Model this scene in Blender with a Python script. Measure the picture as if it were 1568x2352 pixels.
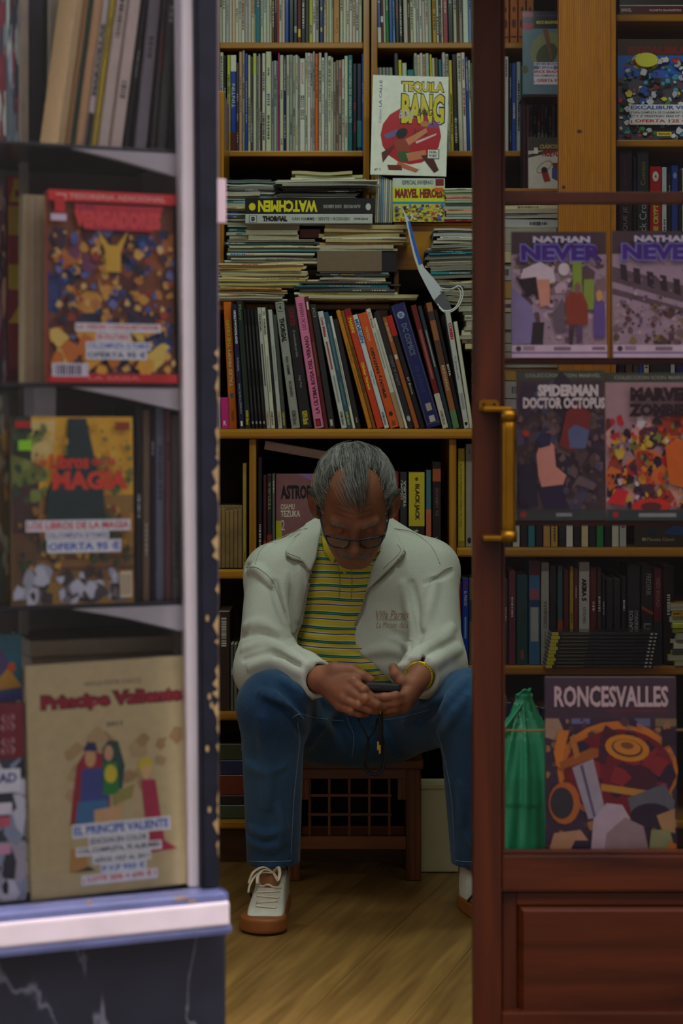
import bpy, bmesh, math, random
import numpy as np
from mathutils import Matrix, Vector
for _o in list(bpy.data.objects): bpy.data.objects.remove(_o)
SC = bpy.context.scene; COL = SC.collection
R = math.radians
# ---------------------------------------------------------------- camera
FPX, CAMZ, HOR, CX = 4300.0, 1.08, 980.0, 784.0     # focal length (px of the 1568x2352 frame), lens height, horizon row, centre column
cam_d = bpy.data.cameras.new('camera'); cam = bpy.data.objects.new('camera', cam_d); COL.objects.link(cam)
cam.location = (0, 0, CAMZ); cam.rotation_euler = (R(90), 0, 0)
cam_d.sensor_fit = 'VERTICAL'; cam_d.sensor_height = 36; cam_d.sensor_width = 24
cam_d.lens = FPX / 2352 * 36; cam_d.shift_y = -(1176 - HOR) / 2352
cam_d.dof.use_dof = True; cam_d.dof.focus_distance = 4.30; cam_d.dof.aperture_fstop = 3.4
cam_d.clip_start = 0.05
SC.camera = cam
# ---------------------------------------------------------------- overcast street sky
wd = bpy.data.worlds.new('street_sky'); SC.world = wd; wd.use_nodes = True
bg = wd.node_tree.nodes['Background']; bg.inputs[0].default_value = (0.83, 0.79, 0.83, 1); bg.inputs[1].default_value = 6.6
SC.view_settings.view_transform = 'Standard'; SC.view_settings.look = 'None'
SC.view_settings.gamma = 1; SC.view_settings.use_curve_mapping = False
SC.view_settings.exposure = 0.0
# ---------------------------------------------------------------- strip lamps' own light (fixtures are modelled below)
LAMPS = [(0.25, 3.66, 2.56, 11.5), (-0.45, 4.05, 2.56, 3.2)]   # x, y, z, watts
# ================================================================ helpers
def W(px, py, Y):
    """point at depth Y seen at photo pixel (px,py)"""
    return Vector(((px - CX) * Y / FPX, Y, CAMZ - (py - HOR) * Y / FPX))
def XP(px, Y): return (px - CX) * Y / FPX
def ZP(py, Y): return CAMZ - (py - HOR) * Y / FPX
def lin(c):
    o = []
    for v in c[:3]:
        v = max(0, min(255, v)) / 255.0
        o.append(v / 12.92 if v <= 0.04045 else ((v + 0.055) / 1.055) ** 2.4)
    return (o[0], o[1], o[2], 1.0)
MATS = {}
def mat(name, col, rough=.55, var=.12, scale=30., metal=0., bump=0., spec=.4, coat=0., stretch=None, sheen=0.):
    if name in MATS: return MATS[name]
    m = bpy.data.materials.new(name); m.use_nodes = True; nt = m.node_tree; b = nt.nodes['Principled BSDF']
    tc = nt.nodes.new('ShaderNodeTexCoord'); mp = nt.nodes.new('ShaderNodeMapping'); nz = nt.nodes.new('ShaderNodeTexNoise')
    nz.inputs['Scale'].default_value = scale; nz.inputs['Detail'].default_value = 6
    if stretch: mp.inputs['Scale'].default_value = stretch
    nt.links.new(tc.outputs['Object'], mp.inputs[0]); nt.links.new(mp.outputs[0], nz.inputs['Vector'])
    rp = nt.nodes.new('ShaderNodeValToRGB'); c = lin(col)
    rp.color_ramp.elements[0].position = .3; rp.color_ramp.elements[1].position = .7
    rp.color_ramp.elements[0].color = [v * (1 - var) for v in c[:3]] + [1]
    rp.color_ramp.elements[1].color = [min(1, v * (1 + var)) for v in c[:3]] + [1]
    nt.links.new(nz.outputs['Fac'], rp.inputs[0]); nt.links.new(rp.outputs[0], b.inputs['Base Color'])
    b.inputs['Roughness'].default_value = rough; b.inputs['Metallic'].default_value = metal
    b.inputs['Specular IOR Level'].default_value = spec; b.inputs['Coat Weight'].default_value = coat
    if sheen: b.inputs['Sheen Weight'].default_value = sheen
    if bump:
        bp = nt.nodes.new('ShaderNodeBump'); bp.inputs['Strength'].default_value = bump; bp.inputs['Distance'].default_value = .002
        nt.links.new(nz.outputs['Fac'], bp.inputs['Height']); nt.links.new(bp.outputs[0], b.inputs['Normal'])
    MATS[name] = m; return m
def wood(name, c1, c2, rough=.35, axis='Z', sc=1., coat=.3, ring=.3):
    """long-grained wood; grain runs along the object axis given"""
    if name in MATS: return MATS[name]
    m = bpy.data.materials.new(name); m.use_nodes = True; nt = m.node_tree; b = nt.nodes['Principled BSDF']
    tc = nt.nodes.new('ShaderNodeTexCoord'); mp = nt.nodes.new('ShaderNodeMapping')
    s = {'X': (1.2, 14, 14), 'Y': (14, 1.2, 14), 'Z': (14, 14, 1.2)}[axis]
    mp.inputs['Scale'].default_value = [v * sc for v in s]
    nt.links.new(tc.outputs['Object'], mp.inputs[0])
    n1 = nt.nodes.new('ShaderNodeTexNoise'); n1.inputs['Scale'].default_value = 2.2; n1.inputs['Detail'].default_value = 8; n1.inputs['Distortion'].default_value = 1.2
    wv = nt.nodes.new('ShaderNodeTexWave'); wv.bands_direction = {'X': 'Y', 'Y': 'X', 'Z': 'X'}[axis]
    wv.inputs['Scale'].default_value = 1.3; wv.inputs['Distortion'].default_value = 9; wv.inputs['Detail'].default_value = 3; wv.inputs['Detail Scale'].default_value = .35
    for n in (n1, wv): nt.links.new(mp.outputs[0], n.inputs['Vector'])
    mx = nt.nodes.new('ShaderNodeMix'); mx.inputs[0].default_value = ring
    nt.links.new(n1.outputs['Fac'], mx.inputs[2]); nt.links.new(wv.outputs['Fac'], mx.inputs[3])
    rp = nt.nodes.new('ShaderNodeValToRGB'); rp.color_ramp.elements[0].position = .25; rp.color_ramp.elements[1].position = .75
    rp.color_ramp.elements[0].color = lin(c1); rp.color_ramp.elements[1].color = lin(c2)
    nt.links.new(mx.outputs[0], rp.inputs[0]); nt.links.new(rp.outputs[0], b.inputs['Base Color'])
    b.inputs['Roughness'].default_value = rough; b.inputs['Coat Weight'].default_value = coat; b.inputs['Coat Roughness'].default_value = .25; b.inputs['Specular IOR Level'].default_value = .25
    bp = nt.nodes.new('ShaderNodeBump'); bp.inputs['Strength'].default_value = .15; bp.inputs['Distance'].default_value = .001
    nt.links.new(mx.outputs[0], bp.inputs['Height']); nt.links.new(bp.outputs[0], b.inputs['Normal'])
    MATS[name] = m; return m
def printmat(name, rough, coat, bump=0., lines=0.):
    """ink colours come from the mesh's own colour attribute; paper tooth is noise"""
    m = bpy.data.materials.new(name); m.use_nodes = True; nt = m.node_tree; b = nt.nodes['Principled BSDF']
    at = nt.nodes.new('ShaderNodeAttribute'); at.attribute_name = 'Col'
    tc = nt.nodes.new('ShaderNodeTexCoord'); nz = nt.nodes.new('ShaderNodeTexNoise'); nz.inputs['Scale'].default_value = 60; nz.inputs['Detail'].default_value = 5
    nt.links.new(tc.outputs['Object'], nz.inputs['Vector'])
    mr = nt.nodes.new('ShaderNodeMapRange'); mr.inputs[3].default_value = .82; mr.inputs[4].default_value = 1.15
    nt.links.new(nz.outputs['Fac'], mr.inputs[0])
    vm = nt.nodes.new('ShaderNodeVectorMath'); vm.operation = 'SCALE'
    nt.links.new(at.outputs['Color'], vm.inputs[0]); nt.links.new(mr.outputs[0], vm.inputs['Scale'])
    out = vm.outputs[0]
    if lines:
        wv = nt.nodes.new('ShaderNodeTexWave'); wv.bands_direction = 'X'; wv.inputs['Scale'].default_value = lines; wv.inputs['Distortion'].default_value = 1.5; wv.inputs['Detail'].default_value = 4
        nt.links.new(tc.outputs['Object'], wv.inputs['Vector'])
        m2 = nt.nodes.new('ShaderNodeMapRange'); m2.inputs[3].default_value = .45; m2.inputs[4].default_value = 1.05
        nt.links.new(wv.outputs['Fac'], m2.inputs[0])
        v2 = nt.nodes.new('ShaderNodeVectorMath'); v2.operation = 'SCALE'
        nt.links.new(out, v2.inputs[0]); nt.links.new(m2.outputs[0], v2.inputs['Scale']); out = v2.outputs[0]
        bp = nt.nodes.new('ShaderNodeBump'); bp.inputs['Strength'].default_value = .5; bp.inputs['Distance'].default_value = .0006
        nt.links.new(wv.outputs['Fac'], bp.inputs['Height']); nt.links.new(bp.outputs[0], b.inputs['Normal'])
    elif bump:
        bp = nt.nodes.new('ShaderNodeBump'); bp.inputs['Strength'].default_value = bump; bp.inputs['Distance'].default_value = .002
        nt.links.new(nz.outputs['Fac'], bp.inputs['Height']); nt.links.new(bp.outputs[0], b.inputs['Normal'])
    nt.links.new(out, b.inputs['Base Color'])
    b.inputs['Roughness'].default_value = rough; b.inputs['Coat Weight'].default_value = coat; b.inputs['Coat Roughness'].default_value = .15
    b.inputs['Specular IOR Level'].default_value = .35
    MATS[name] = m; return m
PRINT = printmat('printed_paper', .45, .0); GLOSS = printmat('laminated_print', .35, .25)
BAGGED = printmat('shrink_wrapped_print', .3, .6, bump=.35); PAGES = printmat('page_edges', .8, 0, lines=260.)
def glassmat(name, tint=(255, 255, 255), rough=.02, ior=1.45, base=.0):
    if name in MATS: return MATS[name]
    m = bpy.data.materials.new(name); m.use_nodes = True; nt = m.node_tree; nt.nodes.remove(nt.nodes['Principled BSDF'])
    out = nt.nodes['Material Output']; tr = nt.nodes.new('ShaderNodeBsdfTransparent'); gl = nt.nodes.new('ShaderNodeBsdfGlossy')
    tr.inputs[0].default_value = lin(tint); gl.inputs['Roughness'].default_value = rough
    fr = nt.nodes.new('ShaderNodeFresnel'); fr.inputs[0].default_value = ior
    tc = nt.nodes.new('ShaderNodeTexCoord'); nz = nt.nodes.new('ShaderNodeTexNoise'); nz.inputs['Scale'].default_value = 5
    nt.links.new(tc.outputs['Object'], nz.inputs['Vector'])
    mr = nt.nodes.new('ShaderNodeMapRange'); mr.inputs[3].default_value = base * .6; mr.inputs[4].default_value = base * 1.4
    nt.links.new(nz.outputs['Fac'], mr.inputs[0])
    ad = nt.nodes.new('ShaderNodeMath'); ad.operation = 'ADD'; nt.links.new(fr.outputs[0], ad.inputs[0]); nt.links.new(mr.outputs[0], ad.inputs[1])
    mx = nt.nodes.new('ShaderNodeMixShader'); nt.links.new(ad.outputs[0], mx.inputs[0]); nt.links.new(tr.outputs[0], mx.inputs[1]); nt.links.new(gl.outputs[0], mx.inputs[2])
    nt.links.new(mx.outputs[0], out.inputs[0]); MATS[name] = m; return m
# ---------------------------------------------------------------- objects
def link(name, me, m=None, parent=None, loc=None, rot=None):
    o = bpy.data.objects.new(name, me); COL.objects.link(o)
    if m is not None and me is not None and len(me.materials) == 0: me.materials.append(m)
    if parent is not None: o.parent = parent
    if loc is not None: o.location = loc
    if rot is not None: o.rotation_euler = rot
    return o
def tag(o, label, cat, group=None):
    o['label'] = label; o['category'] = cat
    if group: o['group'] = group
    return o
def struct(o): o['kind'] = 'structure'; return o
def stf(o): o['kind'] = 'stuff'; return o
def empty(name, loc=(0, 0, 0), rot=(0, 0, 0)):
    o = bpy.data.objects.new(name, None); COL.objects.link(o); o.location = loc; o.rotation_euler = rot; o.empty_display_size = .05
    return o
def pmesh(name, vs, fs, smooth=False, col=None):
    me = bpy.data.meshes.new(name); me.from_pydata([tuple(v) for v in vs], [], fs)
    if smooth: me.polygons.foreach_set('use_smooth', [True] * len(me.polygons))
    if col is not None: setcol(me, col)
    me.update(); return me
def setcol(me, col):
    n = len(me.vertices); a = me.color_attributes.new('Col', 'FLOAT_COLOR', 'POINT')
    c = np.array(col, dtype=np.float32)
    if c.ndim == 1: c = np.tile(c, (n, 1))
    a.data.foreach_set('color', c.ravel())
def bxm(x0, x1, y0, y1, z0, z1, bev=0.0, name='box'):
    bm = bmesh.new(); bmesh.ops.create_cube(bm, size=1)
    for v in bm.verts:
        v.co = Vector(((x0 + x1) / 2 + v.co.x * (x1 - x0), (y0 + y1) / 2 + v.co.y * (y1 - y0), (z0 + z1) / 2 + v.co.z * (z1 - z0)))
    if bev: bmesh.ops.bevel(bm, geom=bm.edges[:], offset=bev, segments=2, affect='EDGES', profile=.6)
    me = bpy.data.meshes.new(name); bm.to_mesh(me); bm.free(); return me
def prism(pts, y0, y1, name='prism', bev=0.):
    """xz outline extruded along y"""
    bm = bmesh.new(); vs = [bm.verts.new((p[0], y0, p[1])) for p in pts]; f = bm.faces.new(vs)
    r = bmesh.ops.extrude_face_region(bm, geom=[f])
    for v in r['geom']:
        if isinstance(v, bmesh.types.BMVert): v.co.y = y1
    bmesh.ops.recalc_face_normals(bm, faces=bm.faces[:])
    if bev: bmesh.ops.bevel(bm, geom=bm.edges[:], offset=bev, segments=2, affect='EDGES')
    me = bpy.data.meshes.new(name); bm.to_mesh(me); bm.free(); return me
def joinm(name, meshes):
    bm = bmesh.new()
    for m in meshes: bm.from_mesh(m)
    me = bpy.data.meshes.new(name); bm.to_mesh(me); bm.free(); return me
def tube(pts, r, n=8, name='tube', closed=False, caps=True, flat=1.0, up=None):
    """swept tube; r a number or per-point list; flat squashes the second axis"""
    P = [Vector(p) for p in pts]; N = len(P); rr = r if isinstance(r, (list, tuple)) else [r] * N
    vs = []; fs = []; prev = None
    for i in range(N):
        a = P[(i - 1) % N] if (closed or i > 0) else P[i]; b = P[(i + 1) % N] if (closed or i < N - 1) else P[i]
        t = (b - a).normalized()
        if up is not None: u = Vector(up)
        else: u = prev if prev is not None else (Vector((0, 0, 1)) if abs(t.z) < .9 else Vector((1, 0, 0)))
        s = t.cross(u)
        if s.length < 1e-6: s = t.orthogonal()
        s.normalize(); u = s.cross(t).normalized(); prev = u
        for k in range(n):
            a_ = 2 * math.pi * k / n; vs.append(P[i] + s * (math.cos(a_) * rr[i]) + u * (math.sin(a_) * rr[i] * flat))
    for i in range(N if closed else N - 1):
        j = (i + 1) % N
        for k in range(n): fs.append((i * n + k, i * n + (k + 1) % n, j * n + (k + 1) % n, j * n + k))
    if caps and not closed: fs.append(tuple(range(n))[::-1]); fs.append(tuple((N - 1) * n + k for k in range(n)))
    return pmesh(name, vs, fs, smooth=True)
def spline(pts, n=6, closed=False):
    P = [Vector(p) for p in pts]; N = len(P); out = []
    for i in range(N if closed else N - 1):
        g = lambda k: P[k % N] if closed else P[max(0, min(N - 1, k))]
        a, b, c, d = g(i - 1), g(i), g(i + 1), g(i + 2)
        for k in range(n):
            t = k / n
            out.append(.5 * ((2 * b) + (c - a) * t + (2 * a - 5 * b + 4 * c - d) * t * t + (3 * b - a - 3 * c + d) * t ** 3))
    if not closed: out.append(P[-1])
    return out
# ---------------------------------------------------------------- lettering and flat print
_TX = {}
def textpoly(s, bold=0., shear=0.):
    k = (s, bold, shear)
    if k in _TX: return _TX[k]
    cu = bpy.data.curves.new('lettering', 'FONT'); cu.body = s; cu.fill_mode = 'FRONT'; cu.resolution_u = 2; cu.offset = bold; cu.shear = shear
    o = bpy.data.objects.new('lettering', cu); me = bpy.data.meshes.new_from_object(o)
    n = len(me.vertices); v = np.zeros(n * 3); me.vertices.foreach_get('co', v); v = v.reshape(-1, 3)[:, :2]
    fs = [tuple(p.vertices) for p in me.polygons]
    bpy.data.objects.remove(o); bpy.data.curves.remove(cu); bpy.data.meshes.remove(me)
    if n: lo = v.min(0); hi = v.max(0); v = (v - lo) / np.maximum(hi - lo, 1e-6)
    _TX[k] = (v, fs); return _TX[k]
def ell(cx, cy, rx, ry, rot=0, n=16, a0=0, a1=360):
    c, s = math.cos(R(rot)), math.sin(R(rot)); o = []
    full = (a1 - a0) >= 360
    for i in range(n if full else n + 1):
        a = R(a0 + (a1 - a0) * i / n); x, y = rx * math.cos(a), ry * math.sin(a); o.append((cx + x * c - y * s, cy + x * s + y * c))
    return o
def printm(shapes, w, h, name='print', step=4e-5):
    """flat print as a mesh in the XZ plane facing -Y; shapes use 0..1 coordinates, (0,0) bottom left.
    ('r',x0,y0,x1,y1,c) ('e',cx,cy,rx,ry,rot,c) ('p',pts,c) ('t',text,x0,y0,x1,y1,c[,rot,bold,shear])"""
    V = []; F = []; C = []; lay = 0
    def add(pts, faces, c):
        nonlocal lay
        b = len(V)
        for p in pts: V.append((p[0] * w, -lay * step, p[1] * h)); C.append(lin(c))
        for f in faces: F.append(tuple(b + i for i in f))
        lay += 1
    for s in shapes:
        k = s[0]
        if k == 'r': x0, y0, x1, y1 = s[1:5]; add([(x0, y0), (x1, y0), (x1, y1), (x0, y1)], [(0, 1, 2, 3)], s[5])
        elif k == 'e':
            ar = h / w; pts = ell(0, 0, s[3], s[4] , s[5]) if len(s) > 6 else ell(0, 0, s[3], s[4])
            add([(s[1] + p[0], s[2] + p[1]) for p in pts], [tuple(range(len(pts)))], s[-1])
        elif k == 'p': add(s[1], [tuple(range(len(s[1])))], s[2])
        elif k == 't':
            t, x0, y0, x1, y1, c = s[1:7]; rot = s[7] if len(s) > 7 else 0; bold = s[8] if len(s) > 8 else 0.; sh = s[9] if len(s) > 9 else 0.
            v, fs = textpoly(t, bold, sh)
            if len(v) == 0: continue
            if rot == 90: q = np.stack([1 - v[:, 1], v[:, 0]], 1)      # reads upwards
            elif rot == -90: q = np.stack([v[:, 1], 1 - v[:, 0]], 1)   # reads downwards
            elif rot == 180: q = 1 - v
            else: q = v
            add([(x0 + a * (x1 - x0), y0 + b * (y1 - y0)) for a, b in q], fs, c)
    me = pmesh(name, V, F)
    if V: setcol(me, C)
    return me
# ---------------------------------------------------------------- books
def bookmesh(t, h, d, c, nz=1, bend=None):
    e = min(.0015, t * .25)
    sec = [(-t/2, d), (-t/2, e), (-t/2 + e, 0), (t/2 - e, 0), (t/2, e), (t/2, d), (t/2 - c, d), (t/2 - c, c), (-t/2 + c, c), (-t/2 + c, d)]
    vs = []; fs = []; n = len(sec)
    for i in range(nz + 1):
        z = h * i / nz; dx = bend(z / h) if bend else 0
        for x, y in sec: vs.append((x + dx, y, z))
    for i in range(nz):
        for k in range(n): fs.append((i*n + k, i*n + (k+1) % n, (i+1)*n + (k+1) % n, (i+1)*n + k))
    fs.append(tuple(range(n))[::-1]); fs.append(tuple(nz*n + k for k in range(n)))
    return vs, fs
def pagemesh(t, h, d, c, m, nz=1, bend=None):
    vs = []; fs = []
    for i in range(nz + 1):
        z = m + (h - 2*m) * i / nz; dx = bend(z / h) if bend else 0
        for x, y in ((-t/2 + c, c), (t/2 - c, c), (t/2 - c, d - m), (-t/2 + c, d - m)): vs.append((x + dx, y, z))
    for i in range(nz):
        for k in range(4): fs.append((i*4 + k, i*4 + (k+1) % 4, (i+1)*4 + (k+1) % 4, (i+1)*4 + k))
    fs.append((3, 2, 1, 0)); fs.append(tuple(nz*4 + k for k in range(4)))
    return vs, fs
def book(name, t, h, d, col, M, label, cat='book', group=None, spine=None, front=None, back=None, pages=(225, 215, 190), hard=False, m=GLOSS, nz=1, bend=None, boardcol=None):
    """local frame: X thickness, Y depth behind the spine, Z height; M places it"""
    c = min(.0022 if hard else .0007, t * .22); mg = .003 if hard else .0004
    vs, fs = bookmesh(t, h, d, c, nz, bend); me = pmesh('cover', vs, fs, col=lin(col))
    o = link(name, me, m); o.matrix_world = M; tag(o, label, cat, group)
    vs, fs = pagemesh(t, h, d, c, mg, nz, bend); link('pages', pmesh('pages', vs, fs, col=lin(pages)), PAGES, o)
    if spine: q = stf(link('spine_print', printm(spine, t, h), m, o)); q.location = (-t/2, -.0003, 0)
    if front: q = stf(link('cover_print', printm(front, d, h), m, o)); q.location = (t/2 + .0003, 0, 0); q.rotation_euler = (0, 0, R(90))
    return o
def upright(x, y, z, lean=0., yaw=0., pitch=0.):
    """spine towards the camera; lean>0 tips the top to the left"""
    return Matrix.Translation((x, y, z)) @ Matrix.Rotation(R(yaw), 4, 'Z') @ Matrix.Rotation(R(-lean), 4, 'Y') @ Matrix.Rotation(R(pitch), 4, 'X')
def facing(x, y, z, yaw=0., tilt=0., roll=0.):
    """front cover towards the camera, spine on the left; (x,y,z) is the lower left front corner; tilt leans the top back"""
    return Matrix.Translation((x, y, z)) @ Matrix.Rotation(R(yaw), 4, 'Z') @ Matrix.Rotation(R(-tilt), 4, 'X') @ Matrix.Rotation(R(roll), 4, 'Y') @ Matrix.Rotation(R(-90), 4, 'Z')
def lying(x, y, z, yaw=0., flip=False):
    """lies flat, spine to the camera (flip: page edge to the camera); x,y = middle of the front edge, z = underside"""
    M = Matrix.Translation((x, y, z)) @ Matrix.Rotation(R(yaw + (180 if flip else 0)), 4, 'Z') @ Matrix.Rotation(R(-90), 4, 'Y')
    return M
ORD = ['', 'first', 'second', 'third', 'fourth', 'fifth', 'sixth', 'seventh', 'eighth', 'ninth', 'tenth', 'eleventh', 'twelfth', 'thirteenth', 'fourteenth', 'fifteenth', 'sixteenth', 'seventeenth', 'eighteenth', 'nineteenth', 'twentieth', 'twenty-first', 'twenty-second', 'twenty-third']
# palette
WH=(222,220,205); OW=(205,203,180); CR=(214,196,150); GY=(150,152,145); LG=(182,184,176); DG=(70,72,70); BK=(24,24,26); TE=(28,120,130); BL=(30,70,165); NV=(25,35,85)
RD=(175,30,28); MR=(95,25,28); OR=(215,95,20); YL=(225,205,40); LY=(190,205,50); GN=(30,125,60); DGN=(30,65,50); TN=(190,145,75); PC=(215,165,110); BR=(105,70,45); MG=(200,40,130); PK=(225,140,170); LB=(120,160,205); MU=(190,150,35)
CN={WH:'white',OW:'off-white',CR:'cream',GY:'grey',LG:'light grey',DG:'dark grey',BK:'black',TE:'teal',BL:'blue',NV:'navy',RD:'red',MR:'maroon',OR:'orange',YL:'yellow',LY:'lime yellow',GN:'green',DGN:'dark green',TN:'tan',PC:'peach',BR:'brown',MG:'magenta',PK:'pink',LB:'pale blue',MU:'mustard'}
def scribble(rng, col, h, t, n=None):
    """a few small print blocks as on a thin spine too small to read"""
    o = []; lum = sum(col) / 3; ink = (45, 45, 50) if lum > 110 else (200, 200, 190)
    for _ in range(n if n is not None else rng.randint(1, 4)):
        y = rng.uniform(.05, .8); e = min(.96, y + rng.uniform(.06, .3)); k = ink if rng.random() < .8 else rng.choice([RD, BL, MU, DGN]); a = rng.uniform(.25, .4)
        while y < e:
            L = rng.uniform(.006, .02); o.append(('r', a, y, 1 - a, y + L, k)); y += L + rng.uniform(.004, .014)
    return o
# ================================================================ the room
PINE = wood('pine_board', (146, 92, 9), (188, 131, 24), .3, 'X', 1.0, .5)
PINEV = wood('pine_upright', (146, 92, 9), (188, 131, 24), .3, 'Z', 1.0, .5)
POST = wood('pine_post', (156, 94, 7), (192, 124, 15), .5, 'Z', 3.2, .1, .3)
MAHO = wood('mahogany_door', (38, 13, 4), (94, 39, 8), .42, 'Z', .45, .12, .05)
MAHOX = wood('mahogany_rail', (38, 13, 4), (94, 39, 8), .42, 'X', .45, .12, .05)
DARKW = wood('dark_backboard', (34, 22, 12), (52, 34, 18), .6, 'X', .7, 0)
LAMI = wood('laminate_floor', (98, 72, 34), (156, 121, 64), .38, 'Y', .8, .15, .08)
NAVY = mat('navy_paint', (20, 20, 31), .6, .3, 18, bump=.2, spec=.2)
WHITE = mat('white_enamel', (206, 196, 198), .35, .05, 12)
WALLM = mat('plaster', (150, 140, 115), .8, .06, 8, bump=.1)
BRASS = mat('brass', (140, 98, 24), .38, .15, 20, metal=.9)
YB, YU = 4.62, 5.05            # front of the counter cabinet, front of the upper shelves
# --- floor of laminate planks laid on the skew
def clip(poly, a, b, c):       # keep a*x+b*y<=c
    out = []
    for i in range(len(poly)):
        p, q = poly[i], poly[(i + 1) % len(poly)]; dp = a*p[0] + b*p[1] - c; dq = a*q[0] + b*q[1] - c
        if dp <= 0: out.append(p)
        if (dp < 0) != (dq < 0) and dp != dq: t = dp / (dp - dq); out.append((p[0] + (q[0] - p[0]) * t, p[1] + (q[1] - p[1]) * t))
    return out
floor = struct(empty('floor', (0, 4.3, 0)))
rng = random.Random(5); ang = R(-17); ca, sa = math.cos(ang), math.sin(ang); pw, pl = .19, 1.25
for i in range(-9, 10):
    off = rng.uniform(0, pl)
    for j in range(-3, 4):
        u0, u1, v0, v1 = i*pw + .0006, (i+1)*pw - .0006, j*pl + off + .0006, (j+1)*pl + off - .0006
        P = [(u*ca - v*sa, u*sa + v*ca) for u, v in ((u0, v0), (u1, v0), (u1, v1), (u0, v1))]
        for a, b, c in ((1, 0, 1.16), (-1, 0, 1.1), (0, 1, 1.05), (0, -1, 1.1)):
            P = clip(P, a, b, c)
            if len(P) < 3: break
        if len(P) < 3: continue
        cx = sum(p[0] for p in P) / len(P); cy = sum(p[1] for p in P) / len(P); n = len(P)
        # plank frame has its own Y along the grain
        L = [((p[0]-cx)*ca + (p[1]-cy)*sa, -(p[0]-cx)*sa + (p[1]-cy)*ca) for p in P]
        vs = [(x, y, 0) for x, y in L] + [(x, y, -.012) for x, y in L]
        fs = [tuple(range(n)), tuple(range(n, 2*n))[::-1]] + [(k, n + k, n + (k+1) % n, (k+1) % n) for k in range(n)]
        me = pmesh('plank', vs, fs); o = link('plank', me, LAMI, floor, (cx, cy, rng.uniform(-.0004, 0)), (0, 0, ang))
bpy.context.view_layer.update()
struct(link('subfloor', bxm(-1.1, 1.16, 3.2, 5.35, -.05, -.013), DARKW))
# --- shell
struct(link('wall_back', bxm(-1.1, 1.16, 5.35, 5.45, -.05, 2.75), WALLM))
struct(link('wall_left', bxm(-1.2, -1.1, 3.2, 5.45, -.05, 2.75), WALLM))
struct(link('wall_right', bxm(1.16, 1.26, 3.2, 5.45, -.05, 2.75), WALLM))
struct(link('ceiling', bxm(-1.2, 1.26, 3.1, 5.45, 2.75, 2.85), WALLM))
struct(link('wall_front', bxm(-2.2, 2.2, 3.1, 3.2, 1.98, 3.6), mat('navy_fascia', (34, 34, 50), .5, .2, 10)))
struct(link('pavement', bxm(-60, 60, -5.3, 3.2, -.15, -.05), mat('paving', (66, 64, 62), .8, .15, 6, bump=.3)))
struct(link('wall_opposite', bxm(-60, 60, -5.6, -5.3, -.1, 9.5), mat('street_render', (92, 86, 84), .9, .2, 1.5)))
struct(link('shade_wall_right', bxm(.98, 2.2, 2.9, 3.2, -.05, 2.0), mat('shade_wall_paint', (34, 34, 50), .5, .2, 10)))  # unseen wall, added to block sky light coming from the door's right
struct(link('shade_soffit', bxm(-.17, 2.2, 2.80, 3.1, 1.98, 2.3), mat('shade_soffit_paint', (60, 56, 60), .6)))  # unseen slab over the entry, added to shade the door and floor
def lamp(x, y, z, watts):
    t = empty('ceiling_light', (x, y, z)); tag(t, 'white fluorescent strip lamp on the shop ceiling' + (' above the doorway' if x > 0 else ' towards the left wall'), 'lamp')
    link('housing', bxm(-.62, .62, -.06, .06, .12, .19, .006), WHITE, t)
    m = MATS.get('lit_tube')
    if not m:
        m = bpy.data.materials.new('lit_tube'); m.use_nodes = True; b = m.node_tree.nodes['Principled BSDF']
        b.inputs['Emission Color'].default_value = (.93, 1, .86, 1); b.inputs['Emission Strength'].default_value = 4; MATS['lit_tube'] = m
    link('tube', tube([(-.58, 0, .09), (.58, 0, .09)], .016, 10), m, t)
    l = bpy.data.lights.new('strip_light', 'AREA'); l.shape = 'RECTANGLE'; l.size = 1.15; l.size_y = .10; l.energy = watts; l.color = (.84, 1.0, .90)
    lo = bpy.data.objects.new('strip_light', l); COL.objects.link(lo); lo.parent = t; lo.location = (0, 0, .06)
for a in LAMPS: lamp(*a)
# ================================================================ counter cabinet (lower) and upper shelves
def ybox(px0, px1, py0, py1, Yf, Yb, bev=.004): return bxm(XP(px0, Yf), XP(px1, Yf), Yf, Yb, ZP(py1, Yf), ZP(py0, Yf), bev)
ZC = ZP(985, YB)               # counter top
cabinet = tag(empty('counter_cabinet', (0, YB, 0)), 'low pine cabinet with open compartments under a long counter board, behind the seated man', 'cabinet')
def part(p, name, me, m):
    o = link(name, me, m, p); o.matrix_parent_inverse = Matrix.Translation(-p.location) @ Matrix.Identity(4); return o
XL, XR = -.62, 1.0
part(cabinet, 'counter_board', bxm(XL, XR, YB - .012, 5.30, ZP(1008, YB), ZC, .007), PINE)
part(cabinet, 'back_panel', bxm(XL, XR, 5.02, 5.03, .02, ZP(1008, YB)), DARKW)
part(cabinet, 'plinth', bxm(XL, XR, YB + .03, YB + .05, 0, ZP(1905, YB)), wood('plinth_wood', (60, 38, 18), (84, 54, 24), .5, 'X'))
for a, b in ((572, 588), (1031, 1048)): part(cabinet, 'upright', bxm(XP(a, YB), XP(b, YB), YB, 5.02, 0, ZP(1008, YB), .003), PINEV)
for a in (XL, XR - .018): part(cabinet, 'upright', bxm(a, a + .018, YB, 5.02, 0, ZP(1008, YB), .003), PINEV)
for a, b, p0, p1 in ((None, 572, 1308, 1330), (588, 1031, 1308, 1330), (1048, None, 1258, 1280), (None, 572, 1636, 1656), (588, 1031, 1640, 1660), (1048, None, 1530, 1551), (None, 572, 1885, 1905), (1048, None, 1885, 1905)):
    x0 = XL + .018 if a is None else XP(a, YB); x1 = XR - .018 if b is None else XP(b, YB)
    part(cabinet, 'shelf_board', bxm(x0, x1, YB + .004, 5.02, ZP(p1, YB), ZP(p0, YB), .006), PINE)
ZS1R, ZS2R = ZP(1258, YB), ZP(1530, YB)
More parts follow.
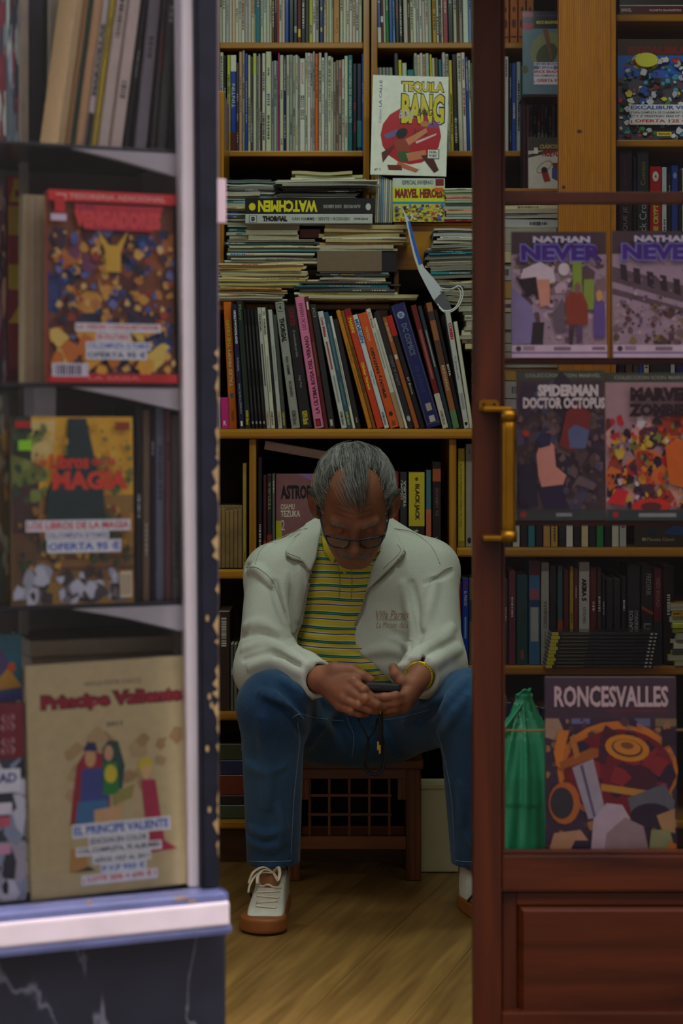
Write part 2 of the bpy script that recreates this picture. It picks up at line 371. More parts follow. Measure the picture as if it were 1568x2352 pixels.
# raised board behind the leaning albums that carries the piles
riser = tag(empty('riser_shelf', (0, 4.86, 0)), 'pine board on blocks behind the leaning albums carrying the piles of magazines', 'shelf')
ZRI = ZP(690, 4.74)
part(riser, 'riser_board', bxm(XL, XP(896, 4.88), 4.87, 5.04, ZRI - .016, ZRI, .003), PINE)
for x in (XL, -.25, .09): part(riser, 'block', bxm(x, x + .03, 4.88, 5.03, ZC, ZRI - .016), PINEV)
box = tag(empty('wooden_box', (0, 4.88, 0)), 'varnished wooden box with plain front under the upright comics on the counter', 'box')
part(box, 'front_board', bxm(XP(905, 4.88), .42, 4.88, 4.895, ZP(620, 4.88), ZP(517, 4.88), .003), PINE)
part(box, 'top_board', bxm(XP(905, 4.88), .42, 4.875, 5.04, ZP(517, 4.88), ZP(512, 4.88), .002), PINE)
part(box, 'side_board', bxm(XP(905, 4.88), XP(905, 4.88) + .012, 4.895, 5.04, ZC, ZP(517, 4.88)), PINE)
part(box, 'side_board', bxm(.408, .42, 4.895, 5.04, ZC, ZP(517, 4.88)), PINE)
ZBX = ZP(512, 4.88)
# upper shelves
upper = tag(empty('wall_bookcase', (0, YU, 0)), 'pine wall bookcase with two packed rows of thin comics above the counter', 'bookcase')
XP2 = XP(1300, YU)
for a, b in ((None, 504), (834, 848), (852, 866)):
    x1 = XP(b, YU); x0 = x1 - .016 if a is None else XP(a, YU)
    part(upper, 'upright', bxm(x0, x1, YU - .01, 5.33, ZC, 2.45, .002), PINEV)
for x0, x1 in ((XP(504, YU), XP(834, YU)), (XP(866, YU), XP2)):
    for p0, p1 in ((-160, -146), (97, 111), (346, 359)):
        part(upper, 'shelf_board', bxm(x0, x1, YU, 5.33, ZP(p1, YU), ZP(p0, YU), .003), PINE)
part(upper, 'side_panel', bxm(XP(496, 4.75), XP(512, 4.75), 4.78, 5.02, ZRI, ZP(250, YU), .002), PINEV)
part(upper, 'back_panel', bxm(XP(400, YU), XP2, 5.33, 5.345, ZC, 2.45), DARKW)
part(upper, 'upright', bxm(XP2, XP2 + .016, YU, 5.33, ZC, 2.45), PINEV)
ZU1, ZU2 = ZP(97, YU), ZP(346, YU)
# broad post and the shelves right of it
YP = 4.60
post = tag(empty('pine_post', (XP(1340, YP), YP, 0)), 'broad knotty pine post standing between the bookcases behind the glazed door', 'post')
part(post, 'front_board', bxm(XP(1283, YP), XP(1402, YP), YP, YP + .03, ZC, 2.45, .002), POST)
part(post, 'side_board', bxm(XP(1402, YP), XP(1415, YP), YP + .004, YP + .30, ZC, 2.45, .002), POST)
part(post, 'knot', pmesh('k', [(x, YP - .0006, z) for x, z in ell(XP(1330, YP), ZP(302, YP), .006, .0045)], [tuple(range(16))]), mat('knot', (84, 46, 14), .5))
part(post, 'knot', pmesh('k', [(x, YP - .0006, z) for x, z in ell(XP(1294, YP), ZP(430, YP), .0045, .004)], [tuple(range(16))]), mat('knot', (84, 46, 14), .5))
right_case = tag(empty('side_bookcase', (XP(1500, 4.72), 4.72, 0)), 'pine bookcase right of the broad post with face-out comics on its shelves', 'bookcase')
YR = 4.72
for p0, p1 in ((32, 49), (320, 337), (612, 628)):
    part(right_case, 'shelf_board', bxm(XP(1415, YR), 1.15, YR, 5.0, ZP(p1, YR), ZP(p0, YR), .005), PINE)
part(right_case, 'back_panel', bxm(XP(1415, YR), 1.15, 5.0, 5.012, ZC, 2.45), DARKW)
# ================================================================ upper rows of thin comics
rng = random.Random(11)
SEEN = {}
def row(seq, Y, zbase, group, where, hmm=(.268, .295), lean=0., depth=.2, mags='magazine'):
    """seq: (px0, px1, colour, top py or None, extra spine shapes)"""
    names = [CN.get(it[2], 'brownish') for it in seq]; uniq = [names.count(n) == 1 for n in names]
    used = {}
    for i, it in enumerate(seq):
        px0, px1, c = it[:3]; top = it[3] if len(it) > 3 else None; ex = it[4] if len(it) > 4 else None
        Yk = Y + rng.uniform(.002, .016)
        t = (px1 - px0) * Yk / FPX * .92 * math.cos(R(lean)); x = XP((px0 + px1) / 2, Y)
        h = (ZP(top, Yk) - zbase) if top else rng.uniform(*hmm)
        cc = tuple(max(0, min(255, v + rng.randint(-9, 9))) for v in c)
        sp = ex if ex is not None else scribble(rng, c, h, t)
        wd = 'thick' if t > .016 else ('thin' if t < .0075 else 'slim')
        if uniq[i]: lb = f'{wd} {names[i]}-spined comic, the only {names[i]} one in the {where}'
        else:
            l = next((k for k in range(i - 1, -1, -1) if uniq[k]), None); r = next((k for k in range(i + 1, len(seq)) if uniq[k]), None)
            if l is not None and (r is None or i - l <= r - i): lb = f'{wd} {names[i]} comic, {ORD[min(23, i - l)]} from {names[l]} spine towards {names[r] if r is not None else "far end"}, {where}'
            elif r is not None: lb = f'{wd} {names[i]} comic, {ORD[min(23, r - i)]} from {names[r]} spine towards {names[l] if l is not None else "near end"}, {where}'
            else: lb = f'{wd} {names[i]}-spined comic in the {where}'
        book('comic_book', t, h, depth, cc, upright(x, Yk, zbase, lean), lb, 'book', group, spine=sp, m=GLOSS if c in (BK, BL, NV, RD) else PRINT, pages=(200, 190, 165))
def fill(px0, px1, cols, w=(5, 8), tops=None):
    o = []; x = px0; i = 0
    while x < px1 - 2:
        ww = min(rng.uniform(*w), px1 - x); o.append((x, x + ww, cols[i % len(cols)] if isinstance(cols, list) else cols, rng.uniform(*tops) if tops else None)); x += ww; i += 1
    return o
z = lambda v: v / 2.529 + 480          # zoomed-crop column to photo column
g1, w1 = 'comics in the top row of the wall bookcase', 'top row left bay'
S = fill(z(58), z(268), [OW, WH, LG, OW, CR, WH], (6, 8.5)) + [(z(268), z(298), TE, None)] + fill(z(298), z(362), [OW, WH], (6, 8)) + [(z(362), z(380), BR, None), (z(380), z(394), BK, None), (z(394), z(405), RD, None)]
S += fill(z(405), z(440), [OW], (6, 7)) + [(z(440), z(463), BL, None), (z(465), z(490), BK, None, [('t', 'IRIS', .2, .6, .8, .9, RD, -90)]), (z(490), z(512), BK, None, [('r', .2, .1, .8, .16, LG)]), (z(512), z(535), MR, None, [('r', .2, .06, .8, .14, YL)]), (z(535), z(558), BK, None), (z(558), z(580), DG, None)]
S += [(z(581), z(600), LY, None)] + fill(z(600), z(640), [WH, LG], (6, 8)) + [(z(641), z(663), NV, None, [('r', .3, .1, .7, .14, YL), ('r', .3, .3, .7, .33, YL), ('r', .3, .45, .7, .48, YL)])] + fill(z(665), z(720), [OW, CR, OW], (6, 8)) + [(z(721), z(758), TN, None, [('t', 'Corto', .25, .1, .75, .25, (120, 50, 20), 90)])] + fill(z(760), z(888), [OW, WH], (7, 7.6))
row(S, YU, ZU1, g1, w1)
w2 = 'top row right bay'
S = [(z(980), z(1000), BL, None, [('r', 0, .0, 1, .15, WH), ('t', 'LUIS', .2, .4, .8, .6, WH, 90)]), (z(1000), z(1014), MR, None, [('r', 0, .2, 1, .26, WH)]), (z(1014), z(1028), WH, None), (z(1028), z(1047), GN, None), (z(1048), z(1068), BL, None), (z(1068), z(1083), LB, None)] + fill(z(1085), z(1130), BK, (8, 9)) + [(z(1132), z(1156), OW, None), (z(1157), z(1170), BR, None)]
S += fill(z(1171), z(1298), [OW, WH, LG, WH], (6, 8)) + [(z(1299), z(1322), MU, None)] + fill(z(1323), z(1360), [WH, DG, WH], (5, 6)) + [(z(1361), z(1390), RD, None), (z(1391), z(1421), BK, None)] + fill(z(1422), z(1476), [OW, BR, GY], (6, 8)) + [(z(1478), z(1510), WH, None)] + fill(z(1510), 1095, [LB, GY], (6, 8))
row(S, YU, ZU1, g1, w2, lean=1.2)
def T(a): return a / 2.529
g2, w3 = 'comics in the second row of the wall bookcase', 'second row left bay'
tp = (T(288), T(330))
S = [(z(62), z(82), OW, T(305)), (z(84), z(99), BK, T(322)), (z(103), z(123), LY, T(320)), (z(124), z(157), BL, T(320), [('r', 0, .83, 1, 1, WH), ('r', 0, 0, 1, .2, MR), ('t', 'TINTIN', .2, .45, .8, .7, OW, 90)]), (z(158), z(171), DG, T(365)), (z(172), z(190), PC, T(300)), (z(191), z(206), GY, T(290)), (z(207), z(224), BL, T(310))]
S += [(z(226), z(240), OW, T(320)), (z(240), z(254), DG, T(330)), (z(255), z(273), OW, T(310), [('r', 0, .78, 1, 1, LY)])] + fill(z(274), z(296), [GY, LG], (4, 5), tp) + [(z(296), z(304), MR, T(335)), (z(306), z(326), WH, T(310)), (z(328), z(361), OW, T(300))] + fill(z(362), z(398), [GY, LG], (5, 7), (T(350), T(365))) + [(z(399), z(409), MG, T(308)), (z(410), z(432), OW, T(320)), (z(433), z(446), NV, T(325))]
S += fill(z(447), z(525), [OW, GY, OW], (5, 8), (T(318), T(330))) + [(z(525), z(557), WH, T(340), [('t', 'SUPER TOTEM', .15, .34, .5, .6, BK, 90, .02), ('t', 'SUPER TOTEM', .55, .34, .9, .6, BK, 90, .02), ('t', 'ANTOLOGIA', .3, .72, .7, .96, RD, 90, .02)])] + fill(z(558), z(613), [OW, WH, LG], (5, 7), (T(290), T(320))) + [(z(614), z(634), OR, T(312), [('t', 'BATAILLE', .25, .55, .75, .9, (60, 30, 20), 90)])]
S += fill(z(636), z(720), [OW, WH, LG, OW], (6, 9), (T(292), T(345))) + fill(z(721), z(770), [(165, 150, 130), (150, 135, 118)], (6, 8), (T(330), T(360))) + [(z(771), z(785), WH, T(345)), (z(786), z(806), OW, T(325)), (z(807), z(833), TE, T(320), [('t', 'EL MISTERIO DE URBICANDA', .2, .3, .8, .95, OW, 90)]), (z(834), z(858), BK, T(370)), (z(859), z(885), NV, T(370), [('r', 0, .05, 1, .35, TE)]), (z(886), z(906), BL, T(312), [('t', 'FOLLET', .25, .5, .75, .7, WH, 90)])]
row(S, YU, ZU2, g2, w3)
w4 = 'second row right bay'
S = [(a, b, c, t, e) for a, b, c, t, e in [(z(978) + i * 8, z(978) + i * 8 + 7.6, GY, T(392), [('r', .1, .82, .9, .9, RD)]) for i in range(5)]]
S += [(z(1090), z(1112), DG, T(310)), (z(1113), z(1132), YL, T(348)), (z(1134), z(1162), OW, T(365)), (z(1163), z(1203), TE, T(405), [('e', .5, .86, .3, .04, 0, OW)])] + fill(z(1205), z(1296), [LG, OW, WH, OW], (6, 9), (T(305), T(318))) + [(z(1296), z(1308), YL, T(316))] + fill(z(1309), z(1345), [OW, BR], (6, 8), (T(330), T(340))) + [(z(1346), z(1366), TE, T(345)), (z(1368), z(1386), OW, T(305))] + fill(z(1387), z(1405), [LG], (6, 8), tp) + [(z(1406), z(1424), YL, T(350)), (z(1425), z(1452), BK, T(315)), (z(1453), z(1478), OW, T(308)), (z(1479), z(1500), WH, T(305)), (z(1501), z(1516), BL, T(330)), (z(1517), z(1530), OW, T(350)), (z(1531), z(1545), GN, T(365))]
row(S, YU, ZU2, g2, w4, lean=1.5)
w5 = 'second row behind door glass'
row([(1157, 1168, OW, 130), (1170, 1176, BK, 145), (1176, 1186, BL, 145), (1187, 1197, LG, 142), (1198, 1206, GN, 150)] + fill(1207, 1275, [BK, DG, NV], (8, 10), (150, 170)), YU, ZU2, g2, w5)
ORN = [('e', .5, .2, .3, .05, 0, (90, 35, 10)), ('e', .5, .35, .2, .03, 0, (90, 35, 10)), ('r', .1, .05, .9, .07, (90, 35, 10)), ('r', .1, .60, .9, .62, (90, 35, 10)), ('e', .5, .75, .3, .03, 0, (90, 35, 10))]
row([(1152 + i * 19, 1152 + i * 19 + 18.2, (190, 105, 40), -120, ORN) for i in range(4)], YU, ZU1, 'ornate orange-brown volumes of one set', 'ornate set behind door glass')
# --- face-out covers
TEQ = [('r', 0, 0, 1, 1, (226, 228, 214)), ('t', 'Coleccion', .09, .52, .125, .66, (20, 70, 120), 90), ('t', 'LA CALLE', .09, .68, .125, .95, (20, 70, 120), 90, .02),
       ('e', .52, .40, .40, .29, 0, (178, 16, 34))]
for k, (tx, x0, y0, x1, y1) in enumerate([('TEQUiLA', .39, .83, .94, .94), ('BANG', .39, .52, .95, .82)]):
    TEQ += [('t', tx, x0 - .015, y0 - .012, x1 + .015, y1 + .012, (20, 16, 12), 0, .085), ('t', tx, x0, y0, x1, y1, (215, 195, 30), 0, .04)]
TEQ += [('t', 'BANG!', .36, .57, .56, .66, (190, 190, 190), 0, .02, .3), ('t', 'BANG', .60, .60, .80, .67, (40, 30, 24), 0, .02, .3), ('t', 'BANG', .72, .48, .90, .55, (80, 90, 180), 0, .02, .3), ('t', 'BANG', .55, .40, .74, .47, (110, 20, 30), 0, .02, .3),
        ('p', [(.16, .40), (.34, .46), (.36, .40), (.2, .36)], (96, 96, 150)), ('p', [(.30, .34), (.50, .38), (.52, .22), (.36, .2)], (150, 60, 40)), ('p', [(.45, .36), (.72, .48), (.74, .44), (.5, .30)], (205, 130, 90)), ('p', [(.34, .24), (.5, .24), (.52, .14), (.38, .14)], (50, 90, 40)),
        ('p', [(.46, .22), (.72, .26), (.74, .18), (.5, .14)], (200, 120, 85)), ('p', [(.36, .14), (.64, .06), (.60, .03), (.34, .09)], (190, 105, 70)), ('p', [(.22, .10), (.40, .1), (.42, .05), (.24, .05)], (110, 40, 20)), ('p', [(.66, .2), (.80, .22), (.9, .06), (.84, .03), (.74, .12)], (80, 30, 20)), ('e', .40, .42, .08, .05, 20, (24, 18, 20)), ('e', .7, .52, .06, .03, 0, (190, 120, 50)), ('p', [(.58, .34), (.86, .43), (.85, .41), (.6, .32)], (220, 190, 190)), ('p', [(.14, .22), (.3, .30), (.3, .27), (.16, .12)], (90, 40, 30)),
        ('r', .74, .17, .9, .27, (30, 26, 26)), ('r', .75, .177, .89, .263, (225, 225, 215)), ('t', 'HOR-', .77, .225, .87, .255, (40, 30, 30), 0, .03), ('t', 'PORT', .77, .185, .87, .215, (40, 30, 30), 0, .03), ('t', 'nº 1', .055, .04, .13, .065, (20, 20, 20), 0, .02)]
Yt = 4.86
book('comic_magazine', .006, .262, .197, WH, facing(XP(850, Yt), Yt, ZP(401, Yt), 0, 4, 1.6), 'white comic magazine with red disc and yellow bubble lettering, leaning on the bookcase', 'magazine', front=TEQ, m=GLOSS)
MH = [('r', 0, 0, 1, 1, (196, 190, 60)), ('r', 0, .8, 1, 1, (200, 205, 190)), ('t', 'ESPECIAL INVIERNO', .18, .85, .78, .95, (50, 60, 60), 0, .03), ('r', .82, .82, .98, .98, (120, 20, 20)), ('r', .0, .45, 1, .80, (205, 210, 30)), ('t', 'MARVEL HEROES', .04, .54, .96, .76, (40, 10, 10), 0, .07), ('t', 'MARVEL HEROES', .05, .55, .95, .75, (150, 24, 24), 0, .03), ('r', 0, .41, 1, .46, (40, 130, 180)), ('r', .80, .7, .97, .78, OR)]
q = random.Random(3)
for i in range(130): MH.append(('e', q.uniform(.04, .96), q.uniform(.03, .38), q.uniform(.01, .045), q.uniform(.008, .04), q.uniform(0, 180), q.choice([(214, 200, 90), (190, 150, 100), (50, 40, 30), (200, 40, 40), (60, 110, 180), (215, 205, 170), (120, 60, 30)])))
Y = 4.855
book('comic_book', .003, ZP(408, Y) - ZBX, .135, YL, facing(XP(902, Y), Y, ZBX, 0, 5), 'yellow comic with red lettering standing on the wooden box below the white magazine', 'comic', front=MH)
for i in range(9):
    c = [LG, WH, GY, LB, LG, WH, GY, OW, LG][i]
    book('comic_book', .0042, .125 - .002 * i, .11, c, upright(XP(862 + i * 4.6, 4.87), 4.87, ZBX, -1.5), 'pale bagged comic in the upright bundle on the wooden box', 'comic', 'upright bundle of bagged comics on the wooden box', m=BAGGED)
# ================================================================ albums leaning along the counter
PREV = [None]
def album(name, bx0, bx1, tx0, tx1, ty, col, label, spine=None, Y=None, hard=True, m=GLOSS, by=812, cat='book', depth=.21):
    """zoom columns of the bottom and top edges give width, lean and height"""
    Y = Y or YB + .035; s = Y / FPX
    b = ((bx0 + bx1) / 2) / 2.529 + 480; t_ = ((tx0 + tx1) / 2) / 2.529 + 480
    w_ = (bx1 - bx0) / 2.529; H_ = (by - ty) / 2.529; k_ = (t_ - b) / H_
    if PREV[0]:                       # lean on the neighbour without cutting into it
        pe, pk, pH = PREV[0]; b = max(b, pe + w_ / 2 + .5); hm = min(H_, pH)
        k_ = max(k_, (pe + pk * hm + .3 - b + w_ / 2) / hm); t_ = b + k_ * H_
    PREV[0] = (b + w_ / 2, k_, H_)
    dx = (t_ - b) * s; dz = ZP(ty / 2.529 + 660, Y) - ZC
    lean = -math.degrees(math.atan2(dx, dz)); L = math.hypot(dx, dz); t = (bx1 - bx0) / 2.529 * s * math.cos(R(lean)) * .97
    zb = ZC + t / 2 * math.sin(R(abs(lean))) + .0005
    return book(name, t, L - t / 2 * math.sin(R(abs(lean))), depth, col, upright(XP(b, Y), Y, zb, lean), label, cat, 'albums leaning along the counter', spine=spine, hard=hard, m=m)
def sp(*a): return list(a)
NB = ('r', .2, .03, .8, .12, YL)
def norma(c=YL): return ('t', 'NORMA Editorial', .25, .03, .75, .14, c, -90, .02)
A = album
A('album', 56, 70, 50, 64, 640, WH, 'short thin white booklet beside the magenta one at the counter end')
A('album', 70, 114, 64, 104, 640, MG, 'short magenta booklet with a white emblem at the end of the leaning albums', sp(('t', 'R', .3, .1, .7, .25, WH, 0, .03)), Y=YB + .005, depth=.05)
A('album', 118, 164, 56, 98, 85, (205, 105, 20), 'thick orange album with white and lime spine lettering beside the navy one', sp(('t', 'TALES FROM', .3, .33, .72, .62, (205, 195, 150), 90, .03), ('t', 'THE CRYPT', .3, .64, .72, .86, LY, 90, .03), ('e', .5, .26, .22, .02, 0, (60, 90, 120)), ('r', .35, .06, .65, .14, (150, 80, 20))), Y=YB + .06, depth=.17)
A('album', 176, 206, 96, 124, 100, (32, 32, 66), 'navy album with bold white lettering running down, beside the orange one', sp(('t', 'HOLLYWOODLAND', .3, .68, .75, .95, WH, -90, .04), ('t', 'INTEGRAL', .35, .46, .7, .57, LG, -90), ('t', 'MALTAITE & ZIDROU', .35, .12, .7, .36, LG, -90), ('r', .3, .02, .7, .06, WH)))
A('album', 210, 243, 124, 160, 80, (36, 48, 40), 'black-green album with pale lettering and a yellow strip at the foot', sp(('t', 'Mutro', .3, .85, .75, .97, (150, 150, 110), -90), ('t', 'Montando', .35, .65, .7, .82, DGN, -90), norma()))
for i in range(4):
    A('album', 246 + i * 22, 266 + i * 22, 164 + i * 18, 181 + i * 18, 128, BK, 'thin black album of the run of four between the black-green and grey-white ones', sp(('r', .35, .5, .65, .86, (60, 62, 64)), ('r', .35, .13, .65, .35, (54, 56, 60)), ('e', .5, .05, .3, .012, 0, GY)), hard=False)
A('album', 335, 358, 240, 264, 118, LG, 'slim grey-white album with black lettering beside the run of thin black ones', sp(('t', 'THORGAL', .25, .8, .75, .95, BK, -90, .03), ('r', .35, .35, .65, .7, DG), norma(MU)))
A('album', 360, 384, 250 + 30, 304, 118, OW, 'slim white album with black lettering and a number at its head', sp(('t', '34', .25, .93, .75, .97, BK), ('t', 'THORGAL', .25, .77, .75, .91, BK, -90, .03), ('r', .35, .3, .65, .6, GY), norma(DG)))
A('album', 388, 400, 314, 326, 100, BK, 'thin black album right beside the slim white numbered one')
A('album', 402, 426, 326, 342, 130, LG, 'slim light grey album between thin black ones', sp(('r', .35, .4, .65, .7, GY), norma(MU)))
A('album', 428, 450, 342, 362, 160, DG, 'dark grey album with a yellow foot next to the wide grey one', sp(norma()))
A('album', 478, 530, 344, 394, 84, (150, 150, 142), 'wide grey album with a boxed number four at its head', sp(('r', .2, .92, .8, .985, BK), ('r', .23, .925, .77, .98, (150, 150, 142)), ('t', '4', .35, .935, .65, .972, BK, 0, .04), ('t', 'THORGAL', .2, .68, .8, .87, BK, -90, .06), ('t', 'VAN HAMME', .35, .42, .7, .57, (50, 50, 50), -90, .02), ('t', 'ROSINSKI', .35, .25, .7, .37, (50, 50, 50), -90, .02), norma(DG)))
A('album', 534, 600, 398, 440, 110, BK, 'thick black album with red lettering between the wide grey and the pink ones', sp(('t', 'CORTO', .3, .84, .75, .98, (130, 20, 30), -90, .03), ('t', 'El continente perdido', .35, .58, .65, .8, GY, -90), ('t', 'Hugo Pratt', .35, .33, .62, .43, GY, -90), norma()))
A('album', 612, 668, 440, 497, 56, (214, 120, 160), 'tall pink album with dark red spine lettering reading upwards', sp(('t', 'LA ÚLTIMA ROSA DEL VERANO', .25, .11, .8, .70, (100, 20, 40), 90, .04), ('t', 'LUCAS HARARI', .3, .75, .75, .95, (110, 24, 50), 90), ('r', .2, .015, .75, .07, BK), ('r', .3, .02, .62, .06, RD)))
A('album', 670, 694, 498, 520, 54, (92, 28, 24), 'slim maroon album right beside the tall pink one', sp(('r', .3, .9, .7, .96, OW), ('r', .35, .4, .65, .65, (120, 70, 40))))
A('album', 697, 734, 525, 560, 100, (38, 38, 40), 'black album beside the slim maroon one', sp(('t', 'ICI', .3, .9, .7, .97, GY, -90), ('r', .3, .02, .7, .07, LG)), hard=False)
A('album', 768, 802, 565, 596, 140, (196, 200, 196), 'white album with red script lettering and a dark foot', sp(('t', 'Corto Maltese', .25, .78, .8, .95, RD, -90, .04), ('r', .35, .5, .65, .74, (170, 60, 60)), ('r', .35, .22, .65, .45, GY), norma(DG)))
A('album', 803, 831, 599, 626, 145, (40, 82, 100), 'blue-teal album with yellow foot beside the white red-lettered one', sp(('r', .35, .5, .65, .9, (90, 120, 130)), ('r', .35, .2, .65, .4, (90, 120, 130)), norma()))
A('album', 834, 850, 628, 642, 168, WH, 'very thin white album between the blue-teal and a black one', sp(('r', .3, .2, .7, .8, GY)), hard=False)
A('album', 854, 884, 650, 680, 185, (26, 26, 28), 'plain black album shape filling the shadowed gap behind the amber one', sp(('r', .3, .05, .5, .1, GY)))  # black shape stands in for the shadow between the albums
A('album', 922, 948, 652, 678, 134, (196, 125, 24), 'amber album with black lettering between the black and brown ones', sp(('t', 'Hugo Pratt', .3, .55, .7, .72, (60, 36, 10), -90), ('t', 'Los escorpiones', .3, .3, .7, .5, (60, 36, 10), -90)))
A('album', 950, 970, 680, 698, 136, (130, 84, 24), 'slim brown-amber album leaning against the red-orange one', sp(('r', .35, .3, .65, .7, (70, 45, 10))))
A('album', 974, 1014, 708, 752, 126, (206, 60, 20), 'red-orange album with yellow lettering leaning beside the white one', sp(('t', 'MARINI', .25, .8, .75, .92, YL, -90, .02), ('t', 'Olivier Varese', .3, .32, .75, .55, YL, -90, .03), ('r', 0, .94, 1, 1, (150, 20, 20))))
A('album', 1017, 1047, 764, 794, 160, (206, 210, 210), 'white album with blue capital lettering between the red-orange and orange ones', sp(('t', 'MORGEN', .15, .75, .9, .96, (30, 110, 180), -90, .05), ('t', 'Hugo Pratt', .3, .38, .7, .5, DG, -90), norma(DG)))
A('album', 1050, 1106, 800, 856, 150, (214, 84, 16), 'broad bright orange album with big black lettering reading upwards', sp(('t', 'SPIROU y FANTASIO', .25, .26, .72, .70, (40, 22, 14), 90, .05), ('t', 'INTEGRAL', .35, .76, .65, .88, (230, 190, 150), 90), ('e', .5, .12, .22, .02, 0, (50, 24, 12)), ('r', .3, .02, .7, .06, (150, 60, 10))))
A('album', 1108, 1136, 850, 880, 126, (206, 200, 184), 'white album with red lettering next to the bright orange one', sp(('t', 'Los Bravos', .25, .84, .75, .97, RD, -90, .02), ('r', .35, .5, .65, .8, GY), ('r', 0, .0, 1, .3, (170, 140, 100))))
A('album', 1139, 1155, 904, 920, 180, WH, 'very thin white album between a red-lettered and a black one', sp(('r', .3, .1, .7, .9, LG)), hard=False)
A('album', 1157, 1192, 922, 962, 140, (34, 34, 36), 'black album with large grey lettering reading upwards', sp(('t', 'AÑO A AÑO', .25, .36, .8, .62, (96, 96, 96), 90, .04), ('e', .5, .08, .3, .025, 0, (170, 170, 160))))
A('album', 1194, 1222, 986, 1020, 174, (160, 90, 36), 'brown-orange album with pale lettering beside the black one', sp(('t', 'SUEHIRO', .25, .78, .7, .95, OW, -90), ('r', .2, .62, .8, .66, OW)))
A('album', 1224, 1256, 1022, 1058, 165, BK, 'black album with a red head beside the broad navy one', sp(('r', 0, .82, 1, 1, (190, 30, 24)), ('t', 'El Boca', .35, .3, .7, .45, OW, -90)))
A('album', 1260, 1352, 1046, 1136, 98, (26, 36, 92), 'very broad navy album with gilt borders and faded spine lettering', sp(('r', .08, .02, .10, .98, (130, 110, 50)), ('r', .9, .02, .92, .98, (130, 110, 50)), ('r', .08, .03, .92, .033, (130, 110, 50)), ('e', .5, .91, .25, .028, 0, (150, 170, 200)), ('t', 'DC', .38, .895, .62, .925, (26, 36, 92), 0, .05), ('t', 'DC COMICS', .33, .58, .72, .84, (96, 104, 130), -90, .04), ('t', '75 AÑOS', .35, .28, .7, .5, (48, 60, 112), -90, .02), ('r', .35, .13, .72, .19, (170, 150, 150)), ('r', .35, .04, .72, .09, (190, 180, 180))))
A('album', 1356, 1390, 1166, 1204, 104, (112, 30, 34), 'maroon album with a white foot beside the broad navy one', sp(('r', 0, 0, 1, .28, (196, 190, 170)), ('r', .3, .4, .7, .8, (150, 90, 80)), norma(DG)))
A('album', 1392, 1416, 1206, 1236, 108, (40, 56, 66), 'dark slate album between the maroon and the brown ones', sp(('r', .35, .5, .65, .8, GY)), hard=False)
A('album', 1418, 1454, 1254, 1294, 90, (150, 92, 56), 'brown picture-spined album with a green foot', sp(('r', 0, 0, 1, .14, (90, 130, 90)), ('r', 0, .5, 1, .7, (90, 60, 44)), ('r', 0, .86, 1, .93, (60, 50, 50)), ('t', 'RETORNO', .3, .3, .7, .5, OW, -90)))
A('album', 1457, 1478, 1298, 1326, 130, BK, 'black album with one white word, beside the grey-white one', sp(('t', 'SOTA', .25, .44, .8, .54, WH, -90, .03)))
A('album', 1481, 1512, 1364, 1404, 140, (190, 192, 186), 'grey-white album with a red scrawl at its head', sp(('t', 'CORBEN', .2, .76, .85, .9, RD, -90, .06), ('t', '75 Aniversario', .3, .42, .7, .62, DG, -90), ('r', .25, .16, .75, .3, GY), ('e', .5, .04, .3, .015, 0, BK)))
A('album', 1514, 1536, 1420, 1440, 200, OW, 'off-white album at the end of the leaning row by the pile', hard=False)
# ================================================================ piles of magazines
def wav(rng, amp):
    p, f = rng.uniform(0, 6.28), rng.uniform(1.2, 3.); s = rng.uniform(-amp, amp)
    return lambda u: amp * .5 * math.sin(p + u * f * 3.1) + s * (u - .5) ** 2 * 2
def pile(px0, px1, py0, py1, Y, n, cols, seed, where, group, zbase=None, jit=10, amp=.0012, d=.2, m=BAGGED, pages=(200, 196, 170), yaw=3., flipp=.5, name='magazine', cat='magazine'):
    """n flat magazines filling photo rows py1 (bottom) up to py0"""
    rg = random.Random(seed); z0 = ZP(py1, Y) if zbase is None else zbase; z1 = ZP(py0, Y); ws = [rg.uniform(.6, 1.5) for _ in range(n)]; k = (z1 - z0) / sum(ws); zz = z0; base = wav(rg, amp) if amp else None; tiny = lambda: (lambda a, p: (lambda u: a * math.sin(p + u * 5)))(rg.uniform(0, .0003), rg.uniform(0, 6)) if amp else None
    for i in range(n):
        t = ws[i] * k; a = px0 + rg.uniform(-jit, jit); b = px1 + rg.uniform(-jit, jit); c = cols[rg.randrange(len(cols))] if not isinstance(cols[0], list) else cols[0][i % len(cols[0])]
        Yk = Y + rg.uniform(0, .012); L = (b - a) * Yk / FPX; x = XP((a + b) / 2, Yk); fl = rg.random() < flipp
        M = lying(x, Yk + (d if fl else 0), zz + t / 2, rg.uniform(-yaw, yaw), fl) @ Matrix.Translation((0, 0, -L / 2))
        pos = 'topmost' if i == n - 1 else ('bottom' if i == 0 else f'{ORD[i + 1]} from the bottom')
        lb = f'{CN.get(c, "coloured")} {cat}, {pos} in the {where}'
        book(name, t * (.90 if amp > .002 else .95), L, d, c, M, lb, cat, group, nz=8, bend=((lambda b0, t0, fl_: (lambda u: b0(1 - u if fl_ else u) + t0(u)))(base, tiny(), fl)) if amp else None, m=m, pages=pages, spine=scribble(rg, c, L, t, 2) if (not fl and t > .004) else None)
        zz += t
    return zz
Yp = 4.74
def q(x, y): return x / 2.529 + 480, y / 2.529 + 360
def P(x0, x1, y0, y1, *a, **k):
    (p0, r0), (p1, r1) = q(x0, y0), q(x1, y1); return pile(p0, p1, r0, r1, *a, **k)
PALE = [OW, LG, WH, CR, GY]; MIX = [OW, GY, BK, TE, LG, DG, CR]
g = 'magazines in the piles above the leaning albums'
zt = P(45, 440, 760, 830, Yp, 6, [CR, TN, BR, OW], 1, 'lowest yellowish pile', g, zbase=ZRI + .001, jit=8)
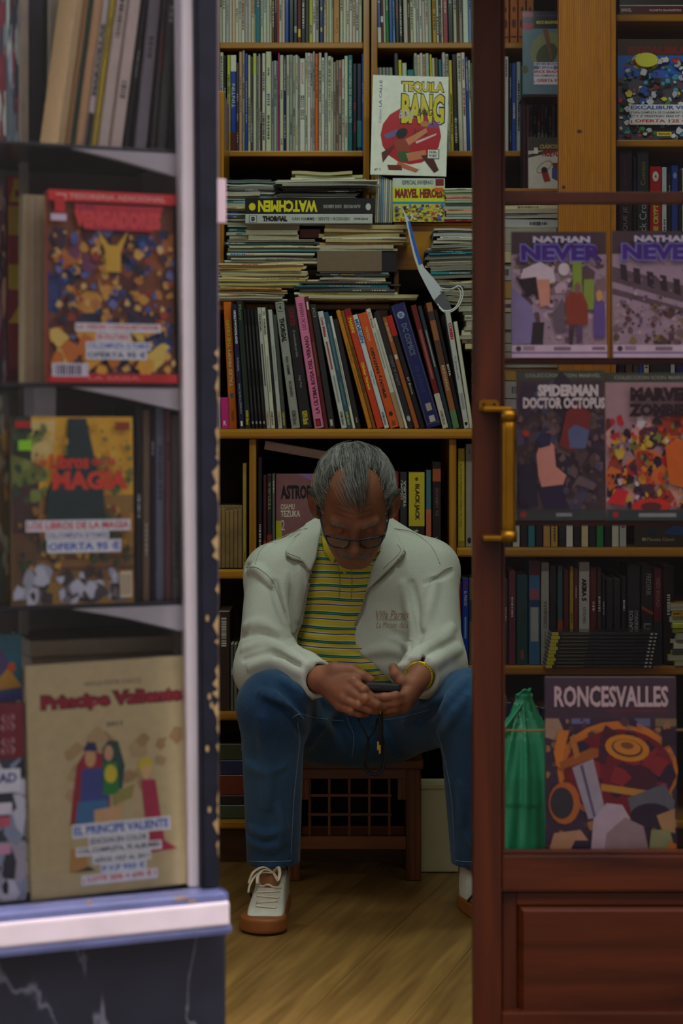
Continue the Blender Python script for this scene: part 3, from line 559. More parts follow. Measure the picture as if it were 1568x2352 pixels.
zt = P(45, 560, 620, 758, Yp, 15, [CR, OW, CR, TN], 2, 'tall yellowish bagged pile', g, zbase=zt, jit=6, pages=(206, 196, 120))
zt = P(105, 625, 480, 612, Yp, 12, MIX, 3, 'dark mixed pile on the yellowish one', g, zbase=zt, jit=9, pages=(112, 108, 94), flipp=.35)
zw = P(225, 520, 392, 505, Yp + .0, 3, [CR, OW], 4, 'paperback pile under grey album', g, zbase=zt, jit=3, amp=0, name='paperback', cat='paperback', pages=(190, 180, 150), flipp=1., yaw=1)
pile(524, 604, 516, 566, Yp + .06, 5, MIX, 14, 'low pile behind the paperbacks', g, zbase=zt, jit=6, d=.1)
pile(512, 600, 440, 514, Yp + .07, 10, MIX, 15, 'dark pile by the side panel', g, zbase=ZP(515, Yp + .07), jit=5, d=.1)
# second column of piles
zc = P(525, 1205, 800, 850, Yp, 3, [[MU, OW, YL]], 5, 'low pile behind the albums', g, zbase=ZRI + .001, jit=5, yaw=1)
zc = P(520, 1060, 712, 795, Yp, 7, [BK, DG, CR, TE, DG, OW], 6, 'dark spread pile under brown parcel', g, zbase=zc, jit=22, pages=(112, 108, 94), flipp=.35)
zc = P(640, 1040, 668, 712, Yp, 4, [TE, LG, DG], 7, 'thin pile touching the brown parcel', g, zbase=zc, jit=8)
par = book('wrapped_parcel', ZP(q(0, 545)[1], Yp) - zc, (1000 - 625) / 2.529 * Yp / FPX, .2, (112, 92, 66), lying(XP(q(815, 0)[0], Yp), Yp, (zc + ZP(q(0, 545)[1], Yp)) / 2, 0) @ Matrix.Translation((0, 0, -(375 / 2.529 * Yp / FPX) / 2)), 'brown wrapped block of magazines in crinkled clear film in the middle pile', 'parcel', m=BAGGED)
book('paperback', ZP(q(0, 545)[1], Yp) - zc, 88 / 2.529 * Yp / FPX, .18, BK, lying(XP(q(1046, 0)[0], Yp), Yp + .01, (zc + ZP(q(0, 545)[1], Yp)) / 2, 0) @ Matrix.Translation((0, 0, -(88 / 2.529 * Yp / FPX) / 2)), 'black paperback lying against the end of the brown wrapped block', 'paperback')
zc = ZP(q(0, 545)[1], Yp)
zc = P(630, 1085, 512, 543, Yp, 2, [OW, CR], 8, 'pile right on the brown parcel', g, zbase=zc, jit=4)
zc = P(655, 1135, 395, 510, Yp, 7, [CR, OW, TN], 9, 'yellowed pile above brown parcel', g, zbase=zc, jit=10, amp=.0006, pages=(206, 186, 130), flipp=.8)
book('paperback', .024, .052, .15, (96, 34, 30), lying(XP(q(586, 0)[0], Yp), Yp + .03, zt + .018, 0) @ Matrix.Translation((0, 0, -.026)), 'dark red paperback wedged between the two paperback piles', 'paperback')
# the two named volumes
zb = max(zw, zc); Ls = (948 - 212) / 2.529 * Yp / FPX; tA = ZP(q(0, 336)[1], Yp) - zb
TH = [('r', .03, .12, .09, .88, BK), ('r', .034, .16, .086, .84, (186, 188, 182)), ('t', '8', .045, .25, .075, .75, BK, -90, .04), ('t', 'THORGAL', .135, .22, .33, .80, BK, 0, .08), ('t', 'VAN HAMME • SENTE • ROSINSKI', .365, .34, .82, .68, (60, 60, 60), 0, .01), ('t', 'NORMA Editorial', .855, .40, .965, .62, (50, 50, 50), 0, .02)]
WT = [('e', .055, .45, .026, .24, 0, (215, 205, 30)), ('t', 'WATCHMEN', .10, .12, .555, .86, (215, 205, 30), 180, .05), ('t', 'ALAN MOORE   DAVE GIBBONS', .60, .36, .885, .58, (170, 170, 160), 180, .01), ('e', .945, .45, .02, .22, 0, LG)]
def flatvol(t, L, x, Y, z, col, art, label, d=.21):
    vs, fs = bookmesh(t, L, d, .002); o = link('album', pmesh('cover', vs, fs, col=lin(col)), GLOSS); tag(o, label, 'book', 'named volumes on the piles')
    o.matrix_world = lying(x, Y, z + t / 2, 0) @ Matrix.Translation((0, 0, -L / 2))
    vs, fs = pagemesh(t, L, d, .002, .003); link('pages', pmesh('pages', vs, fs, col=lin((215, 210, 190))), PAGES, o)
    p = stf(link('spine_print', printm(art, L, t), GLOSS, o)); p.matrix_parent_inverse = Matrix.Identity(4)
    p.matrix_local = Matrix.Translation((-t / 2, -.0003, L)) @ Matrix.Rotation(R(90), 4, 'Y'); return o
flatvol(tA, Ls, XP(q(580, 0)[0], Yp), Yp - .012, zb, (178, 180, 174), TH, 'grey hardback lying flat with black lettering and a boxed number eight')
tB = ZP(q(0, 243)[1], Yp) - zb - tA
flatvol(tB, (965 - 210) / 2.529 * Yp / FPX, XP(q(588, 0)[0], Yp), Yp - .012, zb + tA, (28, 28, 30), WT, 'thick black hardback lying flat with upside-down yellow lettering on its spine')
zz = P(405, 870, 185, 242, Yp, 6, [BK, DG, LG], 16, 'bagged pile on black hardback', g, zbase=zb + tA + tB, jit=10, pages=(112, 108, 94), flipp=.35)
zz = P(400, 945, 128, 185, Yp - .01, 7, [OW, BK, WH, LG, DG], 17, 'upper pile over black hardback', g, zbase=zz, jit=14, amp=.002, pages=(150, 148, 136), flipp=.4)
P(100, 400, 130, 245, Yp + .08, 12, [LG, OW, TE, DG, GY], 18, 'upper loose pile by side panel', g, jit=10, amp=.002, d=.14, pages=(130, 128, 116))
P(100, 210, 280, 385, Yp + .08, 6, [BK, DG, BR], 19, 'lower loose pile by side panel', g, jit=6, d=.14, pages=(112, 108, 94), flipp=.35)
P(470, 850, 85, 125, Yp + .1, 4, [LY, OW, MU, GN], 20, 'green-yellow pile at the back', g, jit=12, amp=.003, d=.15, zbase=zz)
# right-hand piles
g = 'comics in the piles at the right end of the counter'
Yr = 4.80
RB = [WH, GN, BK, LY, PK, RD, GN, LB, TE, PK, YL, LB, TE, RD]
pile(1022, 1130, 432, 511, Yr + .04, 14, [RB[::-1]], 21, 'gaudy bagged pile on the wooden box', g, zbase=ZBX + .001, jit=4, yaw=1, amp=.0006, d=.16)
pile(1000, 1130, 525, 560, Yr - .09, 6, [WH, LG, DG, BL], 22, 'loose sheaf above the rumpled pile', g, jit=12, amp=.003)
pile(985, 1130, 562, 640, Yr - .09, 12, [LG, OW, TE, DG, CR], 23, 'upper rumpled pile beside paper bag', g, jit=16, amp=.004, pages=(140, 136, 118))
pile(1000, 1130, 642, 700, Yr - .09, 8, [CR, OW, DG], 24, 'lower rumpled pile beside paper bag', g, jit=10, amp=.003, pages=(150, 146, 126))
zq = pile(1094, 1150, 802, 984, Yr - .09, 13, [OW, CR, LG, DG, OW], 25, 'tall pale pile ending the counter', g, zbase=ZC + .001, jit=2, amp=.001)
pile(1064, 1140, 702, 802, Yr - .09, 9, [OW, CR, LG, OW], 26, 'pale pile over the row end', g, zbase=zq, jit=4, amp=.001)
# --- folded paper carrier bag with cord handles, stuck upright among the piles
Yb_ = 4.68
bag = tag(empty('paper_bag', W(1010, 715, Yb_)), 'folded white and blue paper carrier bag with white cord handle hanging by the piles', 'bag'); B0 = bag.location.copy()
def loc(px, py, dy=0): return W(px, py, Yb_ + dy) - B0
edge = [(922, 475), (930, 500), (940, 545), (950, 590), (962, 625), (980, 660), (996, 690)]
inn = [(924, 477), (938, 503), (950, 540), (958, 580), (974, 615), (998, 642), (1018, 668)]
def slab(left, right, dy0, dy1, name):
    n = len(left); vs = []; fs = []
    for (a, b) in zip(left, right): vs += [loc(*a, dy0), loc(*b, dy0), loc(*b, dy1), loc(*a, dy1)]
    for i in range(n - 1):
        for k in range(4): fs.append((i*4 + k, i*4 + (k+1) % 4, (i+1)*4 + (k+1) % 4, (i+1)*4 + k))
    fs += [(3, 2, 1, 0), tuple((n-1)*4 + k for k in range(4))]; return pmesh(name, vs, fs)
link('side_fold', slab(edge, inn, 0, .10, 's'), mat('white_paper', (196, 200, 205), .55, .05, 10), bag)
link('blue_stripe', slab([(936, 508), (944, 545), (953, 580), (962, 608)], [(941, 508), (951, 545), (960, 580), (969, 604)], -.0015, .0, 'b'), mat('blue_ink', (30, 95, 190), .5), bag)
link('mouth_fold', slab([(996, 690), (1003, 700), (1012, 716)], [(1018, 668), (1030, 690), (1040, 718)], .001, .06, 'd'), mat('grey_paper', (92, 92, 98), .7), bag)
for a in ([(1012, 662), (1035, 664), (1054, 657), (1063, 672), (1056, 698), (1040, 714), (1022, 718), (1008, 706)], [(1010, 668), (1034, 668), (1050, 661), (1058, 676), (1050, 700), (1036, 712), (1018, 713), (1004, 698)]):
    link('handle', tube(spline([loc(x, y, -.004 + .003 * (a[0][0] == 1010)) for x, y in a], 5), .0017, 6), mat('white_cord', (222, 222, 215), .7), bag)
# ================================================================ street display window on the left (splayed)
O0 = Vector((XP(0, 2.73), 2.73, 0)); U1 = Vector((XP(500, 2.85), 2.85, 0)); LU = (U1 - O0).normalized(); LN = Vector((-LU.y, LU.x, 0)); LA = math.degrees(math.atan2(LU.y, LU.x))
def LD(px, py, w):
    """(u, z) in the window's own plane, w behind the glass, seen at a photo pixel"""
    d = Vector(((px - CX) / FPX, 1, (HOR - py) / FPX)); c = Vector((0, 0, CAMZ)); t = (w - (c - O0).dot(LN)) / d.dot(LN); p = c + d * t
    return (p - O0).dot(LU), p.z
win = struct(empty('window_1', O0, (0, 0, R(LA))))
def lbox(name, u0, u1, w0, w1, z0, z1, m, bev=.002, parent=win): return link(name, bxm(u0, u1, w0, w1, z0, z1, bev), m, parent)
def lq(px0, px1, py0, py1, w): a, z1 = LD(px0, py0, w); b, _ = LD(px1, py0, w); _, z0 = LD((px0 + px1) / 2, py1, w); return a, b, z0, z1
uE = LD(500, 1000, -.02)[0]; ZT = 2.3
# dark frame post, white inner post (slightly out of plumb), glass, sill
ua, _ = LD(438, 300, -.02); ub, _ = LD(462, 1900, -.02)
zb_ = LD(300, 2052, 0)[1]
link('frame_post', prism([(ua + .004, ZT), (uE - .002, ZT), (uE + .003, zb_), (ub + .002, zb_)], -.02, .06, 'post', .003), NAVY, win)
u0t, u1t = LD(407, 0, .0)[0], LD(441, 0, .0)[0]; u0b, u1b = LD(433, 2040, .0)[0], LD(462, 2040, .0)[0]
zt_ = LD(400, 0, 0)[1]
k = (u0b - u0t) / (zt_ - zb_); dt = k * (ZT - zt_)
link('inner_post', prism([(u0t - dt, ZT), (u1t - dt + .003, ZT), (u1b + .003, zb_), (u0b, zb_)], .0, .02, 'ipost', .002), WHITE, win)
link('glass', bxm(-.55, u0t + .006, -.006, -.002, zb_, ZT), glassmat('display_glass', (246, 248, 250), .015, 1.3, .0), win)
# flaked paint patches along the edge of the dark post
rng = random.Random(77); CRM = mat('bare_cream_wood', (150, 124, 82), .7, .2, 40)
for py in range(815, 1960, 26):
    if rng.random() < .25: continue
    p = py + rng.uniform(-12, 12); hh = rng.uniform(6, 26); ww = rng.uniform(3, 11) if rng.random() < .6 else rng.uniform(10, 20)
    uu, zz = LD(503 + (py - 800) * .003, p, -.021); s_ = 2.8 / FPX
    pts = [(uu, zz + hh * s_), (uu - ww * .4 * s_, zz + hh * .7 * s_), (uu - ww * s_, zz + rng.uniform(-.3, .3) * hh * s_), (uu - ww * .5 * s_, zz - hh * .7 * s_), (uu, zz - hh * s_)]
    pts = [(min(x, uE + .001), z_) for x, z_ in pts]
    link('paint_flake', prism(pts, -.0212, -.0195, 'f'), CRM, win)
for i, py in enumerate([1420, 1600, 1620, 1720, 1860]):
    uu, zz = LD(476 + (i % 3) * 5, py, -.021); link('paint_flake', prism(ell(uu, zz, .0025, .005, 0, 8), -.0212, -.0195, 'f'), CRM, win)
u_, z0_, = LD(501, 512, -.012)[0], LD(501, 512, -.012)[1]; z1_ = LD(501, 411, -.012)[1]
link('strike_plate', bxm(uE - .001, uE + .0145, -.016, -.011, z0_, z1_, .0008), mat('pale_metal', (196, 172, 178), .4, .05, 30, metal=.2), win)
# sill: bluish top moulding, white face, blue lower lip
uR = LD(526, 2050, -.05)[0]; zA = zb_; zB = LD(260, 2102, -.05)[1]; zC_ = LD(260, 2150, -.055)[1]; zD = LD(260, 2172, -.05)[1]
SILLB = mat('blue_grey_paint', (96, 100, 140), .3, .2, 14, coat=.4); SILLW = mat('chalky_white_paint', (212, 196, 200), .5, .08, 16)
lbox('sill_moulding', -.6, uR, -.055, .07, zB + .004, zA, SILLB, .012)
lbox('sill_face', -.6, uR - .002, -.060, .05, zC_, zB + .006, SILLW, .004)
lbox('sill_lip', -.6, uR + .004, -.058, .05, zD, zC_ + .002, SILLB, .008)
for px, py, a, b in ((415, 2064, .012, .0022), (205, 2072, .004, .003), (440, 2070, .007, .002)):
    uu, zz = LD(px, py, -.0555); link('paint_chip', prism(ell(uu, zz, a, b, 4, 10), -.0562, -.0545, 'c'), CRM, win)
# jamb face beyond the post down to the sill
wall_l = struct(link('wall_street', bxm(-.9, LD(519, 2250, -.012)[0], -.012, .06, -.05, zD + .002, .003), None)); wall_l.location = O0; wall_l.rotation_euler = (0, 0, R(LA))
def marble():
    m = bpy.data.materials.new('dark_marble'); m.use_nodes = True; nt = m.node_tree; b = nt.nodes['Principled BSDF']
    tc = nt.nodes.new('ShaderNodeTexCoord'); mp = nt.nodes.new('ShaderNodeMapping'); mp.inputs['Scale'].default_value = (7, 7, 3.2); mp.inputs['Rotation'].default_value = (0, .25, 0); mp.inputs['Location'].default_value = (2.3, 0, .7)
    nz = nt.nodes.new('ShaderNodeTexNoise'); nz.inputs['Scale'].default_value = 1.1; nz.inputs['Detail'].default_value = 9; nz.inputs['Distortion'].default_value = .5
    n2 = nt.nodes.new('ShaderNodeTexNoise'); n2.inputs['Scale'].default_value = 9; n2.inputs['Detail'].default_value = 8
    nt.links.new(tc.outputs['Object'], mp.inputs[0]); nt.links.new(mp.outputs[0], nz.inputs['Vector']); nt.links.new(tc.outputs['Object'], n2.inputs['Vector'])
    rp = nt.nodes.new('ShaderNodeValToRGB'); e = rp.color_ramp.elements; e[0].position = .490; e[0].color = (0, 0, 0, 1); e[1].position = .510; e[1].color = (0, 0, 0, 1); k = e.new(.5); k.color = (1, 1, 1, 1)
    nt.links.new(nz.outputs['Fac'], rp.inputs[0])
    r2 = nt.nodes.new('ShaderNodeValToRGB'); r2.color_ramp.elements[0].color = lin((15, 15, 21)); r2.color_ramp.elements[1].color = lin((42, 42, 55)); nt.links.new(n2.outputs['Fac'], r2.inputs[0])
    mx = nt.nodes.new('ShaderNodeMix'); mx.data_type = 'RGBA'; mx.inputs[7].default_value = lin((150, 150, 165))
    sc = nt.nodes.new('ShaderNodeMath'); sc.operation = 'MULTIPLY'; sc.inputs[1].default_value = .4; nt.links.new(rp.outputs[0], sc.inputs[0])
    nt.links.new(sc.outputs[0], mx.inputs[0]); nt.links.new(r2.outputs[0], mx.inputs[6]); nt.links.new(mx.outputs[2], b.inputs['Base Color'])
    b.inputs['Roughness'].default_value = .35; return m
wall_l.data.materials.append(marble())
struct(link('trim_1', bxm(LD(505, 2000, .1)[0] - .02, LD(519, 2000, .02)[0], .055, .10, zD, ZT, .004), mat('jamb_paint', (118, 104, 118), .4, .2, 15))).matrix_world = win.matrix_world if False else Matrix.Translation(O0) @ Matrix.Rotation(R(LA), 4, 'Z')
# inside of the case
DEP = .30
CASE = mat('case_lining', (120, 112, 98), .6, .1, 8)
lbox('back_panel', -.55, uE - .01, DEP, DEP + .012, zb_, ZT, CASE, 0)
lbox('case_floor', -.55, uE - .02, .0, DEP, zb_ - .02, zb_, WHITE, 0)
lbox('case_side', uE - .03, uE - .015, .06, DEP, zb_, ZT, CASE, 0)
SH = []
lbox('case_top', -.6, uE, -.06, DEP + .02, ZT, ZT + .03, NAVY, .003)
for (py, pyr) in ((340, 408), (881, 944), (1383, 1455)):
    zs = LD(300, py, .03)[1]; SH.append(zs)
    lbox('shelf_glass', -.55, u0b - .004, .025, DEP, zs - .006, zs, mat('dark_shelf_edge', (40, 38, 46), .25, .1, 10), .001)
    a, b = LD(165, py, .022)[0], LD(433 if py > 1000 else 412, py, .022)[0]; zr = LD(410, pyr, .022)[1]
    link('shelf_bracket', prism([(a, zs - .0065), (b, zs - .0065), (b, zr), (a + (b - a) * .45, zs - .012 - (zs - zr) * .22)], .020, .034, 'br', .001), WHITE, win)
lbox('back_post', *LD(47, 200, .2)[:1], LD(66, 200, .2)[0], .20, .215, zb_, ZT, mat('post_beige', (150, 140, 120), .5), .001)
def lworld(u, w, z): return O0 + LU * u + LN * w + Vector((0, 0, z))
def lface(name, px0, px1, py0, py1, w, t, col, art, label, cat='comic', zb=None, tilt=2., m=GLOSS, roll=0., pages=(215, 205, 180), hard=False):
    art = [tuple(tuple(min(255, int(v * 1.15)) for v in a) if (i == len(s) - 1 and s[0] != 't' or s[0] == 't' and i == 6) else a for i, a in enumerate(s)) for s in art] if art else art
    u0, z1 = LD(px0, py0, w); u1, _ = LD(px1, py0, w); z0 = LD((px0 + px1) / 2, py1, w)[1] if zb is None else zb
    p = lworld(u0, w, z0); return book(name, t, z1 - z0, u1 - u0, col, facing(p.x, p.y, p.z, LA, tilt, roll), label, cat, front=art, m=m, pages=pages, hard=hard)
def lup(px0, px1, py0, w, col, label, zb, lean=0., d=.12, art=None, m=PRINT, group=None, h=None, name='book', cat='book', pages=(200, 190, 165)):
    u0, z1 = LD(px0, py0, w); u1, _ = LD(px1, py0, w); uc = (u0 + u1) / 2; p = lworld(uc, w, zb); t = (u1 - u0) * .90 * math.cos(R(lean)); hh = (z1 - zb) if h is None else h
    zz = t / 2 * math.sin(R(abs(lean)))
    M = Matrix.Translation((p.x, p.y, p.z + zz)) @ Matrix.Rotation(R(LA), 4, 'Z') @ Matrix.Rotation(R(-lean), 4, 'Y')
    return book(name, t, hh / math.cos(R(lean)) - zz, d, col, M, label, cat, group, spine=art, m=m, pages=pages)
# --- top shelf: books leaning to the right
zs = SH[0]; gT = 'books leaning on the top shelf of the street window'
tilt = -7.5
seq = [(128, 150, (205, 170, 120), 'cream spine book with tan edge, outermost of the leaning row in the street window'), (150, 161, (176, 128, 82), 'tan slim book leaning second in the street window row'), (161, 170, (34, 74, 56), 'thin dark green book leaning between tan ones in the street window'),
       (171, 192, (210, 160, 112), 'peach-tan book leaning beside the thin green one in the street window'), (192, 208, (206, 190, 180), 'white book with black spine lettering leaning in the street window'), (209, 222, (196, 170, 30), 'thin yellow book leaning in the street window row'), (223, 250, (214, 192, 176), 'wide pinkish white book beside the thin yellow one in the street window'), (251, 281, (216, 192, 178), 'wide pinkish white book last of the leaning row in the street window')]
for i, (a, b, c, lb) in enumerate(seq):
    art = [('t', 'MARAVILLAS', .2, .3, .8, .72, BK, 90, .06), ('r', .1, .0, .9, .2, (40, 36, 40))] if i == 4 else (scribble(random.Random(i), c, .3, .02, 1) if i in (5, 6, 7) else None)
    lup(a, b, -60, .05, c, lb, zs, tilt, .13, art, group=gT)
for a, b, c, lb, w in ((286, 293, BK, 'black book leaning next to the pinkish white ones in the street window', .05), (307, 337, (128, 120, 124), 'wide grey-mauve book in the top row of the street window', .05), (346, 356, (70, 60, 62), 'dark brown-grey book in the top row of the street window', .05), (361, 381, (92, 88, 84), 'dark grey book near the white post in the street window', .05), (385, 404, (30, 30, 34), 'black book touching the white post in the street window', .05)):
    lup(a, b, -60, w, c, lb, zs, {286: -7.5, 307: -5.8, 346: -4.8, 361: -4.1, 385: -3.5}[a], .13, scribble(random.Random(a), c, .3, .02, 1), group=gT)
lup(66, 104, -60, .21, (34, 34, 40), 'broad black folder at the back of the top shelf in the street window', zs, 0, .05)
u0, z1 = LD(104, -60, .22); u1, _ = LD(150, -60, .22); p = lworld(u0, .22, zs)
book('box_file', .05, z1 - zs, u1 - u0, (150, 140, 118), facing(p.x, p.y, p.z, LA, 0), 'beige box file standing at the back of the street window top shelf', 'file')
lup(150, 162, -60, .23, NV, 'navy book half hidden at the back of the street window', zs, 0, .05)
def blobs(seed, n, pal, box=(0, 0, 1, 1), r=(.02, .08), ink=None):
    q_ = random.Random(seed); o = []
    for _ in range(n):
        cx, cy = q_.uniform(box[0], box[2]), q_.uniform(box[1], box[3]); rr = q_.uniform(*r); k_ = q_.randint(5, 8); a0 = q_.uniform(0, 6.3)
        pts = [(min(.995, max(.005, cx + rr * q_.uniform(.5, 1.3) * math.cos(a0 + 6.283 * j / k_))), min(.995, max(.005, cy + rr * .75 * q_.uniform(.5, 1.3) * math.sin(a0 + 6.283 * j / k_)))) for j in range(k_)]
        if ink: o.append(('p', [(cx + (a_ - cx) * 1.13, cy + (b_ - cy) * 1.13) for a_, b_ in pts], ink))
        o.append(('p', pts, q_.choice(pal)))
    return o
def sticker(x0, x1, ys, lines):
    """white paper strips with coloured lettering: lines = [(text, x0, x1, y0, y1, colour)]"""
    o = []
    for t, a, b, y0, y1, c in lines: o += [('r', a, y0, b, y1, (226, 222, 232)), ('t', t, a + .012, y0 + (y1 - y0) * .2, b - .012, y1 - (y1 - y0) * .16, c, 0, .035)]
    return o
# far-left oddments at the back
for a, b, y0, y1, c, lb, zb in ((0, 14, 0, 0, (150, 60, 70), 'pale green and red comic at the far end of the top shelf, street window', SH[0]), (16, 46, 0, 0, (120, 140, 150), 'blue-grey picture comic at the far end of the top shelf, street window', SH[0])):
    lface('comic_book', a - 30 if a == 0 else a, b, -60, 335, .22, .004, c, blobs(a + 3, 40, [(60, 70, 80), (150, 170, 180), (150, 60, 80), (90, 50, 60), (190, 200, 190)], (0, 0, 1, 1), (.05, .2)), lb, zb=zb)
# --- second shelf
zs = SH[1]
VEN = [('r', 0, 0, 1, 1, (120, 66, 34))]
VEN += blobs(21, 60, [(190, 110, 40), (60, 44, 60), (40, 60, 110), (150, 80, 40), (210, 150, 60), (90, 40, 30), (30, 34, 60), (120, 60, 90)], (.02, .08, .98, .82), (.05, .12))
VEN += blobs(25, 150, [(50, 70, 130), (190, 120, 50), (70, 44, 50), (220, 170, 90), (150, 56, 40), (110, 110, 160), (36, 36, 60), (206, 150, 60)], (.02, .07, .98, .82), (.014, .045)) + blobs(22, 90, [(60, 90, 160), (30, 40, 80), (200, 140, 60), (220, 180, 110), (60, 40, 50), (170, 60, 40), (90, 100, 160)], (.02, .1, .98, .8), (.01, .035))
VEN += blobs(24, 30, [(226, 160, 50), (230, 190, 90), (200, 110, 30)], (.05, .06, .98, .28), (.03, .09))
VEN += [('p', [(.47, .72), (.53, .72), (.62, .8), (.56, .68), (.56, .58), (.44, .58), (.44, .68), (.38, .8)], (215, 170, 50)), ('p', [(.2, .93), (.9, .93), (.82, .80), (.28, .80)], (196, 44, 60)), ('t', 'Los', .24, .90, .36, .94, (150, 30, 60), 0, .03), ('t', 'VENGADORES', .2, .81, .88, .90, (225, 70, 70), 0, .06), ('r', 0, .945, 1, 1, (222, 50, 48)), ('t', 'TESORERIA ADICIONAL', .16, .958, .92, .985, (245, 160, 150), 0, .03), ('p', [(.06, .98), (.14, .98), (.12, .90), (.08, .90)], (240, 200, 190)), ('t', '1', .05, .885, .13, .975, (210, 40, 40), 0, .06), ('r', .02, .84, .14, .875, (222, 200, 215)), ('r', 0, 0, 1, .045, (200, 34, 36)), ('t', 'LA SAGA', .3, .014, .7, .034, (225, 120, 110), 0, .02), ('r', .02, .03, .3, .1, (214, 206, 214))] + [('r', .05 + i * .022, .038, .06 + i * .022 + (i % 3) * .003, .09, (50, 46, 60)) for i in range(9)]
VEN += sticker(0, 1, 0, [('LA VISION CONQUISTADOR', .2, .87, .265, .31, (200, 60, 70)), ('EN SOLITARIO', .36, .63, .215, .262, (200, 60, 70)), ('COL.COMPLETA 12 TOMOS', .28, .79, .17, .213, (70, 90, 180)), ('OFERTA 95 €', .28, .76, .12, .168, (60, 60, 110))])
lface('comic_book', 107, 399, 437, 878, .03, .012, (222, 60, 50), VEN, 'crowded orange and blue comic with red title band and price strips, street window', zb=zs)
lface('comic_book', 392, 410, 445, 878, .085, .02, (48, 42, 44), None, 'dark comic standing behind the red-banded one in the street window', zb=zs)
lup(49, 112, 446, .085, (196, 176, 132), 'thick cream block of pages behind the red-banded comic, street window', zs, 0, .03, [('r', .06 + i * .085, .005, .085 + i * .085, .985, c) for i, c in enumerate([(216, 190, 150), (170, 150, 116), (200, 140, 80), (180, 170, 140), (206, 196, 170), (150, 130, 100), (190, 176, 140), (206, 190, 150), (170, 156, 120), (196, 176, 132), (150, 136, 104)])], pages=(205, 190, 150))
lup(17, 56, 405, .25, (150, 30, 34), 'thick book with red and yellow banded spine in the street window', zs, 0, .045, [('r', 0, .88, 1, 1, (190, 40, 40)), ('p', [(.1, .88), (.4, .99), (.8, .99), (.98, .88)], (206, 180, 20)), ('e', .55, .92, .12, .02, 0, (150, 30, 34)), ('r', 0, .72, 1, .86, (200, 160, 20)), ('r', 0, .46, 1, .58, (200, 170, 20)), ('p', [(0, .3), (1, .42), (1, .3)], (200, 170, 20)), ('r', 0, .0, 1, .08, (110, 30, 30))])
lface('comic_book', -40, 14, 400, 878, .25, .006, (120, 100, 100), blobs(31, 60, [(90, 60, 70), (170, 120, 130), (60, 60, 70), (150, 150, 150), (110, 40, 60), (200, 150, 110)], (.4, 0, 1, 1), (.04, .14)), 'mauve picture comic beside the red and yellow banded spine, street window', zb=zs)
book('box_file', .06, .05, .2, (150, 140, 60), lying(*(lworld(LD(210, 430, .16)[0], .16, SH[1] + .300 + .03)), LA) @ Matrix.Translation((0, 0, -.025)), 'olive box lying across the back books of the second shelf, street window', 'box') if False else None
# --- third shelf
zs = SH[2]
MAG = [('r', 0, 0, 1, 1, (150, 110, 50)), ('r', .16, .58, 1, 1, (226, 168, 40)), ('p', [(.16, .7), (.34, .82), (.36, .98), (.16, .98)], (240, 196, 120)), ('p', [(.28, .60), (.44, .8), (.46, .99), (.60, .99), (.66, .8), (.74, .60), (.76, .42), (.26, .42)], (30, 52, 50)), ('p', [(.44, .80), (.60, .80), (.56, .99), (.48, .99)], (44, 50, 44)), ('r', 0, .5, .16, 1, (40, 54, 40)), ('r', 0, .3, .22, .68, (72, 48, 40)), ('p', [(0, .62), (.28, .66), (.26, .74), (0, .8)], (110, 120, 50)), ('r', .22, .36, 1, .48, (190, 130, 40)), ('r', .0, .0, .2, .38, (100, 72, 40)), ('r', .2, .12, 1, .3, (130, 92, 44)), ('r', .2, .18, 1, .2, (96, 60, 30)), ('r', .2, .24, 1, .255, (96, 60, 30)), ('r', .5, .3, 1, .38, (150, 110, 40))]
MAG += blobs(41, 26, [(70, 90, 50), (130, 140, 60), (50, 70, 44)], (0, .55, .28, .98), (.02, .06)) + blobs(42, 40, [(160, 160, 170), (120, 110, 110), (70, 64, 70), (190, 190, 200), (60, 50, 44)], (.02, .02, .95, .18), (.03, .09)) + blobs(44, 12, [(150, 60, 50), (90, 110, 50), (190, 150, 60)], (.75, .45, .99, .75), (.02, .05))
MAG += blobs(46, 90, [(60, 70, 44), (150, 110, 50), (100, 76, 40), (200, 150, 60), (50, 56, 44)], (.0, .2, .98, .5), (.01, .04)) + blobs(47, 60, [(230, 180, 60), (206, 150, 40), (120, 120, 60)], (.18, .6, .98, .98), (.01, .035)) + [('p', [(.28, .60), (.44, .8), (.46, .99), (.60, .99), (.66, .8), (.74, .60), (.76, .42), (.26, .42)], (30, 52, 50))] + [('t', 'Los', .18, .74, .27, .78, (200, 40, 30), 0, .03), ('t', 'Libros', .30, .72, .62, .80, (210, 56, 36), 0, .05), ('t', 'de la', .64, .74, .84, .79, (206, 66, 46), 0, .03), ('t', 'MAGIA', .32, .61, .94, .71, (220, 64, 40), 0, .05), ('r', .02, .94, .14, .975, (190, 30, 30)), ('r', .045, .82, .155, .875, (150, 240, 30)), ('r', .84, .93, .96, .97, (150, 60, 20)), ('r', .87, .03, .97, .17, (220, 200, 160))] + [('r', .88 + i * .014, .045, .885 + i * .014, .155, (80, 60, 60)) for i in range(6)]
MAG += sticker(0, 1, 0, [('LOS LIBROS DE LA MAGIA', .1, .96, .39, .45, (206, 60, 70)), ('COL.COMPLETA 10 TOMOS', .26, .78, .345, .388, (110, 110, 150)), ('OFERTA 95 €', .27, .88, .275, .343, (70, 90, 180))])
lface('comic_book', 27, 306, 957, 1381, .03, .01, (150, 110, 50), MAG, 'yellow and dark green comic with red title and three price strips, street window', zb=zs)
lup(76, 132, 888, .1, (214, 206, 204), 'tall white box behind the yellow and green comic in the street window', zs, 0, .08)
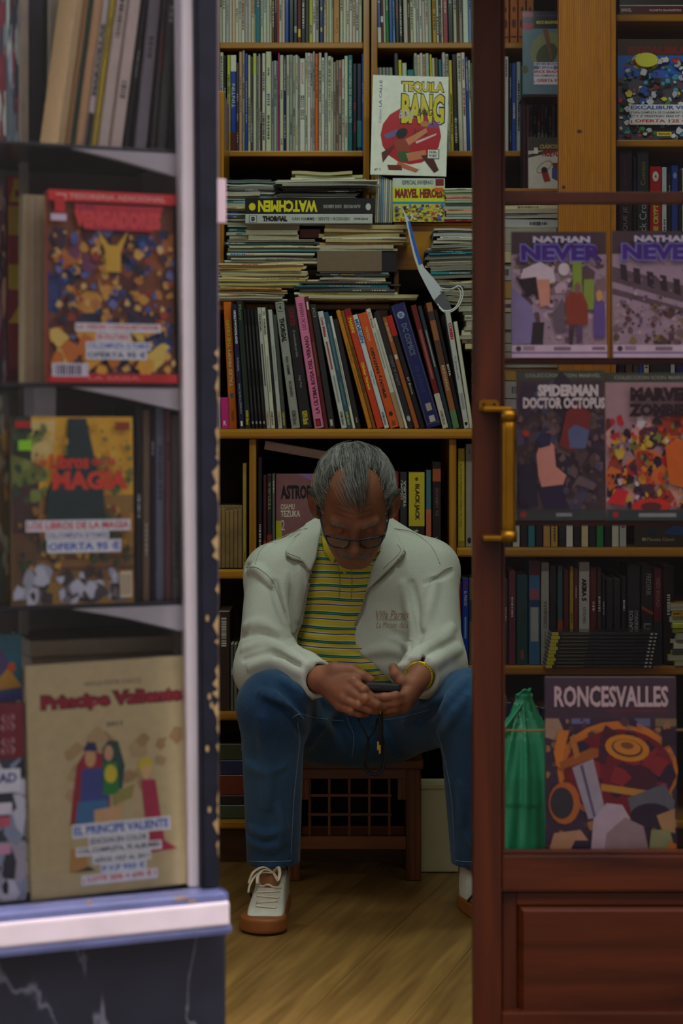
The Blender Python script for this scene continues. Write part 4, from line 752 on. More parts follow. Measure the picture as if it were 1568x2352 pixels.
for i, (a, b, c, lb) in enumerate([(312, 326, (38, 34, 34), 'black book beside the yellow and green comic in the street window'), (327, 345, (128, 102, 76), 'brown-beige book between black ones in the street window'), (346, 356, (40, 30, 32), 'thin black book beside the brown-beige one in the street window'), (357, 378, (128, 128, 146), 'lilac-grey book in the third row of the street window'), (379, 394, (150, 96, 100), 'dusty pink book near the white post in the street window'), (395, 414, (140, 128, 122), 'grey-brown book touching the white post, third row, street window')]):
    lup(a, b, 930 + (i % 3) * 12, .06, c, lb, zs, 0, .14, scribble(random.Random(i + 50), c, .3, .02, 1))
lface('comic_book', -60, 22, 905, 1381, .09, .006, (110, 96, 60), blobs(45, 60, [(120, 90, 40), (70, 80, 60), (170, 130, 50), (60, 50, 40), (150, 150, 120)], (.3, 0, 1, 1), (.04, .12)), 'olive picture comic at the far end of the third shelf, street window', zb=zs)
# --- bottom: paper pile, large tan album, neighbours
rgp = random.Random(8)
zz = zb_
u0, u1 = LD(70, 1500, .12)[0], LD(425, 1500, .12)[0]; zt_p = LD(300, 1462, .12)[1]
npile = 14; tt = (zt_p - zb_) / npile
for i in range(npile):
    c = rgp.choice([(150, 130, 96), (120, 100, 74), (170, 150, 116), (96, 76, 54)]); p = lworld((u0 + u1) / 2 + rgp.uniform(-.004, .004), .12, zz + tt / 2)
    book('album', tt * .95, u1 - u0 - rgp.uniform(0, .01), .15, c, lying(p.x, p.y, p.z, LA) @ Matrix.Translation((0, 0, -(u1 - u0) / 2)), f'brownish album, {"topmost" if i == npile - 1 else ORD[i + 1] + " from the bottom"} of the flat pile behind the tan album', 'book', 'flat pile in the street window'); zz += tt
PV = [('r', 0, 0, 1, 1, (188, 168, 122)), ('t', 'HAROLD FOSTER SCHULTZ', .36, .895, .72, .915, (110, 96, 80), 0, .02), ('t', 'Principe Valiente', .085, .785, .985, .87, (60, 20, 26), 0, .1), ('t', 'Principe Valiente', .09, .79, .98, .865, (150, 30, 44), 0, .05), ('t', '2011', .49, .715, .59, .735, (70, 64, 60), 0, .03)]
PV += blobs(51, 26, [(170, 142, 96), (160, 128, 80), (176, 150, 104)], (.25, .35, .95, .68), (.03, .07))
PV += [('p', [(.27, .42), (.30, .56), (.36, .62), (.46, .60), (.5, .44), (.5, .34), (.25, .30)], (150, 36, 48)), ('p', [(.31, .38), (.33, .54), (.46, .54), (.50, .40), (.4, .34)], (60, 70, 130)), ('e', .385, .585, .035, .04, 0, (200, 150, 100)), ('p', [(.34, .62), (.37, .655), (.42, .65), (.43, .61)], (36, 44, 84)), ('p', [(.3, .40), (.48, .40), (.52, .30), (.28, .30)], (60, 110, 150)), ('p', [(.46, .62), (.50, .655), (.56, .65), (.60, .54), (.58, .44), (.46, .44)], (40, 70, 60)), ('p', [(.47, .56), (.55, .56), (.56, .42), (.46, .42)], (40, 120, 50)), ('e', .51, .51, .04, .04, 0, (206, 186, 40)), ('e', .5, .6, .028, .034, 0, (200, 150, 110)), ('p', [(.40, .36), (.58, .37), (.56, .30), (.40, .30)], (206, 160, 110)), ('p', [(.52, .42), (.66, .46), (.64, .40), (.52, .37)], (150, 140, 70)), ('e', .73, .535, .045, .035, 0, (206, 180, 50)), ('e', .735, .505, .03, .03, 0, (214, 170, 120)), ('p', [(.70, .47), (.79, .47), (.84, .20), (.92, .16), (.70, .15), (.72, .3)], (170, 40, 70)), ('p', [(.25, .20), (.34, .20), (.36, .1), (.24, .1)], (180, 130, 70)), ('p', [(.26, .1), (.4, .1), (.36, .12)], (60, 50, 60))]
PV += sticker(0, 1, 0, [('EL PRINCIPE VALIENTE', .26, .88, .245, .305, (50, 90, 180)), ('EDICION EN COLOR', .36, .74, .205, .244, (90, 80, 100)), ('COL.COMPLETA, 75 ALBUMES', .28, .82, .165, .204, (60, 54, 70)), ('AÑOS 1937 AL 2011', .38, .75, .125, .164, (70, 64, 80)), ('P.V.P 950 €', .43, .72, .085, .124, (50, 90, 180)), ('¡ LOTE 20% = 695 € !', .31, .79, .04, .084, (206, 60, 60))])
lface('album', 69, 434, 1530, 2047, .018, .014, (170, 150, 110), PV, 'large tan album with red blackletter title, painted figures and price strips, street window', 'album', zb=zb_, roll=-1.0, m=PRINT)
SSA = [('r', 0, 0, 1, 1, (60, 60, 70)), ('r', 0, .72, 1, 1, (120, 24, 34)), ('r', 0, .0, 1, .3, (170, 160, 170))] + blobs(61, 50, [(90, 20, 40), (200, 196, 206), (44, 44, 54), (140, 150, 170), (30, 30, 40)], (.3, 0, 1, .72), (.05, .14)) + [('t', 'S', .72, .86, .88, .95, (200, 150, 150), 0, .04), ('t', 'S', .74, .86, .86, .95, (130, 30, 40), 0, .02), ('t', 'S', .72, .74, .88, .83, (200, 150, 150), 0, .04), ('t', 'S', .74, .74, .86, .83, (130, 30, 40), 0, .02), ('r', .5, .55, .94, .67, (226, 220, 232)), ('t', 'LAD', .62, .6, .9, .65, (70, 60, 130), 0, .04), ('r', .5, .44, .84, .5, (220, 210, 220)), ('r', .5, .38, .82, .43, (200, 90, 110)), ('r', .5, .24, .82, .29, (214, 150, 180))]
lface('comic_book', -140, 59, 1626, 2058, .022, .006, (110, 30, 36), SSA, 'dark red and grey comic with outlined letters beside the large tan album, street window', zb=zb_)
TEA = [('r', 0, 0, 1, 1, (44, 100, 110)), ('r', 0, 0, 1, .12, (70, 66, 130)), ('p', [(.3, .15), (.7, .8), (1, .15)], (80, 70, 110)), ('p', [(.5, .15), (.8, .5), (1, .2)], (190, 140, 50)), ('e', .85, .5, .06, .08, 0, (200, 90, 30))]
lface('comic_book', -110, 50, 1462, 1610, .1, .006, TE, TEA, 'teal and purple comic high behind the dark red one, street window', zb=LD(0, 1610, .1)[1])
# ================================================================ glazed mahogany door on the right
YD = 3.24
door = struct(empty('door_1', (XP(1087, YD), YD, 0)))
D0 = door.location.copy()
def dbox(name, px0, px1, py0, py1, y0, y1, m, bev=.003, parent=None):
    x0, x1 = XP(px0, YD + y0), XP(px1, YD + y0); z0, z1 = ZP(py1, YD + y0), ZP(py0, YD + y0)
    return link(name, bxm(x0 - D0.x, x1 - D0.x, y0, y1, z0, z1, bev), m, parent or door)
PYT, PYB, PXR = -750, 2385, 1990
dbox('stile', 1087, 1152, PYT, PYB, 0, .045, MAHO, .004)
dbox('stile', PXR - 65, PXR, PYT, PYB, 0, .045, MAHO, .004)
dbox('rail', 1152, PXR - 65, 1962, 2050, .001, .044, MAHOX, .006)
dbox('rail', 1152, PXR - 65, PYT, PYT + 120, .001, .044, MAHOX, .006)
dbox('rail', 1152, PXR - 65, PYB - 60, PYB, .001, .044, MAHOX, .004)
dbox('glazing_bead', 1152, 1160, PYT + 120, 1955, .006, .018, MAHO, .003)
dbox('glazing_bead', 1152, PXR - 65, 1953, 1964, .004, .018, MAHOX, .003)
dbox('panel_frame', 1152, 1186, 2050, PYB - 60, .016, .036, MAHO, .003)
dbox('panel_frame', 1186, PXR - 65, 2050, 2080, .016, .036, MAHOX, .003)
# raised field with sloping edges
x0, x1 = XP(1188, YD) - D0.x, XP(PXR - 70, YD) - D0.x; z1, z0 = ZP(2082, YD), ZP(2342, YD); e = .012
vs = [(x0, .026, z0), (x1, .026, z0), (x1, .026, z1), (x0, .026, z1), (x0 + e, .012, z0 + e), (x1 - e, .012, z0 + e), (x1 - e, .012, z1 - e), (x0 + e, .012, z1 - e), (x0, .034, z0), (x1, .034, z0), (x1, .034, z1), (x0, .034, z1)]
link('raised_panel', pmesh('rp', vs, [(4, 5, 6, 7), (0, 1, 5, 4), (1, 2, 6, 5), (2, 3, 7, 6), (3, 0, 4, 7), (1, 0, 8, 9), (2, 1, 9, 10), (3, 2, 10, 11), (0, 3, 11, 8), (8, 11, 10, 9)]), MAHOX, door)
dbox('glass', 1152, PXR - 65, PYT + 120, 1962, .020, .024, glassmat('door_glass', (240, 236, 240), .02, 1.22, .0), 0)
# ledges on the room side
dbox('ledge', 1150, PXR - 60, 440, 466, .045, .075, mat('ledge_wood', (118, 66, 34), .5, .2, 20), .003)
dbox('ledge', 1150, PXR - 60, 822, 836, .045, .085, MAHOX, .003)
dbox('ledge', 1150, PXR - 60, 1196, 1208, .045, .085, MAHOX, .003)
link('retaining_cord', tube([(XP(1152, YD + .05) - D0.x, .06, ZP(1678, YD + .06)), (XP(1700, YD + .05) - D0.x, .06, ZP(1676, YD + .06))], .0022, 6), mat('tan_elastic', (186, 150, 84), .6), door)
# brass pull handle on two brackets
hd = link('handle', tube(spline([(XP(1166, YD - .03) - D0.x, -.045, ZP(y, YD - .045)) for y in (1243, 1100, 950)], 3), .0125, 14), BRASS, door)
for y in (948, 1225):
    link('collar', tube([(XP(1166, YD - .03) - D0.x, -.045, ZP(y + 20, YD - .045)), (XP(1166, YD - .03) - D0.x, -.045, ZP(y - 6, YD - .045))], .0145, 14), BRASS, hd)
for y in (940, 1236):
    link('bracket_arm', bxm(XP(1104, YD) - D0.x, XP(1176, YD - .045) - D0.x, -.052, .0, ZP(y + 6, YD - .04), ZP(y - 6, YD - .04), .003), BRASS, hd)
link('bracket_plate', prism([(XP(a, YD) - D0.x, ZP(b, YD)) for a, b in ((1099, 944), (1099, 924), (1106, 918), (1138, 918), (1145, 924), (1145, 944))], -.006, .0, 'pl', .001), BRASS, hd)
for a in (1110, 1134): link('screw', prism(ell(XP(a, YD) - D0.x, ZP(929, YD), .003, .003, 0, 10), -.0075, -.005, 'sc'), mat('dark_screw', (60, 40, 20), .4, metal=.6), hd)
# --- covers standing on the ledges behind the glass
YI = YD + .052
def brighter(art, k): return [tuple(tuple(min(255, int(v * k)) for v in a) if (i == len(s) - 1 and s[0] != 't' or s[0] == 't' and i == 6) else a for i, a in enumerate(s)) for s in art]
def dface(px0, px1, py0, py1, col, art, label, cat='comic', zb=None, t=.008, Y=YI, tilt=2., m=GLOSS):
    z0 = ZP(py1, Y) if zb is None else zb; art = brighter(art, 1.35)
    return book('comic_book', t, ZP(py0, Y) - z0, XP(px1, Y) - XP(px0, Y), col, facing(XP(px0, Y), Y, z0, 0, tilt), label, cat, front=art, m=m)
def nn(seed, dark):
    a = [('r', 0, 0, 1, 1, (150, 136, 140)), ('r', 0, .82, 1, 1, (70, 58, 56))]
    if not dark:
        a += blobs(seed, 30, [(120, 100, 96), (176, 160, 160), (84, 70, 70)], (.02, .3, .98, .8), (.04, .12)) + blobs(seed + 5, 120, [(96, 80, 78), (180, 166, 166), (140, 124, 124), (70, 58, 58), (120, 130, 90)], (.02, .1, .98, .78), (.008, .03)) + [('p', [(.08, .6), (.12, .7), (.3, .76), (.44, .7), (.46, .6), (.3, .56)], (206, 186, 180)), ('p', [(.06, .62), (.26, .64), (.28, .52), (.16, .48)], (36, 30, 30)), ('p', [(.26, .62), (.4, .62), (.4, .42), (.30, .40)], (196, 140, 112)), ('p', [(0, .56), (.2, .42), (.32, .12), (0, .1)], (120, 116, 146)), ('p', [(.22, .28), (.34, .28), (.32, .08), (.2, .1)], (40, 36, 36)), ('r', .64, .4, .74, .78, (120, 150, 50)), ('r', .76, .38, .86, .62, (120, 150, 50)), ('e', .55, .7, .06, .05, 0, (206, 196, 180)), ('p', [(.56, .46), (.62, .52), (.74, .52), (.80, .42), (.80, .26), (.58, .26)], (128, 58, 34)), ('e', .69, .55, .035, .045, 0, (120, 90, 76)), ('p', [(.60, .26), (.66, .26), (.64, .1), (.60, .1)], (70, 50, 60)), ('p', [(.68, .26), (.74, .26), (.74, .12), (.68, .12)], (80, 64, 90)), ('p', [(.86, .44), (.98, .44), (.98, .16), (.86, .16)], (90, 76, 130)), ('e', .92, .49, .035, .045, 0, (190, 150, 90)), ('p', [(.42, .34), (.54, .48), (.56, .2), (.46, .2)], (96, 86, 90))]
    else:
        a += [('p', [(0, .72), (1, .52), (1, .30), (0, .5)], (90, 78, 80)), ('p', [(0, .6), (1, .38), (1, .34), (0, .55)], (150, 136, 140))] + [('p', [(.08 + i * .14, .74 - i * .028), (.15 + i * .14, .73 - i * .028), (.16 + i * .14, .60 - i * .028), (.09 + i * .14, .62 - i * .028)], (50, 42, 44)) for i in range(6)] + blobs(seed, 60, [(60, 50, 46), (110, 96, 90), (150, 136, 136), (84, 70, 50), (120, 110, 60), (90, 60, 60)], (.02, .1, .98, .42), (.02, .07)) + blobs(seed + 5, 130, [(60, 50, 46), (170, 156, 156), (110, 96, 90), (84, 70, 50), (96, 84, 110)], (.02, .1, .98, .72), (.006, .025))
    a += [('t', 'NATHAN', .215, .905, .835, .965, (44, 60, 120), 0, .1), ('t', 'NATHAN', .225, .91, .825, .96, (214, 200, 186), 0, .05), ('t', 'NEVER', .085, .758, .97, .902, (112, 122, 176), 0, .10), ('t', 'NEVER', .1, .768, .955, .892, (66, 36, 118), 0, .045), ('r', 0, 0, 1, .1, (190, 178, 180)), ('r', 0, .03, 1, .045, (120, 104, 140)), ('e', .07, .07, .03, .022, 0, (60, 50, 56)), ('r', .12, .055, .24, .09, (140, 124, 130)), ('r', .44, .055, .62, .085, (120, 104, 112)), ('r', .84, .06, .98, .085, (120, 104, 112))]
    return a
zl = ZP(822, YD + .045)
dface(1174, 1392, 532, 822, (150, 136, 140), nn(71, False), 'grey comic with purple title block and a red-brown figure, on the door ledge', zb=zl)
dface(1406, 1624, 530, 822, (120, 108, 112), nn(72, True), 'grey comic with purple title block over a tilted building facade, on the door ledge', zb=zl)
zl = ZP(1196, YD + .045)
SPD = [('r', 0, 0, 1, 1, (64, 54, 50)), ('r', 0, .935, 1, 1, (56, 66, 50)), ('t', 'COLECCION ICON MARVEL', .1, .955, .96, .98, (130, 140, 116), 0, .02)] + blobs(81, 50, [(80, 66, 60), (50, 44, 54), (96, 80, 72), (44, 40, 44), (70, 74, 90)], (.02, .08, .98, .9), (.06, .16)) + blobs(82, 140, [(84, 70, 64), (56, 50, 60), (104, 88, 80), (44, 40, 44), (74, 78, 92)], (.02, .08, .98, .74), (.01, .05))
SPD += [('p', [(.22, .44), (.3, .56), (.42, .5), (.44, .36), (.56, .30), (.52, .24), (.28, .22), (.24, .3)], (190, 136, 112)), ('p', [(.2, .52), (.26, .58), (.38, .58), (.38, .50), (.26, .48)], (40, 44, 66)), ('p', [(.24, .22), (.5, .24), (.58, .08), (.3, .08)], (40, 34, 56)), ('p', [(.48, .5), (.56, .72), (.66, .78), (.84, .72), (.8, .52), (.62, .46)], (110, 44, 36)), ('p', [(.58, .6), (.66, .64), (.82, .6), (.78, .48), (.6, .48)], (80, 96, 120)), ('e', .1, .58, .04, .02, 0, (170, 50, 30)), ('p', [(.02, .34), (.2, .4), (.24, .1), (.02, .1)], (36, 34, 48)), ('p', [(.6, .2), (.7, .3), (.9, .24), (.86, .2), (.68, .24)], (96, 86, 84)), ('t', 'SPIDERMAN', .235, .825, .925, .905, (214, 190, 176), 0, .06), ('t', 'DOCTOR OCTOPUS', .07, .745, 1.0, .82, (214, 190, 176), 0, .05), ('r', 0, 0, 1, .075, (50, 62, 54)), ('e', .07, .04, .035, .02, 0, (150, 40, 40)), ('r', .44, .028, .62, .05, (130, 140, 130))]
dface(1186, 1388, 851, 1197, (64, 54, 50), SPD, 'dark comic with two lines of white capitals and shadowy figures, on the lower door ledge', zb=zl)
MZ = [('r', 0, 0, 1, 1, (150, 128, 122)), ('r', 0, .935, 1, 1, (56, 66, 50)), ('t', 'COLECCION ICON MARVEL', .1, .955, .96, .98, (130, 140, 116), 0, .02)]
MZ += blobs(91, 46, [(40, 34, 40), (150, 60, 30), (200, 110, 40), (90, 40, 40), (70, 50, 60), (190, 150, 130)], (.02, .1, .98, .66), (.06, .14)) + blobs(92, 70, [(190, 70, 30), (220, 140, 40), (60, 40, 50), (206, 190, 180), (110, 120, 50), (170, 40, 40), (40, 36, 44), (190, 170, 50)], (.02, .1, .98, .68), (.02, .06)) + blobs(93, 150, [(190, 70, 30), (220, 140, 40), (50, 36, 46), (206, 190, 180), (110, 130, 50), (170, 40, 40), (40, 36, 44), (90, 60, 90)], (.02, .1, .98, .66), (.008, .03)) + [('e', .5, .1, .22, .05, 0, (200, 50, 30)), ('e', .5, .095, .12, .03, 0, (90, 40, 30)), ('p', [(.66, .5), (.8, .56), (.98, .5), (.98, .2), (.7, .25)], (206, 100, 24)), ('p', [(.0, .12), (.12, .22), (.24, .2), (.2, .1)], (206, 40, 40)),
       ('t', 'MARVEL', .27, .805, .96, .90, (40, 26, 26), 0, .08), ('t', 'ZOMBIES', .25, .70, .98, .79, (40, 26, 26), 0, .07), ('r', 0, 0, 1, .075, (44, 60, 54)), ('e', .1, .04, .035, .02, 0, (150, 40, 40)), ('r', .36, .025, .78, .05, (130, 140, 130))]
dface(1390, 1594, 856, 1197, (150, 128, 122), MZ, 'crowded orange and red comic with heavy black title, on the lower door ledge', zb=zl)
RON = [('r', 0, 0, 1, 1, (66, 54, 60)), ('t', 'RONCESVALLES', .065, .825, .945, .955, (40, 32, 40), 0, .09), ('t', 'RONCESVALLES', .07, .83, .94, .95, (200, 174, 164), 0, .03), ('r', .46, .805, .93, .812, (120, 30, 36)), ('r', 0, 0, 1, .765, (60, 48, 58)), ('p', [(0, .765), (.1, .765), (.14, .7), (.08, .64), (0, .66)], (150, 130, 96)), ('r', .2, .735, .34, .765, (96, 110, 140)), ('r', .68, .72, .8, .765, (96, 104, 130)), ('r', .84, .72, 1, .765, (120, 110, 70)),
       ('p', ell(.55, .47, .46, .28, 0, 24), (190, 120, 40)), ('p', ell(.56, .46, .42, .245, 0, 24), (110, 34, 38))] + blobs(96, 120, [(84, 60, 60), (150, 116, 70), (50, 44, 60), (110, 90, 70)], (.0, .0, 1, .76), (.012, .04)) + [('p', ell(.56, .46, .42, .245, 0, 24), (110, 34, 38))] + blobs(95, 40, [(50, 36, 50), (130, 44, 44), (70, 34, 44)], (.24, .34, .96, .66), (.04, .1)) + [('p', ell(.62, .6, .17, .075, -6, 18), (196, 130, 30)), ('p', ell(.62, .6, .12, .05, -6, 18), (70, 50, 50)), ('p', ell(.62, .605, .105, .042, -6, 18), (190, 130, 40)), ('p', ell(.62, .615, .05, .02, -6, 14), (120, 76, 30)),
       ('p', [(.06, .58), (.1, .70), (.18, .70), (.14, .58), (.14, .48), (.08, .5)], (190, 120, 40)), ('p', [(.10, .52), (.12, .48), (.40, .55), (.40, .60), (.34, .6)], (150, 90, 36)), ('p', [(.18, .66), (.22, .68), (.26, .56), (.22, .54)], (170, 116, 50)), ('p', [(.2, .49), (.36, .54), (.46, .22), (.32, .2)], (150, 150, 150)), ('p', [(.26, .5), (.28, .51), (.38, .21), (.36, .21)], (84, 84, 100)), ('e', .14, .29, .12, .12, 0, (170, 100, 40)), ('e', .12, .29, .09, .09, 0, (50, 50, 50)), ('p', [(.42, .36), (.96, .30), (.96, .34), (.42, .40)], (170, 130, 50)), ('p', [(.62, .32), (.9, .4), (.98, .3), (.96, .2), (.66, .2)], (90, 96, 96)), ('p', ell(.8, .22, .16, .07, 0, 14), (44, 36, 46)),
       ('p', [(.34, .02), (.36, .2), (.46, .29), (.58, .28), (.64, .2), (.56, .1), (.46, .02)], (170, 160, 160)), ('p', [(.44, .02), (.46, .12), (.6, .21), (.74, .16), (.78, .02)], (140, 126, 120)), ('p', [(.84, .22), (.98, .26), (.98, .12), (.88, .14)], (160, 130, 80)), ('p', [(.78, .02), (.8, .14), (.94, .14), (.98, .02)], (130, 140, 90)), ('p', [(.02, .02), (.06, .12), (.26, .14), (.32, .08), (.2, .02)], (170, 136, 96)), ('p', [(.18, .02), (.22, .08), (.33, .08), (.34, .02)], (50, 44, 60)), ('p', [(.9, .0), (.94, .07), (.99, .06), (.99, 0)], (190, 110, 40))]
dface(1252, 1553, 1556, 1958, (66, 54, 60), RON, 'large violet-black album with white lettering, shield and sword, resting on the door rail', 'album', zb=ZP(1960, YD + .05), t=.012)
# ================================================================ shelves seen through the door glass
YS = YR + .02
EXC = [('r', 0, 0, 1, 1, (70, 70, 80)), ('r', 0, .62, 1, .84, (40, 90, 170)), ('r', 0, .84, 1, 1, (60, 44, 30)), ('e', .32, .78, .16, .09, 0, (206, 190, 60)), ('t', 'EXCALIBUR', .12, .855, .85, .93, (110, 30, 24), 0, .06)] + blobs(101, 230, [(150, 160, 170), (180, 40, 40), (40, 80, 150), (200, 180, 60), (40, 34, 40), (60, 120, 50), (200, 190, 190), (110, 50, 30), (60, 140, 170), (170, 176, 180)], (.02, .03, .98, .80), (.014, .05), (26, 24, 30)) + [('e', .32, .78, .13, .07, 0, (206, 190, 60))]
EXC += sticker(0, 1, 0, [('EXCALIBUR VOL.1', .12, .90, .285, .345, (30, 80, 150)), ('ETAPA COMPLETA DE CLAREMONT Y DAVIS', .12, .86, .25, .284, (60, 60, 70)), ('1ª Y 2ª PRESTIGIO MAS Nº 1 A 27', .14, .86, .215, .249, (70, 70, 80)), ('¡ OFERTA 125 € !', .12, .84, .15, .214, (170, 40, 40))]) + [('r', .43, .04, .6, .08, (190, 170, 40)), ('t', 'forum', .45, .047, .58, .075, (60, 40, 20), 0, .03)]
def sface(name, px0, px1, py0, Y, zb, col, art, label, t=.008, tilt=3., cat='comic'):
    return book(name, t, ZP(py0, Y) - zb, XP(px1, Y) - XP(px0, Y), col, facing(XP(px0, Y), Y, zb, 0, tilt), label, cat, front=art)
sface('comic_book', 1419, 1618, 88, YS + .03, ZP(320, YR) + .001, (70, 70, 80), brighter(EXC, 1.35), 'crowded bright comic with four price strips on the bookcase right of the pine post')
MPL = [('r', 0, 0, 1, 1, (96, 26, 28)), ('r', .78, 0, 1, 1, (30, 40, 80)), ('t', 'MARVEL', .02, .07, .14, .11, WH, 0, .03), ('t', 'PLANETA DeAGOSTINI', .35, .075, .72, .1, WH, 0, .03), ('r', 0, .14, 1, .15, WH), ('r', 0, .15, 1, 1, (50, 50, 40))]
sface('comic_book', 1422, 1618, -150, YS + .03, ZP(32, YR) + .001, (96, 26, 28), MPL, 'maroon-footed comic on the upper shelf right of the pine post')
BRK = [('r', 0, 0, 1, 1, (96, 128, 140)), ('r', 0, .79, 1, 1, (30, 26, 30)), ('r', 0, .78, .3, .98, (170, 30, 60)), ('r', 0, .86, .3, .93, (30, 60, 90)), ('t', 'Heroes Modernos', .36, .935, .98, .965, (40, 60, 120), 0, .03), ('t', 'BRICK BRADFORD', .38, .845, 1.2, .885, (190, 190, 40), 0, .05), ('e', .62, .55, .42, .2, 10, (130, 140, 90)), ('e', .66, .48, .3, .13, 10, (70, 80, 50)), ('p', [(.55, .78), (.7, .78), (.82, .42), (.76, .42)], (120, 80, 60)), ('e', .06, .3, .09, .05, 0, (80, 90, 50))]
BRK = [tuple(min(v, 1.0) if isinstance(v, float) else v for v in s) for s in BRK]
BRK += sticker(0, 1, 0, [('HEROES MODER', .3, .99, .345, .385, (70, 80, 150)), ('II EPOCA', .44, .84, .30, .344, (70, 80, 150)), ('BRICK BRADF', .3, .99, .245, .299, (180, 50, 50)), ('COL.COMPLETA, 16', .3, .99, .2, .244, (50, 50, 60)), ('¡ OFERTA 95', .3, .99, .12, .199, (180, 50, 50))])
Yk = 4.93
sf = sface('comic_book', 1200, 1284, 24, Yk, ZP(218, Yk), (96, 128, 140), BRK, 'grey-blue comic with price strips standing before the bookcase left of the pine post')
lg = tag(empty('display_ledge', (0, Yk, 0)), 'small dark wooden ledges carrying the comics left of the pine post', 'ledge')
part(lg, 'ledge_board', bxm(XP(1200, Yk), XP(1286, Yk), Yk - .012, YU - .012, ZP(218, Yk) - .008, ZP(218, Yk), .001), DARKW)
part(lg, 'ledge_upright', bxm(XP(1203, Yk), XP(1209, Yk), Yk + .02, YU - .012, ZP(985, YU) + .01, ZP(218, Yk) - .008, .001), DARKW)
part(lg, 'ledge_board', bxm(XP(1152, Yk), XP(1286, Yk), Yk - .012, YU - .012, ZP(434, Yk) - .008, ZP(434, Yk), .001), PINE)
CLA = [('r', 0, 0, 1, 1, (206, 200, 186)), ('r', 0, .74, 1, 1, (60, 54, 44)), ('p', [(0, .66), (1, .82), (1, .74), (0, .6)], (60, 54, 44)), ('t', '1', .18, .68, .3, .8, WH, 0, .04), ('t', 'CLÁSICOS', .36, .78, .96, .88, (190, 170, 80), 0, .03, .15), ('t', 'NUEVO', .44, .62, .99, .76, (150, 40, 34), 0, .06, .15), ('e', .5, .42, .26, .1, 20, (150, 130, 70)), ('e', .5, .42, .23, .08, 20, (206, 200, 186)), ('p', [(.4, .32), (.6, .36), (.7, .14), (.5, .12)], (150, 40, 40)), ('e', .5, .36, .1, .06, 0, (30, 26, 30)), ('p', [(.74, .4), (.98, .44), (.98, .12), (.74, .2)], (60, 80, 130)), ('p', [(.74, .5), (.98, .5), (.98, .4), (.78, .4)], (110, 50, 30))]
sface('comic_book', 1213, 1286, 315, Yk, ZP(434, Yk) + .001, (206, 200, 186), CLA, 'white comic with a lasso drawing and red title left of the pine post', t=.005)
for i, (a, b, c) in enumerate(((1210, 1217, (70, 24, 50)),)):
    book('book', XP(b, Yk) - XP(a, Yk), ZP(236, Yk) - ZP(434, Yk), .06, c, upright((XP(a, Yk) + XP(b, Yk)) / 2, Yk + .02, ZP(434, Yk) + .001), 'thin plum-coloured book beside the white lasso comic', 'book')
# spines right of the post
def srow(seq, Y, zb, where, group, d=.15):
    for i, it in enumerate(seq):
        a, b, top, c, nm = it[:5]; art = it[5] if len(it) > 5 else scribble(random.Random(int(a)), c, .2, .02, 1)
        t = XP(b, Y) - XP(a, Y); h = ZP(top, Y) - zb
        book('book', t * .96, h, d, c, upright((XP(a, Y) + XP(b, Y)) / 2, Y, zb), f'{nm} {where}', 'book', group, spine=art)
zz = ZP(612, YR) + .001
srow([(1421, 1452, 345, (44, 28, 36), 'plum-black book with pink-grey lettering', [('t', 'LO QUE JE NE', .3, .2, .7, .62, (170, 150, 150), 90), ('t', 'HOPES', .35, .7, .65, .9, (90, 60, 80), 90)]), (1454, 1461, 360, BK, 'thin black book beside the plum-black one'), (1462, 1490, 345, (38, 48, 50), 'slate book with script lettering', [('t', 'Black Crow', .2, .2, .8, .6, (170, 180, 170), 90), ('t', 'Cuentos', .3, .7, .7, .9, (140, 130, 60), 90)]), (1492, 1518, 382, (176, 30, 28), 'red book with a white number disc', [('e', .5, .90, .28, .05, 0, WH), ('t', '4', .4, .88, .6, .92, RD, 0, .04), ('t', 'FROM THE CRYPT', .3, .1, .75, .62, LY, 90, .04)]), (1520, 1531, 384, (196, 200, 200), 'slim white book beside the red one'), (1533, 1541, 400, BK, 'thin black book beside the slim white one'), (1542, 1557, 380, (30, 60, 140), 'blue book with red foot', [('r', 0, .1, 1, .32, RD), ('e', .5, .9, .3, .03, 0, LB)]), (1558, 1566, 390, BK, 'thin black book after the blue one'), (1567, 1590, 385, WH, 'white book after the thin black one')], YS, zz, 'on the bookcase right of the pine post', 'books right of the pine post, upper row')
srow([(1420, 1434, 700, BK, 'black book'), (1436, 1452, 690, BR, 'brown book'), (1454, 1466, 700, DG, 'dark grey book'), (1467, 1476, 690, BL, 'slim blue book'), (1478, 1490, 700, OW, 'off-white book'), (1492, 1538, 690, (34, 40, 40), 'wide black-green book'), (1540, 1550, 700, LG, 'slim light grey book'), (1552, 1590, 690, NV, 'wide navy book')], YS, ZC + .001, 'on the counter right of the pine post', 'books right of the pine post, lower row')
# piles behind the stile side of the door
pile(1135, 1282, 470, 500, 4.80, 4, [OW, CR], 31, 'pale pile left of pine post', 'piles left of the pine post', zbase=ZP(500, 4.80), jit=3, d=.1)
pile(1135, 1282, 502, 985, 4.80, 16, [DG, OW, LG, BR, CR, MU], 32, 'tall pile left of pine post', 'piles left of the pine post', zbase=ZC + .001, jit=3, amp=.0006, d=.1)
